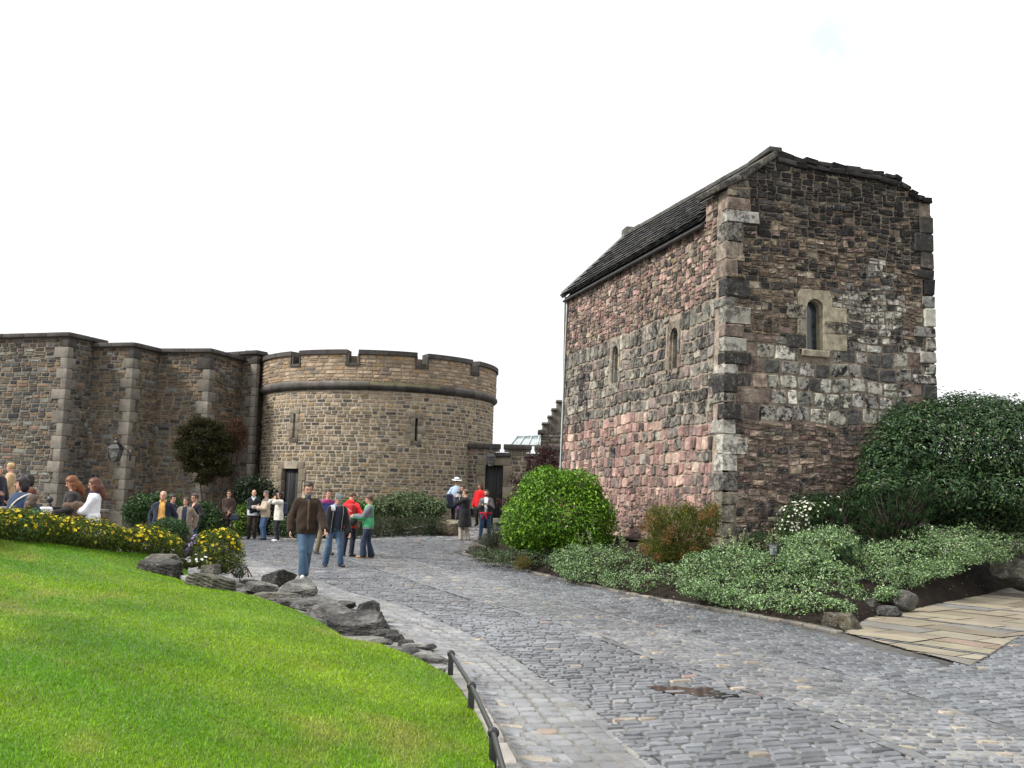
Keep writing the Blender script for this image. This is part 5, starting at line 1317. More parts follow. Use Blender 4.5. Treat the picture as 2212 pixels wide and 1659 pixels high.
shrub('heather_tuft', 'little golden-green heather tuft at the road edge of the bed', 'bush', b, at_y(1130, 1230, 21.9), 1100, .045, .007, [(3, (.17, .15, .03)), (2, (.09, .10, .025)), (1, (.22, .13, .04))], 253, 'leafm', droop=-1.5)
r = np.random.default_rng(5)
def sprigs(label, spots, seed):
    r = np.random.default_rng(seed); base = at_y(spots[0][0], spots[0][1], spots[0][2]); o = thing('flowering_sprigs', label, 'plant', tuple(base)); s = Acc(); f = Acc()
    for x, y, Y, h in spots:
        p = at_y(x, y, Y)
        for k in range(5):
            q = p + np.array([r.normal(0, .1), r.normal(0, .08), 0]); t = q + np.array([r.normal(0, .05), r.normal(0, .05), h * r.uniform(.6, 1.1)])
            add_tube(s, [q, (q + t) / 2 + r.normal(0, .01, 3), t], .004, (.12, .15, .06, 1), 4)
            n = 12; zz = np.linspace(.35, 1, n)[:, None]; P = q * (1 - zz) + t * zz; d = r.normal(size=(n, 3)); leaves(f, r, P, d / np.linalg.norm(d, axis=1, keepdims=True), .05, .025, [(2, (.30, .35, .2)), (2, (.16, .2, .09))], .3, .5)
    s.build('stems', M['bark'], o); f.build('foliage', M['leafm'], o, smooth=False)
sprigs('thin upright sprigs rising out of the silver shrub left of the heather', [(1270, 1180, 19.8, .35), (1330, 1190, 19.8, .4), (1365, 1195, 19.5, .3), (1390, 1205, 19.4, .25)], 6)
sprigs('thin upright sprigs rising out of the widest variegated mound', [(1600, 1185, 16.9, .32), (1570, 1195, 16.9, .3), (1660, 1185, 16.9, .3), (1630, 1190, 16.9, .2)], 7)
# --- red climber by the gate
b = blobs_px(39.0, (1180, 985, 20, 30, .3), (1165, 1000, 14, 34, .3), (1195, 1000, 14, 30, .3), (1130, 1040, 34, 10, .2), (1170, 1035, 22, 26, .3), (1090, 1090, 26, 14, .2), (1145, 1000, 8, 24, .2))
RED = [(4, (0.0510, 0.0108, 0.0132)), (3, (0.0300, 0.0084, 0.0108)), (2, (0.0780, 0.0180, 0.0180)), (1, (0.0240, 0.0210, 0.0120))]
shrub('red_climber', 'wine-red climbing shrub on the gate wall beside the chapel', 'climber', b, at_y(1170, 1090, 39), 2400, .10, .05, RED, 261, lump=.4, shell=.4, nst=12, str_=.02)
# --- planting below the tower
b = blobs_px(36.6, (880, 1090, 56, 28, .8), (930, 1098, 34, 22, .7), (830, 1095, 34, 22, .6), (900, 1112, 50, 18, .7))
GRL = [(4, (0.1462, 0.1950, 0.0975)), (3, (0.0878, 0.1317, 0.0585)), (2, (0.2145, 0.2632, 0.1462)), (2, (0.0537, 0.0878, 0.0342))]
shrub('grey_leaved_shrub', 'pale grey-green leafy shrub against the tower, left of the gate steps', 'shrub', b, at_y(885, 1130, 36.6), 5000, .15, .06, GRL, 262, 'leafm', lump=.2, shell=.25, up=.5)
b = blobs_px(36.6, (790, 1100, 26, 16, .5), (755, 1098, 34, 22, .6), (715, 1100, 30, 20, .5))
shrub('leafy_shrub', 'yellow-green leafy shrub along the tower foot behind the walkers', 'shrub', b, at_y(760, 1130, 36.6), 3600, .14, .05, [(4, (.12, .19, .04)), (3, (.075, .13, .03)), (1, (.18, .25, .06))], 263, lump=.2)
b = blobs_px(34.6, (830, 1140, 48, 22, .8), (900, 1138, 56, 22, .8), (760, 1142, 40, 20, .7), (945, 1140, 26, 18, .6))
shrub('lavender_hedge', 'low dark grey-green lavender hedge along the courtyard edge', 'hedge', b, at_y(860, 1165, 34.6), 9000, .13, .018, [(4, (.045, .065, .032)), (3, (.065, .09, .042)), (1, (.10, .075, .06)), (2, (.03, .045, .022))], 264, 'leafm', lump=.12, shell=.2, droop=-1.2, along=.4)
b = blobs_px(36.0, (516, 1130, 16, 24, .4), (530, 1112, 20, 24, .4), (520, 1158, 18, 14, .4), (505, 1145, 14, 18, .4))
shrub('leafy_shrub', 'bright yellow-green shrub behind the man in the black sweater', 'shrub', b, at_y(520, 1175, 36), 2400, .15, .07, [(4, (.13, .22, .03)), (3, (.085, .16, .025)), (1, (.2, .29, .06))], 265, lump=.25)
b = blobs_px(37.6, (548, 1062, 40, 34, .6), (520, 1085, 24, 34, .5), (590, 1085, 22, 26, .4), (575, 1120, 40, 34, .5), (625, 1115, 22, 20, .4))
shrub('ivy_bush', 'dark ivy-like bush filling the corner left of the tower door', 'bush', b, at_y(560, 1160, 37.6), 5200, .13, .07, DKG, 266, lump=.25, shell=.25)
b = blobs_px(31.0, (612, 1140, 34, 24, .4), (650, 1135, 30, 26, .4), (690, 1140, 30, 22, .4))
shrub('leafy_shrub', 'dark mixed shrub low behind the man in the brown jacket', 'shrub', blobs_px(35.6, (620, 1138, 36, 24, .5), (665, 1135, 40, 26, .5), (710, 1140, 36, 24, .5)), at_y(650, 1166, 35.6), 4200, .11, .05, MID, 267, lump=.2)
b = blobs_px(31.5, (312, 1092, 30, 26, .5), (335, 1105, 26, 26, .4), (290, 1108, 24, 24, .4), (370, 1090, 24, 20, .4), (345, 1078, 16, 14, .3))
shrub('evergreen_bush', 'dark glossy bush behind the bald man in the yellow shirt', 'bush', b, at_y(320, 1140, 31.5), 4600, .12, .055, [(4, (.03, .07, .02)), (3, (.045, .10, .028)), (1, (.08, .15, .04))], 268, lump=.25)
b = blobs_px(33.0, (440, 1112, 28, 30, .5), (468, 1130, 26, 28, .5), (430, 1145, 34, 24, .5), (480, 1155, 40, 18, .5))
shrub('evergreen_bush', 'dark green bush between the woman in black and the lady with the handbag', 'bush', b, at_y(450, 1170, 33), 4600, .11, .05, [(4, (.028, .062, .018)), (3, (.04, .085, .024)), (1, (.06, .12, .03))], 269, lump=.2)
b = blobs_px(34.5, (495, 1160, 44, 12, .6), (470, 1165, 40, 10, .6))
# --- climbing tree on the castle wall
wt_ = thing('wall_tree', 'small dense olive-green tree trained against the castle wall', 'tree', tuple(at_y(450, 1130, 35.6)))
r = np.random.default_rng(77)
b = blobs_px(35.6, *[(x, y, rx, rz, .45, dy) for x, y, rx, rz, dy in ((432, 912, 26, 12, 0), (460, 920, 22, 12, .1), (408, 932, 24, 13, 0), (440, 938, 30, 14, -.2), (474, 945, 26, 14, .1), (396, 958, 20, 13, .1), (425, 964, 30, 15, -.2), (458, 968, 30, 15, -.1), (490, 966, 18, 13, .2), (400, 984, 22, 13, 0), (436, 990, 30, 15, -.1), (470, 996, 28, 15, 0), (414, 1008, 22, 12, 0), (452, 1018, 28, 13, 0), (484, 1018, 18, 12, .1), (440, 1036, 18, 10, .1))])
OLV = [(4, (0.0281, 0.0281, 0.0066)), (3, (0.0382, 0.0382, 0.0092)), (2, (0.0153, 0.0179, 0.0051)), (2, (0.0459, 0.0331, 0.0102)), (1, (0.0255, 0.0382, 0.0102))]
P, N_, t = cloud_pts(r, b, 22000, .42, .32, 5, None, 5.); a = Acc(); leaves(a, r, P, N_, .10, .035, OLV, .2, .7); a.build('crown', M['leafm'], wt_, smooth=False)
tr = Acc(); base = at_y(455, 1130, 35.6)
for pts, rr in ((((455, 1130), (458, 1080), (462, 1040), (458, 1005)), .06), (((440, 1130), (436, 1080), (432, 1035), (425, 1000)), .045), (((462, 1130), (475, 1085), (488, 1040), (484, 1000)), .045), (((458, 1060), (470, 1020), (480, 985)), .035)):
    add_tube(tr, res3([at_y(x, y, 35.6) for x, y in pts], 10), np.linspace(rr, rr * .45, 10), (.055, .045, .035, 1), 8)
tr.build('trunk', M['bark'], wt_)
rt = thing('wall_tree', 'thin reddish-leaved tree leaning on the dark wall pier', 'tree', tuple(at_y(500, 1130, 36.2)))
b = blobs_px(36.2, (505, 930, 24, 20, .4), (520, 950, 16, 26, .3), (495, 955, 22, 26, .3), (512, 910, 14, 12, .3), (526, 930, 10, 12, .2))
P, N_, t = cloud_pts(r, b, 2600, .35, .35, 6, None, 6.); a = Acc(); leaves(a, r, P, N_, .10, .03, [(4, (.09, .035, .022)), (3, (.06, .03, .018)), (2, (.055, .05, .015)), (1, (.13, .06, .035))], .2, .7); a.build('crown', M['leafm'], rt, smooth=False)
tr = Acc(); add_tube(tr, res3([at_y(x, y, 36.2) for x, y in ((500, 1130), (502, 1060), (498, 1010), (505, 960), (510, 925))], 12), np.linspace(.05, .015, 12), (.05, .04, .032, 1), 7)
add_tube(tr, res3([at_y(x, y, 36.2) for x, y in ((502, 1040), (515, 985), (522, 940))], 8), np.linspace(.03, .01, 8), (.05, .04, .032, 1), 6); tr.build('trunk', M['bark'], rt)
# --- yellow-flowered hedge and bushes by the lawn
hb_ = []
for t in np.linspace(-.25, 1, 13):
    g_ = HEDGE_L * (1 - t) + HEDGE_R * t; k = 1 + .2 * sin(13.5 * t + 1.2)
    tp = .37 + .04 * sin(7 * t) - (.10 if t > .9 else 0)
    hb_.append((g_ + np.array([0, .42 + RNG.uniform(-.06, .06), tp * .45]), np.array([.36 * k, .42, tp * .60 * k])))
shrub('flowering_hedge', 'long loose hedge covered in yellow flowers along the top of the lawn', 'hedge', hb_, tuple(HEDGE_L * .5 + HEDGE_R * .5 + np.array([0, .4, 0])), 32000, .042, .016, YGR, 271, 'leafm', lump=.2, shell=.22, nst=60, fl=(620, .030, YEL, (-.75, .55)), floor=.3, str_=.008, lf=6.)
b = blobs_px(17.0, (470, 1180, 50, 36, .42), (495, 1200, 32, 36, .35), (445, 1190, 30, 36, .35), (470, 1215, 46, 26, .35), (480, 1165, 34, 22, .3))
shrub('flowering_bush', 'single rounded bush studded with yellow flowers beside the rocks', 'bush', b, at_y(470, 1238, 17.), 9500, .042, .016, YGR, 272, 'leafm', lump=.17, shell=.22, nst=26, fl=(250, .031, YEL, (-.75, .5)), str_=.008, lf=6.)
b = blobs_px(17.3, (362, 1142, 36, 24, .4), (345, 1155, 24, 22, .35), (382, 1150, 24, 22, .3), (360, 1172, 26, 18, .3))
shrub('evergreen_bush', 'small dense dark green bush at the hedge end', 'bush', b, at_y(362, 1188, 17.3), 5200, .055, .02, [(4, (.025, .065, .018)), (3, (.04, .095, .025)), (1, (.06, .14, .035))], 273, lump=.14, shell=.22, up=.4)
b = blobs_px(16.6, (360, 1186, 28, 13, .25), (340, 1192, 18, 10, .2), (385, 1195, 18, 10, .2))
shrub('rock_rose', 'low plant with large white flowers under the upright mossy boulder', 'plant', b, at_y(362, 1200, 16.6), 1500, .035, .013, YGR + [(3, (.10, .06, .03))], 274, 'leafm', fl=(26, .042, [(1, (.84, .84, .82))], (-.6, .4)))
b = blobs_px(16.9, (418, 1180, 11, 18, .15), (424, 1165, 7, 9, .12), (410, 1196, 12, 10, .15))
shrub('purple_flowers', 'spray of small purple flowers hanging from the upright mossy boulder', 'plant', b, at_y(416, 1205, 16.9), 450, .03, .012, MID, 275, 'leafm', nst=6, fl=(150, .020, [(2, (.30, .22, .50)), (1, (.42, .36, .58))], (-.9, .4)))
b = blobs_px(16.5, (425, 1212, 22, 12, .2), (402, 1215, 14, 8, .15))
shrub('rock_rose', 'low white-flowered plant between the purple flowers and the yellow bush', 'plant', b, at_y(422, 1224, 16.5), 1100, .032, .012, YGR, 276, 'leafm', fl=(18, .036, [(1, (.84, .84, .82))], (-.6, .4)))
b = blobs_px(16.9, (522, 1225, 12, 16, .2), (515, 1238, 14, 8, .2))
shrub('low_shrub', 'wispy grey-leaved plant at the road edge of the yellow-flowered bush', 'shrub', b, at_y(518, 1246, 16.9), 700, .04, .009, VARD, 277, 'leafm')

# ================================================================== LANTERNS, FLOODLIGHT, IRON POST
def lantern(label, c, s, side):
    o = thing('wall_lantern', label, 'lantern', tuple(c)); c = np.array(c, float)
    a = Acc(); tb, tt_ = .11 * s, .19 * s; zb, zt = -.30 * s, .08 * s
    cor = [(-1, -1), (1, -1), (1, 1), (-1, 1)]
    for i in range(4):
        x, y = cor[i]; x2, y2 = cor[(i + 1) % 4]
        add_tube(a, [c + [x * tb, y * tb, zb], c + [x * tt_, y * tt_, zt]], .013 * s, n=6)
        for r_, z in ((tb, zb), (tt_, zt)): add_tube(a, [c + [x * r_, y * r_, z], c + [x2 * r_, y2 * r_, z]], .017 * s, n=6)
    a.build('frame', M['iron'], o)
    g = Acc()
    for i in range(4):
        x, y = cor[i]; x2, y2 = cor[(i + 1) % 4]; k = .96
        g.add(np.array([c + [x * tb * k, y * tb * k, zb], c + [x2 * tb * k, y2 * tb * k, zb], c + [x2 * tt_ * k, y2 * tt_ * k, zt], c + [x * tt_ * k, y * tt_ * k, zt]]), [[0, 1, 2, 3]])
    g.build('pane', M['lampglass'], o, smooth=False)
    r_ = Acc(); v, f = lathe(c, [(.29 * s, .075 * s), (.28 * s, .10 * s), (.16 * s, .21 * s), (.09 * s, .25 * s), (.10 * s, .29 * s), (.07 * s, .33 * s), (.025 * s, .37 * s), (.045 * s, .41 * s), (.02 * s, .45 * s), (.0, .56 * s)], 4, yawax(pi / 4)); r_.add(v, f)
    r_.build('cap', M['iron'], o, smooth=False)
    b = Acc(); w_ = c + np.array([.36 * s * side[0], .5 * s * side[1], 0])
    add_tube(b, [w_ + [0, 0, -.28 * s], w_ + [0, 0, .1 * s]], .03 * s, n=8)
    add_tube(b, res3([w_ + [0, 0, -.05 * s], (w_ + c) / 2 + [0, 0, .16 * s], c + [0, 0, .34 * s]], 8), .018 * s, n=6)
    b.build('bracket', M['iron'], o)
lantern('black wall lantern on the pale quoined corner of the castle wall', at_y(249, 975, 36.2), 1.12, (1, .7))
lantern('small black lantern hanging above the gate door beside the tower', at_y(1060, 991, 39.7), .95, (0, 1))
fl_ = thing('floodlight', 'small grey floodlight half hidden in the variegated mound', 'floodlight', tuple(at_y(1672, 1200, 16.0)))
c = at_y(1672, 1187, 16.0); ax = yawax(-.5); tl_ = np.array([[1, 0, 0], [0, cos(.35), sin(.35)], [0, -sin(.35), cos(.35)]]) @ ax
a = Acc(); v, f = rbox(c, (.075, .05, .09), .012, tl_); a.add(v, f); a.build('housing', M['iron'], fl_)
a = Acc(); v, f = rbox(c - tl_[1] * .052, (.058, .004, .072), .003, tl_); a.add(v, f); a.build('pane', M['skyglass'], fl_)
a = Acc(); add_tube(a, [c - [0, 0, .25], c], .012, n=6); a.build('stake', M['iron'], fl_)
lwall = thing('garden_wall', 'low dark retaining wall with pale coping behind the hedge', 'wall', tuple(at_y(100, 1100, 24)))
c0, c1_ = at_y(-60, 1093, 24), at_y(215, 1097, 24); zt_ = c0[2]
a = Acc(); fm = wall_map((c0[0], 24, 0), (1, 0, 0), (0, -1, 0)); cells = courses(RNG, 0, c1_[0] - c0[0], -.3, zt_ - .08, (.12, .2), (.2, .45), .012, .1)
add_stones(a, RNG, cells, fm, .02, pick(RNG, [(2, (.05, .047, .045)), (1, (.08, .07, .06))], len(cells), .1)); backing(a, fm, 0, c1_[0] - c0[0], -.4, zt_, (), None, (.05, .045, .04, 0)); a.build('wall', M['tower'], lwall)
a = Acc()
for k in range(6): ashlar(a, RNG, fm, k * .52, k * .52 + .515, zt_ - .07, zt_, .06, .4, (.20, .185, .16, 0), .015)
a.build('coping', M['coping'], lwall)
bo_ = thing('iron_bollard', 'black iron bollard with ball top by the low garden wall', 'bollard', tuple(at_y(108, 1150, 22.5)))
c = at_y(108, 1079, 22.5); a = Acc(); v, f = lathe(c, [(.0, .075), (.045, .06), (.07, .02), (.07, -.02), (.045, -.06), (.03, -.08), (.05, -.1), (.05, -.14), (.04, -.16), (.045, -.9)], 16); a.add(v, f); a.build('post', M['iron'], bo_)
# ================================================================== PEOPLE: each surface is one smooth blended field, polygonised
f32 = np.float32
def cap(P, a, b, ra, rb):
    a = np.array(a, f32); b = np.array(b, f32); ab = b - a; L2 = max(float(ab @ ab), 1e-9)
    t = np.clip((P - a) @ ab / L2, 0, 1); return np.linalg.norm(P - a - t[:, None] * ab, axis=1) - (ra + (rb - ra) * t)
def ell(P, c, r):
    r = np.array(r, f32); q = (P - np.array(c, f32)) / r; k = np.linalg.norm(q, axis=1); return (k - 1) * k / np.maximum(np.linalg.norm(q / r, axis=1), 1e-6)
def smin(a, b, k): h = np.clip(.5 + .5 * (b - a) / k, 0, 1); return b * (1 - h) + a * h - k * h * (1 - h)
def smax(a, b, k): return -smin(-a, -b, k)
EDG = [(a, b) for a in range(8) for b in range(a + 1, 8) if bin(a ^ b).count('1') == 1]
def snets(fn, lo, hi, h):
    lo = np.array(lo, f32); n = np.maximum(np.ceil((np.array(hi) - lo) / h).astype(int) + 1, 3)
    ax = [lo[k] + h * np.arange(n[k], dtype=f32) for k in range(3)]
    P = np.stack(np.meshgrid(*ax, indexing='ij'), -1).reshape(-1, 3).astype(f32)
    v = fn(P).reshape(n); s = v < 0
    cs = [(i, j, k) for k in (0, 1) for j in (0, 1) for i in (0, 1)]   # corner c: i=c&1, j=c>>1&1, k=c>>2
    sl = lambda A, c: A[c[0]:n[0] - 1 + c[0], c[1]:n[1] - 1 + c[1], c[2]:n[2] - 1 + c[2]]
    cnt = sum(sl(s, c).astype(np.int8) for c in cs); m = (cnt > 0) & (cnt < 8)
    idx = np.argwhere(m); N = len(idx)
    if N == 0: return np.zeros((0, 3)), np.zeros((0, 4), int)
    vals = np.stack([sl(v, c)[m] for c in cs], 1); acc = np.zeros((N, 3)); num = np.zeros(N)
    for a, b in EDG:
        va, vb = vals[:, a], vals[:, b]; x = (va < 0) != (vb < 0); t = np.where(x, va / np.where(x, va - vb, 1), 0)
        pa, pb = np.array(cs[a], float), np.array(cs[b], float); acc += np.where(x[:, None], pa + t[:, None] * (pb - pa), 0); num += x
    V = (idx + acc / num[:, None]) * h + lo
    ids = np.full(m.shape, -1, int); ids[m] = np.arange(N); F = []
    for d in range(3):
        e1, e2 = (d + 1) % 3, (d + 2) % 3
        A = [slice(1, -1)] * 3; A[d] = slice(0, -1); B = list(A); B[d] = slice(1, None)
        sa, sb = s[tuple(A)], s[tuple(B)]; x = np.argwhere(sa != sb); fl = sa[sa != sb]
        off = np.ones(3, int); off[d] = 0; x = x + off
        def cid(o1, o2):
            q = x.copy(); q[:, e1] += o1; q[:, e2] += o2; return ids[q[:, 0], q[:, 1], q[:, 2]]
        q = np.stack([cid(-1, -1), cid(0, -1), cid(0, 0), cid(-1, 0)], 1); q[~fl] = q[~fl][:, ::-1]; F.append(q)
    F = np.vstack(F); return V, F[(F >= 0).all(1)]
def ik(a, w, l1, l2, pole):
    a, w = np.array(a, float), np.array(w, float); d = w - a; L = np.linalg.norm(d)
    if L > (l1 + l2) * .995: w = a + d / L * (l1 + l2) * .995; d = w - a; L = np.linalg.norm(d)
    x = (l1 * l1 - l2 * l2 + L * L) / (2 * L); hgt = sqrt(max(l1 * l1 - x * x, 1e-6)); u = d / L; p = np.array(pole, float); p -= u * (p @ u); p /= np.linalg.norm(p)
    return a + u * x + p * hgt, w
def rotx(a): return np.array([[1, 0, 0], [0, cos(a), -sin(a)], [0, sin(a), cos(a)]])
def rotz(a): return np.array([[cos(a), -sin(a), 0], [sin(a), cos(a), 0], [0, 0, 1.]])
SKIN = (.50, .29, .205)
class Person:
    def __init__(s, label, px, Y, z0, H, face, seed, lean=0, w=1., head=(0, 0), rw=(.27, .06, .82), lw=(-.27, .06, .82), re=None, le=None, ra=(.10, .0, .085), la=(-.10, .03, .085), skin=SKIN, fine=True, px_y=1100, cat='person', fist=.6):
        s.seed = seed; s.k = H / 1.75; p = at_y(px, px_y, Y); s.o = np.array([p[0], p[1], z0]); a = radians(face)
        s.F = np.array([sin(a), -cos(a), 0]); s.X = np.array([s.F[1], -s.F[0], 0]); s.R = np.stack([s.X, s.F, np.array([0, 0, 1.])])
        s.h = .013 if fine else .019; s.fine = fine; s.w = w; s.skin = np.array(skin); s.fist = fist
        s.L = radians(lean); s.Rl = rotx(-s.L); s.piv = np.array([0, 0, .93])
        ln = lambda q: s.piv + s.Rl @ (np.array(q, float) - s.piv); s.ln = ln
        s.sh = [ln((.160 * w ** .5, -.01, 1.365)), ln((-.160 * w ** .5, -.01, 1.365))]
        s.wr, s.el = [], []
        for i, (wv, ev) in enumerate(((rw, re), (lw, le))):
            e, wv = ik(s.sh[i], wv, .285, .26, ev or ((.6 if i == 0 else -.6), -.8, -.45)); s.wr.append(wv); s.el.append(e)
        s.hp = [np.array([.09, 0, .90]), np.array([-.09, 0, .90])]; s.an, s.kn = [], []
        for i, av in enumerate((ra, la)):
            e, av = ik(s.hp[i], av, .42, .41, (.08 if i == 0 else -.08, 1, 0)); s.an.append(av); s.kn.append(e)
        s.nb = ln((0, -.015, 1.45)); s.hd = s.nb + s.Rl @ np.array([0, .03, .18]) ; s.hd = s.nb + rotx(-s.L * .5) @ np.array([0, .025, .18])
        s.Rh = rotz(radians(-head[0])) @ rotx(radians(-head[1]))      # head axes: turn to its right, nod down
        s.root = thing('person', label, cat, tuple(s.o), 'visitors to the castle')
        s.build_body()
    def to_world(s, v): return s.o + (np.asarray(v) * s.k) @ s.R
    def emit(s, name, parts, mat, parent=None):
        a = Acc()
        for v, f, c in parts: 
            if len(v): a.add(s.to_world(v), f, c)
        return a.build(name, M[mat], parent or s.root)
    def torso(s, P):
        Q = (P - s.piv.astype(f32)) @ s.Rl.astype(f32) + s.piv.astype(f32); w = s.w
        d = ell(Q, (0, 0, 1.25), (.158 * w, .108 * w, .20)); d = smin(d, ell(Q, (0, .012 * w, 1.05), (.148 * w, .108 * w, .21)), .06)
        d = smin(d, ell(Q, (0, -.008, .92), (.168 * w, .118 * w, .14)), .06); d = smin(d, cap(Q, (-.135, -.01, 1.378), (.135, -.01, 1.378), .054, .054), .06)
        return smin(d, cap(Q, (0, -.02, 1.38), (0, -.012, 1.49), .085, .050), .06), Q
    def arms(s, P, d, t=0., end=1., k=.035):
        for i in (0, 1):
            w_ = s.el[i] + (s.wr[i] - s.el[i]) * end
            d = smin(d, cap(P, s.sh[i], s.el[i], .050 + t, .042 + t), k); 
            if end > 0: d = smin(d, cap(P, s.el[i], w_, .044 + t, .034 + t * 1.1), .02)
        return d
    def legs(s, P, d, t=0., flare=0., k=.04, zmax=None):
        for i in (0, 1):
            d = smin(d, cap(P, s.hp[i], s.kn[i], .088 * s.w ** .5 + t, .060 + t), k)
            e = s.an[i] + (s.kn[i] - s.an[i]) * .0
            d = smin(d, cap(P, s.kn[i], e, .058 + t, .042 + t + flare), .03)
        return d
    def bounds(s, pad=.16):
        q = np.array(s.sh + s.wr + s.el + s.an + s.kn + [s.hd, (-.2 * s.w, -.15 * s.w, .9), (.2 * s.w, .18 * s.w, 1.2)]); return q.min(0) - pad, q.max(0) + pad
    def headf(s, P):
        Q = (P - s.hd.astype(f32)) @ s.Rh.astype(f32)
        d = ell(Q, (0, -.012, .03), (.074, .094, .088)); d = smin(d, ell(Q, (0, .022, -.035), (.058, .070, .082)), .03)
        d = smin(d, ell(Q, (0, .062, -.085), (.026, .026, .022)), .025)
        d = smin(d, cap(Q, (-.03, .075, .028), (.03, .075, .028), .018, .018), .012)
        d = smin(d, cap(Q, (0, .088, .012), (0, .108, -.022), .008, .0135), .010)
        for sx in (-1, 1):
            d = smax(d, -ell(Q, (sx * .031, .096, .010), (.017, .015, .011)), .010); d = smin(d, ell(Q, (sx * .031, .080, .010), (.0125, .0125, .0115)), .003)
            d = smin(d, ell(Q, (sx * .077, -.008, -.008), (.011, .021, .031)), .008)
        d = smin(d, cap(Q, (-.018, .082, -.056), (.018, .082, -.056), .0075, .0075), .008)
        return d, Q
    def hand(s, i):
        d = s.wr[i] - s.el[i]; d /= np.linalg.norm(d); n = np.array([1., 0, 0]) * (-1 if i == 0 else 1) + np.array([0, .25, 0.]); n -= d * (n @ d); n /= np.linalg.norm(n); y = np.cross(d, n)
        if y @ np.array([0, 1., .6]) < 0: y = -y         # thumb side forward / up
        W = s.wr[i]; c = W + d * .05; pr = [('e', c)]; cu = s.fist
        def fn(P):
            q = P - c.astype(f32); Q = np.stack([q @ d.astype(f32), q @ y.astype(f32), q @ n.astype(f32)], 1)
            r = ell(Q, (0, 0, 0), (.052, .040, .017)); r = smin(r, cap(Q, (-.07, 0, 0), (-.03, 0, 0), .026, .024), .02)
            for j, (yy, ln_) in enumerate(((.030, .072), (.011, .080), (-.009, .075), (-.028, .058))):
                b0 = np.array([.042, yy, 0]); a1 = cu * .8 + .08 * j; p1 = b0 + np.array([cos(a1), yy * .6, sin(a1)]) * ln_ * .5; a2 = a1 + cu * 1.2; p2 = p1 + np.array([cos(a2), 0, sin(a2)]) * ln_ * .5
                r = smin(r, cap(Q, b0, p1, .0095, .0085), .006); r = smin(r, cap(Q, p1, p2, .0085, .0070), .004)
            r = smin(r, cap(Q, (-.02, .034, .004), (.018, .060, .018), .013, .0105), .012); r = smin(r, cap(Q, (.018, .060, .018), (.045, .058, .032), .0105, .0085), .006)
            return r
        h = .0058 if s.fine else .0075; return snets(fn, W - .16, W + .16, h) if False else snets(fn, c - .125, c + .125, h)
    def build_body(s):
        def body(P):
            d, Q = s.torso(P); d = s.arms(P, d + .012, -.006); d = s.legs(P, d, -.012)
            d = smin(d, cap(P, s.nb, s.hd + s.Rh @ np.array([0, -.015, -.04]), .054, .050), .03)
            for i in (0, 1): d = smin(d, cap(P, s.an[i] - [0, .03, .04], s.an[i] + [0, .10, -.05], .026, .018), .02)
            return d
        lo, hi = s.bounds(.12); V, Fc = snets(body, lo, hi, s.h * 1.35); parts = [(V, Fc, (*s.skin, 1))]
        h = .0075 if s.fine else .0095
        V, Fc = snets(lambda P: smin(s.headf(P)[0], cap(P, s.nb, s.hd + s.Rh @ np.array([0, -.015, -.05]), .054, .050), .03), s.hd - [.13, .15, .19], s.hd + [.13, .15, .14], h)
        Q = (V - s.hd) @ s.Rh; c = np.tile(np.append(s.skin, 1), (len(V), 1))
        for sx in (-1, 1):
            e = np.linalg.norm((Q - [sx * .031, .09, .010]) / [.012, .03, .0065], axis=1) < 1; c[e, :3] = (.05, .035, .03)
            e = (np.abs(Q[:, 0] - sx * .032) < .020) & (np.abs(Q[:, 2] - .034) < .005) & (Q[:, 1] > .06); c[e, :3] = s.skin * .38
        e = (np.abs(Q[:, 0]) < .024) & (np.abs(Q[:, 2] + .056) < .0075) & (Q[:, 1] > .05); c[e, :3] = s.skin * np.array([.72, .45, .45])
        e = np.exp(-((np.abs(Q[:, 0]) - .045) ** 2 / .0003 + (Q[:, 2] + .025) ** 2 / .0005)) * (Q[:, 1] > .04); c[:, :3] *= 1 + e[:, None] * np.array([.15, -.12, -.12])
        parts.append((V, Fc, c))
        for i in (0, 1):
            V, Fc = s.hand(i); parts.append((V, Fc, (*(s.skin * .97), 1)))
        s.body = s.emit('body', parts, 'skin')
    def top(s, name, col, hem=.88, t=.022, sleeve=.95, opening=None, skirt=0., mat='cloth', fold=.009, neck=1.475, col2=None, belt=0, vee=0., tail=None):
        sd = s.seed * 7 + len(name); nzm = .06
        def fn(P):
            d, Q = s.torso(P); d = d - t
            if hem < .86 or skirt:
                r0 = .175 * s.w + t; r1 = r0 + skirt; u = np.clip((1.02 - P[:, 2]) / max(1.02 - hem, .01), 0, 1); q = np.sqrt(Q[:, 0] ** 2 + (Q[:, 1] * 1.32 / 1) ** 2) - (r0 * .93 + (r1 - r0 * .93) * u); q = smax(smax(q, Q[:, 2] - 1.06, .03), hem - .03 - Q[:, 2], .01); d = smin(d, q, .04)
            d = s.arms(P, d, t + .003, sleeve)
            d = d + fold * noise3(P, sd, 15.) + fold * .7 * noise3(P * np.array([1, 1, .45], f32), sd + 1, 30.)
            d = smax(d, hem - Q[:, 2], .012)
            d = smax(d, Q[:, 2] - neck - .25 * np.abs(Q[:, 0]) * 0, .01)
            if vee: d = smax(d, -(np.maximum(np.abs(Q[:, 0]) - np.clip((Q[:, 2] - (1.45 - vee)) * .55, 0, .08), -Q[:, 1] + .02)), .006)
            if opening:
                wb, wt = opening; wd = wb + (wt - wb) * np.clip((Q[:, 2] - .9) / .55, 0, 1); d = smax(d, -np.maximum(np.abs(Q[:, 0] + .01) - wd, .02 - Q[:, 1]), .008)
            return d
        lo, hi = s.bounds(.13 + skirt); lo[2] = max(lo[2], hem - .06 - (.35 if s.L > .1 else .0)); V, Fc = snets(fn, lo, hi, s.h)
        c = np.tile(np.append(col, 1.), (len(V), 1))
        if col2 is not None: c = col2(s, V, c)
        return s.emit(name, [(V, Fc, c)], mat)
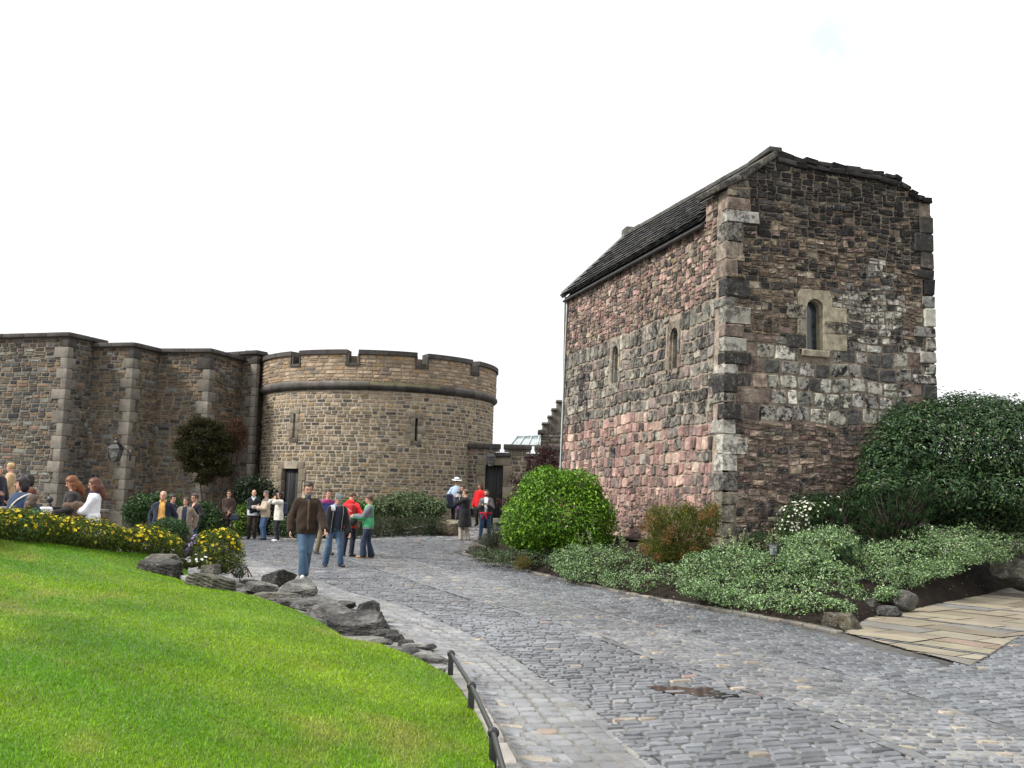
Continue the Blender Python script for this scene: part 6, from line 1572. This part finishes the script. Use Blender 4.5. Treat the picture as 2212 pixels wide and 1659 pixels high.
    def bottom(s, col, t=.014, flare=.012, name='trousers', top=.98, zend=.055, mat='cloth', fold=.006, col2=None):
        def fn(P):
            d, Q = s.torso(P); d = smax(d - t * .6, Q[:, 2] - top, .01); d = smax(d, .80 - P[:, 2], .02)
            d = s.legs(P, d, t, flare); d = d + fold * noise3(P * np.array([1, 1, .5], f32), s.seed + 3, 15.) + fold * noise3(P * np.array([1, 1, .35], f32), s.seed + 4, 30.)
            z = np.minimum(np.maximum(P[:, 2] - 0, 0), 9); zl = np.minimum(s.an[0][2], s.an[1][2]) - .06
            return smax(d, zl + 0 - P[:, 2], .01)
        lo, hi = s.bounds(.15); hi[2] = 1.15; V, Fc = snets(fn, lo, hi, s.h); c = np.tile(np.append(col, 1.), (len(V), 1))
        n = noise3(V, s.seed + 9, 5.)[:, None]; c[:, :3] *= 1 + .18 * n
        if col2 is not None: c = col2(s, V, c)
        return s.emit(name, [(V, Fc, c)], mat)
    def skirt(s, col, z0=.5, r=.2):
        def fn(P):
            u = np.clip((1.0 - P[:, 2]) / (1 - z0), 0, 1); q = np.sqrt(P[:, 0] ** 2 + (P[:, 1] * 1.25) ** 2) - (.15 + (r - .15) * u) + .01 * noise3(P, s.seed, 12.); return smax(smax(q, P[:, 2] - 1.0, .01), z0 - P[:, 2], .01)
        V, Fc = snets(fn, (-.35, -.35, z0 - .05), (.35, .35, 1.05), s.h); return s.emit('skirt', [(V, Fc, (*col, 1))], 'cloth')
    def shoes(s, col):
        for i in (0, 1):
            a = s.an[i]; tox = .03 if i == 0 else -.03; fl = min(a[2] - .085, .12)
            def fn(P):
                d = cap(P, a + np.array([0, -.045, -.045]), a + np.array([tox, .145, -.056 - fl * .6]), .043, .036); d = smin(d, cap(P, a + np.array([0, -.02, -.03]), a + np.array([0, -.01, .02]), .042, .042), .03); return smax(d, (a[2] - .085 - fl * .6) - P[:, 2], .006)
            V, Fc = snets(fn, a - [.1, .14, .16], a + [.1, .24, .08], s.h); s.emit('shoe', [(V, Fc, (*col, 1))], 'leather')
    def hair(s, col, style='short', vol=.012, line=.062, bald=None, name='hair'):
        def fn(P):
            d0, Q = s.headf(P)
            sk = ell(Q, (0, -.014, .032), (.076 + vol, .097 + vol, .088 + vol)); x, y, z = Q[:, 0], Q[:, 1], Q[:, 2]
            front = line - .0
            lowz = {'short': -.055, 'bob': -.12, 'long': -.10}[style]
            face = np.maximum(y - .045 - .3 * np.maximum(z - .0, 0) * 0, z - front)      # below the hairline, in front of the temples
            face = np.maximum(-(y - (.03 if style == 'short' else .045)), z - front)       # <0 inside face zone
            d = smax(sk, -face, .012); 
            if style == 'short': d = smax(d, (-.035 + .0 - z) - 1.1 * np.maximum(-y - .02, 0), .015)
            else:
                fall = ell(Q, (0, -.045, -.05), (.082 + vol, .062 + vol, .12)) if style == 'bob' else smin(ell(Q, (0, -.05, -.06), (.082 + vol, .062 + vol, .13)), cap(Q, (0, -.085, -.10), (0, -.125, -.30), .075, .045), .05)
                if style == 'long':
                    for sx in (-1, 1): fall = smin(fall, cap(Q, (sx * .070, .01, -.04), (sx * .085, .045, -.27), .030, .020), .03)
                fall = smax(fall, -face, .012); d = smin(d, fall, .025)
            if bald: d = smax(d, -(ell(Q, (0, .012, .10), (.062, .085, .075))), .01)
            return d + .0035 * noise3(P, s.seed + 5, 60.) + .003 * noise3(P, s.seed + 6, 30.)
        lo, hi = s.hd - [.2, .24, .45 if style == 'long' else .24], s.hd + [.2, .22, .17]
        V, Fc = snets(fn, lo, hi, .009 if s.fine else .012); n = noise3(V * [1, 1, .25], s.seed + 7, 45.)[:, None]
        return s.emit(name, [(V, Fc, np.c_[np.array(col) * (1 + .35 * n), np.ones(len(V))])], 'hair')
    def field(s, name, fn, lo, hi, col, mat='cloth', h=None, parent=None):
        V, Fc = snets(fn, lo, hi, h or s.h); return s.emit(name, [(V, Fc, (*col, 1))], mat, parent)
    def headfield(s, name, fn, col, mat='cloth', r=.24, h=.009):
        return s.field(name, lambda P: fn((P - s.hd.astype(f32)) @ s.Rh.astype(f32)), s.hd - r, s.hd + r, col, mat, h)
    def glasses(s, col=(.01, .01, .012), big=False):
        a = 0
        def fn(Q):
            d = 9.
            for sx in (-1, 1):
                d = np.minimum(d, ell(Q, (sx * .034, .103, .010), (.024 if big else .020, .006, .018 if big else .012))); d = np.minimum(d, cap(Q, (sx * .055, .100, .014), (sx * .082, -.0, .012), .004, .004))
            return np.minimum(d, cap(Q, (-.012, .108, .014), (.012, .108, .014), .004, .004))
        return s.headfield('glasses', fn, col, 'leather', .15, .0055)
    def scarf(s, col, name='scarf', r=.075):
        n0 = s.nb + np.array([0, .0, .03])
        def fn(P):
            Q = (P - n0.astype(f32)) @ s.Rl.astype(f32); q = np.sqrt(Q[:, 0] ** 2 + (Q[:, 1] * .95) ** 2) - r; d = np.sqrt(q * q + (Q[:, 2] * .65) ** 2) - .026; d = smin(d, cap(Q, (.01, .085, -.02), (.015, .105, -.13), .032, .024), .03); return d + .006 * noise3(P, s.seed, 28.)
        return s.field(name, fn, n0 - .2, n0 + .2, col, 'cloth', .01)
    def collar(s, col, name='collar', open_=.045, h=.05, r=.078):
        n0 = s.nb + np.array([0, .0, .045])
        def fn(P):
            Q = (P - n0.astype(f32)) @ s.Rl.astype(f32); q = np.abs(np.sqrt(Q[:, 0] ** 2 + (Q[:, 1]) ** 2) - r - .25 * np.abs(Q[:, 2] - .02)) - .008; d = smax(q, np.abs(Q[:, 2]) - h + .35 * np.maximum(-Q[:, 1], 0), .006); return smax(d, -np.maximum(np.abs(Q[:, 0]) - open_ * (1 + 3 * np.clip(Q[:, 2] + .03, 0, 1)), -Q[:, 1]), .004)
        return s.field(name, fn, n0 - .16, n0 + .16, col, 'cloth', .0085)
    def item(s, name, label, cat, fields, pos=None, group=None):
        """something carried: a thing of its own; fields = (part name, fn(local), lo, hi, colour, material, h)"""
        o = None
        for (pn, fn, lo, hi, col, mat, h) in fields:
            V, Fc = snets(fn, lo, hi, h); W = s.to_world(V)
            if o is None: o = thing(name, label, cat, tuple(W.mean(0)), group)
            a = Acc(); a.add(W, Fc, (*col, 1)); a.build(pn, M[mat], o)
        return o
def sbox(P, c, r, rd=.02, Rm=None):
    q = P - np.array(c, f32)
    if Rm is not None: q = q @ np.array(Rm, f32)
    q = np.abs(q) - (np.array(r, f32) - rd); return np.linalg.norm(np.maximum(q, 0), axis=1) + np.minimum(q.max(1), 0) - rd
JEAN = (.03, .06, .11); BLK = (.012, .012, .014); NAVY = (.014, .018, .034)
def jeanfade(s, V, c):
    f = np.clip(noise3(V * [1, 1, .5], s.seed + 20, 6.) * .7 + .25 + .5 * (V[:, 1] > .02) * np.clip((.8 - np.abs(V[:, 2] - .62) * 2.2), 0, 1), 0, 1)[:, None]
    c[:, :3] = c[:, :3] * (1 - f) + np.array([.075, .13, .20]) * f; return c
def lowhem(x): return x
# 1 --- man in the brown jacket
p = Person('man striding over the rocks in a brown jacket, blue scarf and faded flared jeans', 664, 18.9, 0, 1.79, 14, 1, head=(-6, 24), rw=(.285, .04, .86), lw=(-.31, .22, .90), ra=(.02, .20, .085), la=(.0, -.16, .11), w=1.03, fist=.5)
def zipc(s, V, c):
    k = (np.abs(V[:, 0] + .01) < .010) & (V[:, 1] > .03) & (V[:, 2] > .88); c[k, :3] = (.10, .075, .05); k = (np.abs(V[:, 2] - .88) < .03); c[k, :3] *= .8; return c
p.top('jacket', (.027, .0155, .0085), hem=.80, t=.030, sleeve=.97, fold=.014, col2=zipc); p.bottom((.028, .058, .10), flare=.035, fold=.009, col2=jeanfade); p.shoes((.62, .60, .56))
p.hair((.030, .017, .010), vol=.010, line=.066); p.scarf((.045, .055, .085)); p.collar((.30, .235, .16), 'collar', .05, .055, .098)
# 2 --- man in the flat cap
p = Person('stooping man in a grey flat cap, black jacket and faded jeans', 724, 22.0, 0, 1.60, 28, 2, lean=20, head=(-14, 26), rw=(.29, .30, .78), lw=(-.30, .26, .76), ra=(.15, -.10, .085), la=(-.13, .20, .085), w=1.08)
def stripe(s, V, c):
    k = (V[:, 2] > 1.33) & (V[:, 0] > .08) & (V[:, 0] < .17); c[k, :3] = (.45, .47, .5); k = (np.abs(np.abs(V[:, 0]) - .125) < .008) & (V[:, 1] > .02); c[k, :3] = (.35, .35, .36); return c
p.top('shirt', (.03, .035, .055), hem=.86, t=.014, sleeve=.5); p.top('jacket', BLK, hem=.84, t=.034, opening=(.07, .075), fold=.009, col2=stripe); p.bottom((.03, .062, .12), flare=.022, fold=.009, col2=jeanfade); p.shoes(BLK); p.hair((.22, .20, .18), vol=.006, line=.05)
p.collar((.22, .30, .40), 'collar', .03, .035, .072)
p.headfield('flat_cap', lambda Q: smin(smax(ell(Q, (0, .0, .068), (.103, .128, .06)), .045 - Q[:, 2] - .1 * Q[:, 1], .01), ell(Q, (0, .115, .052), (.075, .055, .012)), .02), (.115, .12, .13))
# 3 --- man behind
p = Person('man half hidden behind the walkers in a purple and blue top with khaki trousers', 704, 26.2, 0, 1.70, 40, 3, lean=10, head=(20, 10), ra=(.12, -.18, .085), la=(-.1, .1, .085), rw=(.27, -.05, .85))
def purp(s, V, c): k = V[:, 2] > 1.36; c[k, :3] = (.25, .035, .13); return c
p.top('jacket', (.03, .05, .22), hem=.86, t=.026, col2=purp); p.bottom((.20, .165, .11)); p.shoes(BLK); p.hair((.025, .015, .01), vol=.014)
# 4 --- red jacket from behind
p = Person('person in a bright red hooded jacket seen from behind, bending to the right', 755, 25.6, 0, 1.63, 158, 4, lean=12, head=(25, 28), rw=(.40, .22, 1.02), lw=(-.28, .22, .9), ra=(.11, .0, .085), la=(-.12, -.05, .085), w=1.12)
p.top('jacket', (.62, .012, .018), hem=.76, t=.036, fold=.012); p.bottom(NAVY, flare=.01); p.shoes(BLK); p.hair((.10, .06, .03), vol=.008)
n0 = p.nb
p.field('hood', lambda P: smax(ell(P, n0 + np.array([0, -.07, .01]), (.135, .09, .085)), -ell(P, n0 + np.array([0, .03, .09]), (.085, .09, .085)), .02), n0 - .25, n0 + .25, (.66, .014, .02))
c4 = p.ln((.10, -.20, 1.16))
def grey_lines(P): return sbox(P, c4 + np.array([.02, -.105, .02]), (.012, .012, .19), .008)
p.item('backpack', 'red daypack with grey piping on the back of the red-jacketed person', 'backpack', [('body', lambda P: smin(sbox(P, c4, (.155, .10, .23), .07), sbox(P, c4 + np.array([.0, -.08, -.08]), (.12, .06, .12), .05), .03) + .008 * noise3(P, 3, 16.), c4 - .36, c4 + .36, (.42, .02, .025), 'cloth', .013),
    ('piping', lambda P: np.minimum(cap(P, c4 + np.array([-.10, -.10, .14]), c4 + np.array([.12, -.105, .02]), .011, .011), cap(P, c4 + np.array([-.12, -.11, .04]), c4 + np.array([.11, -.12, -.10]), .010, .010)), c4 - .3, c4 + .3, (.35, .33, .33), 'cloth', .009)])
# 5 --- green jacket
p = Person('person in a green and grey hooded jacket with dark flared jeans, facing left', 797, 25.2, 0, 1.56, -82, 5, head=(6, 14), rw=(.09, .36, 1.10), lw=(-.10, .40, 1.14), ra=(.08, -.12, .085), la=(-.09, .12, .085))
def greencol(s, V, c):
    k = (np.abs(V[:, 0]) > .13) & (V[:, 2] > 1.12) | (V[:, 2] < .86); c[k, :3] = (.14, .15, .17); return c
p.top('jacket', (.06, .36, .15), hem=.80, t=.030, col2=greencol, fold=.012); p.bottom((.018, .03, .055), flare=.045, fold=.012); p.shoes((.42, .22, .08)); p.hair((.085, .045, .025), 'short', .016, .06)
b5 = np.array([.0, .46, 1.0])
p.item('shoulder_bag', 'rounded black bag held out by the person in green', 'bag', [('body', lambda P: ell(P, b5, (.09, .15, .13)) + .006 * noise3(P, 2, 18.), b5 - .22, b5 + .22, BLK, 'leather', .012), ('strap', lambda P: np.abs(np.linalg.norm((P - (b5 + np.array([0, -.02, .10], f32)))[:, 1:], axis=1) - .08) * 0 + np.maximum(np.sqrt((np.linalg.norm((P - (b5 + np.array([0, -.02, .10], f32)))[:, 1:], axis=1) - .085) ** 2 + (P[:, 0]) ** 2) - .012, -9), b5 - .25, b5 + .28, BLK, 'leather', .010)])
# 6 --- black sweater
p = Person('balding man in a black sweater over a white shirt, standing by the shrubs', 547, 33.2, 0, 1.62, 8, 6, fine=False, head=(-6, 4), rw=(-.02, .27, 1.14), lw=(-.31, .14, 1.0), w=1.12)
p.top('shirt', (.5, .53, .56), hem=.83, t=.014, sleeve=.98); p.top('sweater', (.010, .011, .015), hem=.88, t=.024, sleeve=.86, vee=.10); p.bottom((.028, .018, .014)); p.shoes(BLK); p.hair((.02, .014, .012), bald=True, vol=.006, line=.07); p.collar((.42, .5, .56), 'collar', .03, .035, .07)
# 7 --- beige jacket
p = Person('grey-haired man in a cream jacket and blue jeans, facing left with a map', 574, 33.0, 0, 1.60, -55, 7, fine=False, head=(-4, 22), rw=(.08, .30, 1.16), lw=(-.08, .33, 1.13))
def darkcol(s, V, c): k = (V[:, 2] > 1.38); c[k, :3] = (.10, .09, .08); return c
p.top('jacket', (.42, .35, .26), hem=.80, t=.03, col2=darkcol); p.bottom((.035, .075, .16)); p.shoes(BLK); p.hair((.09, .085, .08), vol=.008)
mp = np.array([0, .42, 1.17]); p.item('map', 'small white folded leaflet held by the man in the cream jacket', 'leaflet', [('sheet', lambda P: sbox(P, mp, (.09, .07, .012), .008, rotx(.5)), mp - .15, mp + .15, (.7, .7, .68), 'cloth', .009)])
# 8 --- white jacket with binoculars
p = Person('woman in a white jacket and dark trousers looking through binoculars', 603, 32.2, 0, 1.58, -58, 8, fine=False, head=(0, 0), rw=(.07, .17, 1.55), lw=(-.07, .19, 1.55), re=(.9, .2, -1), le=(-.9, .2, -1))
p.top('jacket', (.58, .56, .49), hem=.74, t=.032, skirt=.02, fold=.012); p.bottom((.010, .012, .018)); p.shoes((.72, .72, .70)); p.hair((.012, .010, .010), 'bob', .014)
bn = p.hd + np.array([0, .17, .01]); p.item('binoculars', 'black binoculars held to the eyes of the woman in white', 'binoculars', [('barrels', lambda P: np.minimum(cap(P, bn + [.032, -.05, 0], bn + [.036, .06, 0], .024, .032), cap(P, bn + [-.032, -.05, 0], bn + [-.036, .06, 0], .024, .032)), bn - .14, bn + .14, BLK, 'leather', .009)])
bk = p.ln((0, -.20, 1.16)); p.item('backpack', 'navy backpack worn by the woman with binoculars', 'backpack', [('body', lambda P: sbox(P, bk, (.14, .085, .21), .06), bk - .3, bk + .3, (.035, .045, .08), 'cloth', .016)])
# 9 --- woman in the brown coat
p = Person('dark-haired woman in sunglasses and a brown coat with folded hands', 493, 33.0, 0, 1.58, 12, 9, fine=False, rw=(.0, .24, .98), lw=(-.06, .25, .93))
p.top('coat', (.042, .024, .019), hem=.70, t=.026, skirt=.03); p.skirt((.012, .012, .014), .45, .2); p.shoes(BLK); p.hair((.012, .009, .008), 'bob', .012); p.glasses(big=True)
hb9 = np.array([-.24, .22, .80]); p.item('handbag', 'shiny dark blue handbag carried by the woman in the brown coat', 'handbag', [('body', lambda P: smax(sbox(P, hb9, (.17, .06, .12), .04), np.abs(P[:, 0] - hb9[0]) - .18 + .35 * (P[:, 2] - hb9[2] + .1), .02), hb9 - .24, hb9 + .24, (.022, .034, .055), 'leather', .013), ('handle', lambda P: np.sqrt((np.linalg.norm((P - (hb9 + np.array([0, 0, .12]))).astype(f32)[:, [0, 2]], axis=1) - .085) ** 2 + (P[:, 1] - hb9[1]) ** 2) - .010, hb9 - .24, hb9 + .26, (.02, .03, .05), 'leather', .010)])
# 10 --- yellow shirt
p = Person('bald man in a yellow striped shirt under an open navy jacket', 351, 25.2, -.2, 1.73, 6, 10, head=(4, 2), rw=(.27, -.06, .88), lw=(-.27, -.06, .88), w=1.15)
def ystr(s, V, c):
    k = ((V[:, 0] * 28) % 1) < .28; c[k, :3] = (.36, .17, .045); return c
p.top('shirt', (.62, .36, .10), hem=.80, t=.016, sleeve=.5, col2=ystr); p.top('jacket', (.010, .014, .03), hem=.80, t=.036, opening=(.105, .07), fold=.012); p.bottom((.03, .035, .045)); p.shoes(BLK); p.hair((.30, .27, .25), bald=True, vol=.003, line=.07); p.collar((.58, .34, .10), 'collar', .03, .03, .075)
# 11
p = Person('dark-haired person in black almost hidden behind the bald man', 372, 27.2, -.2, 1.64, 60, 11, fine=False, head=(10, 8)); p.top('jacket', (.014, .014, .02), hem=.8); p.bottom(BLK); p.shoes(BLK); p.hair((.012, .009, .008), 'short', .022)
# 12
p = Person('brown-haired woman in an open grey-beige jacket, dark blue top and jeans', 401, 26.6, -.2, 1.58, 0, 12, head=(4, 0), rw=(.24, -.12, .9), lw=(-.24, -.12, .9))
p.top('shirt', (.018, .026, .06), hem=.82, t=.014, sleeve=.4); p.top('jacket', (.20, .165, .125), hem=.74, t=.034, opening=(.07, .06), fold=.009); p.bottom((.05, .115, .24), flare=.012, col2=jeanfade); p.shoes(BLK); p.hair((.05, .028, .018), 'bob', .012, .05); p.glasses((.05, .03, .03))
cm = p.ln((0, .17, 1.08)); p.item('camera', 'small camera hanging on the chest of the woman in grey-beige', 'camera', [('body', lambda P: sbox(P, cm, (.035, .02, .05), .01), cm - .1, cm + .1, BLK, 'leather', .008), ('strap', lambda P: np.minimum(cap(P, cm, p_nb + [.07, .05, 0], .007, .007), cap(P, cm, p_nb + [-.07, .05, 0], .007, .007)), cm - .3, cm + .45, BLK, 'leather', .009)][:1])
# 13
p = Person('short-haired person in glasses and black sweater behind the grey-beige jacket', 420, 28.6, -.2, 1.66, -30, 13, fine=False, head=(14, 4), rw=(.12, .30, 1.06), lw=(-.26, .20, 1.02)); p.top('sweater', (.012, .011, .014), hem=.82, vee=.14); p.bottom((.022, .04, .075)); p.shoes(BLK); p.hair((.05, .035, .025), 'short', .016); p.glasses()
# 14 --- white coat, long hair
p = Person('young woman with long auburn hair in a fitted white coat, holding a phone', 201, 19.0, .02, 1.73, -72, 14, head=(4, 18), rw=(.10, .34, 1.13), lw=(-.04, .38, 1.10), w=.95)
p.top('coat', (.74, .74, .78), hem=.66, t=.026, skirt=.05, fold=.005); p.bottom((.02, .025, .05)); p.shoes(BLK); p.hair((.105, .034, .018), 'long', .014, .06); p.scarf((.05, .02, .05)); p.glasses((.04, .03, .03))
ph = np.array([.04, .47, 1.16]); p.item('phone', 'silver phone in the hands of the woman in white', 'phone', [('body', lambda P: sbox(P, ph, (.028, .012, .055), .008, rotx(.4)), ph - .1, ph + .1, (.4, .4, .42), 'leather', .007)])
# 15 --- ginger-haired woman with plastic bag
p = Person('woman with long ginger hair in a black top, brown coat over her arm', 152, 19.0, .0, 1.78, -58, 15, head=(6, 26), rw=(.16, .30, 1.12), lw=(-.22, .30, 1.05), w=1.0)
p.top('jacket', (.013, .010, .010), hem=.72, t=.028, skirt=.03); p.bottom((.03, .025, .03)); p.shoes(BLK); p.hair((.175, .060, .018), 'long', .016, .05)
ct = np.array([-.23, -.06, 1.12])
p.item('coat', 'brown coat draped over the arm of the ginger-haired woman', 'coat', [('body', lambda P: smin(ell(P, ct + [0, .03, .08], (.10, .19, .10)), sbox(P, ct + [-.02, -.02, -.26], (.06, .13, .34), .05), .06) + .02 * noise3(P * np.array([1.6, 1.6, .6], f32), 8, 14.), ct - .6, ct + .45, (.115, .072, .048), 'cloth', .014)])
pb = np.array([.10, .40, .98])
p.item('plastic_bag', 'white plastic carrier bag with red print held by the ginger-haired woman', 'carrier bag', [('bag', lambda P: smax(sbox(P, pb, (.07, .15, .19), .04), np.abs(P[:, 1] - pb[1]) - .16 + .35 * np.maximum(P[:, 2] - pb[2] - .02, 0), .02) + .008 * noise3(P, 5, 18.), pb - .28, pb + .28, (.72, .74, .80), 'plastic', .013),
    ('red_print', lambda P: smax(sbox(P, pb, (.074, .154, .194), .04) + .008 * noise3(P, 5, 18.), np.abs(P[:, 2] - pb[2] + .11) - .04, .004), pb - .28, pb + .28, (.55, .02, .02), 'cloth', .013)])
# 16 --- blue sweater
p = Person('broad woman in a blue sweater with a pale cross-body strap, looking left', 44, 17.6, .02, 1.71, -28, 16, head=(44, 4), rw=(.33, .12, .95), lw=(-.36, .10, .95), w=1.5)
p.top('sweater', (.020, .038, .085), hem=.78, t=.03, fold=.012); p.bottom((.015, .016, .022)); p.shoes(BLK); p.hair((.016, .010, .010), 'bob', .018, .045)
tor = p
st_ = lambda P: np.maximum(np.abs(p16.torso(P)[0] - .040) - .008, np.abs((P[:, 0] * .75 + (P[:, 2] - 1.2) * .66)) - .018)
p16 = p; p.field('strap', st_, p.piv - [.4, .4, .2], p.piv + [.4, .4, .62], (.50, .47, .40), 'cloth', .011)
# 17 --- child
p = Person('child with long brown hair in a teal top, seen from behind the hedge', 68, 17.2, .02, 1.40, 160, 17, head=(10, 6)); p.top('sweater', (.05, .25, .22), hem=.8); p.bottom(JEAN); p.shoes(BLK); p.hair((.075, .052, .036), 'long', .022, .05)
# 18
p = Person('fair-haired man in a long beige coat at the frame edge, facing left', 16, 28.2, .42, 1.77, -70, 18, fine=False, head=(6, 10), rw=(.15, .30, 1.12), lw=(-.2, .28, 1.08)); p.top('coat', (.42, .29, .16), hem=.66, t=.034, skirt=.04); p.bottom((.012, .013, .018)); p.shoes(BLK); p.hair((.42, .29, .13), 'short', .012)
# 19
p = Person('person in a dark jacket cut off by the frame beside the beige coat', -8, 27.4, .38, 1.70, 70, 19, fine=False, head=(0, 6), rw=(.2, .25, 1.0)); p.top('jacket', (.02, .02, .028), hem=.74, t=.034); p.bottom((.02, .03, .05)); p.shoes(BLK); p.hair((.2, .19, .2), 'short', .012)
# 20
p = Person('dark-haired person in a rust-coloured top behind the woman in blue', 57, 24.0, .0, 1.84, -30, 20, fine=False, head=(30, 4)); p.top('sweater', (.10, .035, .022), hem=.8); p.bottom(BLK); p.shoes(BLK); p.hair((.014, .010, .010), 'bob', .02)
# 21 --- hat man
p = Person('man in a white brimmed hat, sunglasses and pale blue shirt by the gate', 985, 37.6, .45, 1.80, 2, 21, fine=False, head=(-8, 6), rw=(.22, .22, 1.08), lw=(-.22, .20, 1.0), w=1.12)
p.top('shirt', (.36, .46, .60), hem=.86, t=.02, sleeve=.35); p.bottom((.012, .013, .022)); p.shoes(BLK); p.hair((.3, .28, .26), vol=.004); p.glasses(big=True)
p.headfield('hat', lambda Q: np.minimum(smax(smax(ell(Q, (0, 0, .085), (.098, .118, .115)), .055 - Q[:, 2], .01), Q[:, 2] - .165, .02), ell(Q, (0, .005, .058), (.20, .22, .013))), (.74, .75, .76), 'cloth', .26, .011)
p.headfield('hat_band', lambda Q: smax(ell(Q, (0, 0, .085), (.102, .122, .108)), np.abs(Q[:, 2] - .085) - .016, .004), (.02, .02, .025), 'cloth', .22, .011)
cj = np.array([.24, .25, 1.0]); p.item('jacket', 'navy jacket hung over the forearm of the man in the white hat', 'jacket', [('body', lambda P: sbox(P, cj - [0, 0, .08], (.13, .15, .26), .07) + .02 * noise3(P, 4, 11.), cj - .5, cj + .4, NAVY, 'cloth', .018)])
# 22
p = Person('dark-haired woman in a grey and purple top between the white hat and the photographer', 997, 36.4, .38, 1.60, -20, 22, fine=False, head=(-20, 10), rw=(.12, .28, 1.1), lw=(-.15, .28, 1.05))
def purp2(s, V, c): k = (V[:, 2] < 1.2); c[k, :3] = (.12, .035, .20); return c
p.top('jacket', (.28, .27, .27), hem=.8, col2=purp2); p.bottom((.012, .012, .016)); p.shoes(BLK); p.hair((.035, .016, .012), 'bob', .012)
# 23
p = Person('photographer in a long black coat and pale trousers aiming a camera to the left', 1005, 33.0, .13, 1.70, -118, 23, fine=False, head=(0, 2), rw=(.10, .22, 1.50), lw=(-.06, .30, 1.46), re=(.7, .1, -1), le=(-.5, .2, -1), w=1.1, ra=(.1, -.1, .085), la=(-.1, .08, .085))
p.top('coat', (.012, .012, .013), hem=.48, t=.034, skirt=.07, fold=.01); p.bottom((.40, .35, .27)); p.shoes((.10, .07, .045)); p.hair((.12, .075, .045), 'short', .008)
cm3 = p.hd + np.array([.01, .18, .0]); p.item('camera', 'black camera raised to the eye by the photographer in black', 'camera', [('body', lambda P: np.minimum(sbox(P, cm3, (.07, .035, .05), .012), cap(P, cm3, cm3 + [0, .12, 0], .038, .042)), cm3 - .2, cm3 + .22, BLK, 'leather', .012)])
sb = np.array([.27, -.05, .98]); p.item('shoulder_bag', 'black shoulder bag at the hip of the photographer in black', 'bag', [('body', lambda P: sbox(P, sb, (.07, .16, .13), .04), sb - .25, sb + .25, (.016, .016, .018), 'leather', .016)])
# 24
p = Person('woman in a red fleece and black trousers standing by the gate door', 1036, 38.4, .48, 1.60, -25, 24, fine=False, head=(8, 22), rw=(.26, .08, .84), lw=(-.26, .08, .84)); p.top('fleece', (.58, .010, .016), hem=.78, t=.034, skirt=.01); p.bottom(BLK); p.shoes(BLK); p.hair((.075, .034, .02), 'long', .010)
# 25
p = Person('bearded man in a grey leather jacket and jeans looking down at his phone', 1050, 33.6, .17, 1.66, -8, 25, fine=False, head=(4, 22), rw=(.10, .27, 1.20), lw=(-.10, .27, 1.22), ra=(.16, .14, .085), la=(-.12, -.16, .085))
p.top('shirt', (.66, .68, .72), hem=.9, t=.014, sleeve=.4); p.top('jacket', (.055, .048, .046), hem=.92, t=.032, opening=(.03, .07), mat='leather'); p.bottom((.035, .07, .14), flare=.01); p.shoes((.16, .10, .06)); p.hair((.025, .017, .013), 'short', .004, .075)
p.headfield('beard', lambda Q: smax(ell(Q, (0, .03, -.06), (.066, .072, .068)), np.maximum(Q[:, 2] + .03, .035 - Q[:, 1]), .01), (.03, .02, .015), 'hair', .18, .01)
p.field('red_sleeves', lambda P: np.minimum(np.sqrt((np.sqrt(P[:, 0] ** 2 + (P[:, 1] * 1.3) ** 2) - .19) ** 2 + ((P[:, 2] - .92) * .7) ** 2) - .028, np.minimum(cap(P, (.01, .17, .92), (.09, .19, .74), .035, .025), cap(P, (-.01, .17, .92), (-.06, .20, .72), .035, .025))), (-.3, -.3, .6), (.3, .3, 1.05), (.42, .012, .03), 'cloth', .014)
cj2 = np.array([-.26, .02, .78]); p.item('coat', 'long dark coat hanging behind the bearded man with the phone', 'coat', [('body', lambda P: smax(sbox(P, (0, -.12, .72), (.24, .05, .34), .045) + .015 * noise3(P, 6, 11.), -9 + P[:, 2] * 0, .01), (-.4, -.35, .3), (.4, .15, 1.2), (.014, .014, .016), 'cloth', .018)])
ph = np.array([.0, .36, 1.25]); p.item('phone', 'dark phone held in both hands by the bearded man', 'phone', [('body', lambda P: sbox(P, ph, (.06, .012, .032), .008), ph - .1, ph + .1, (.03, .03, .035), 'leather', .008)])
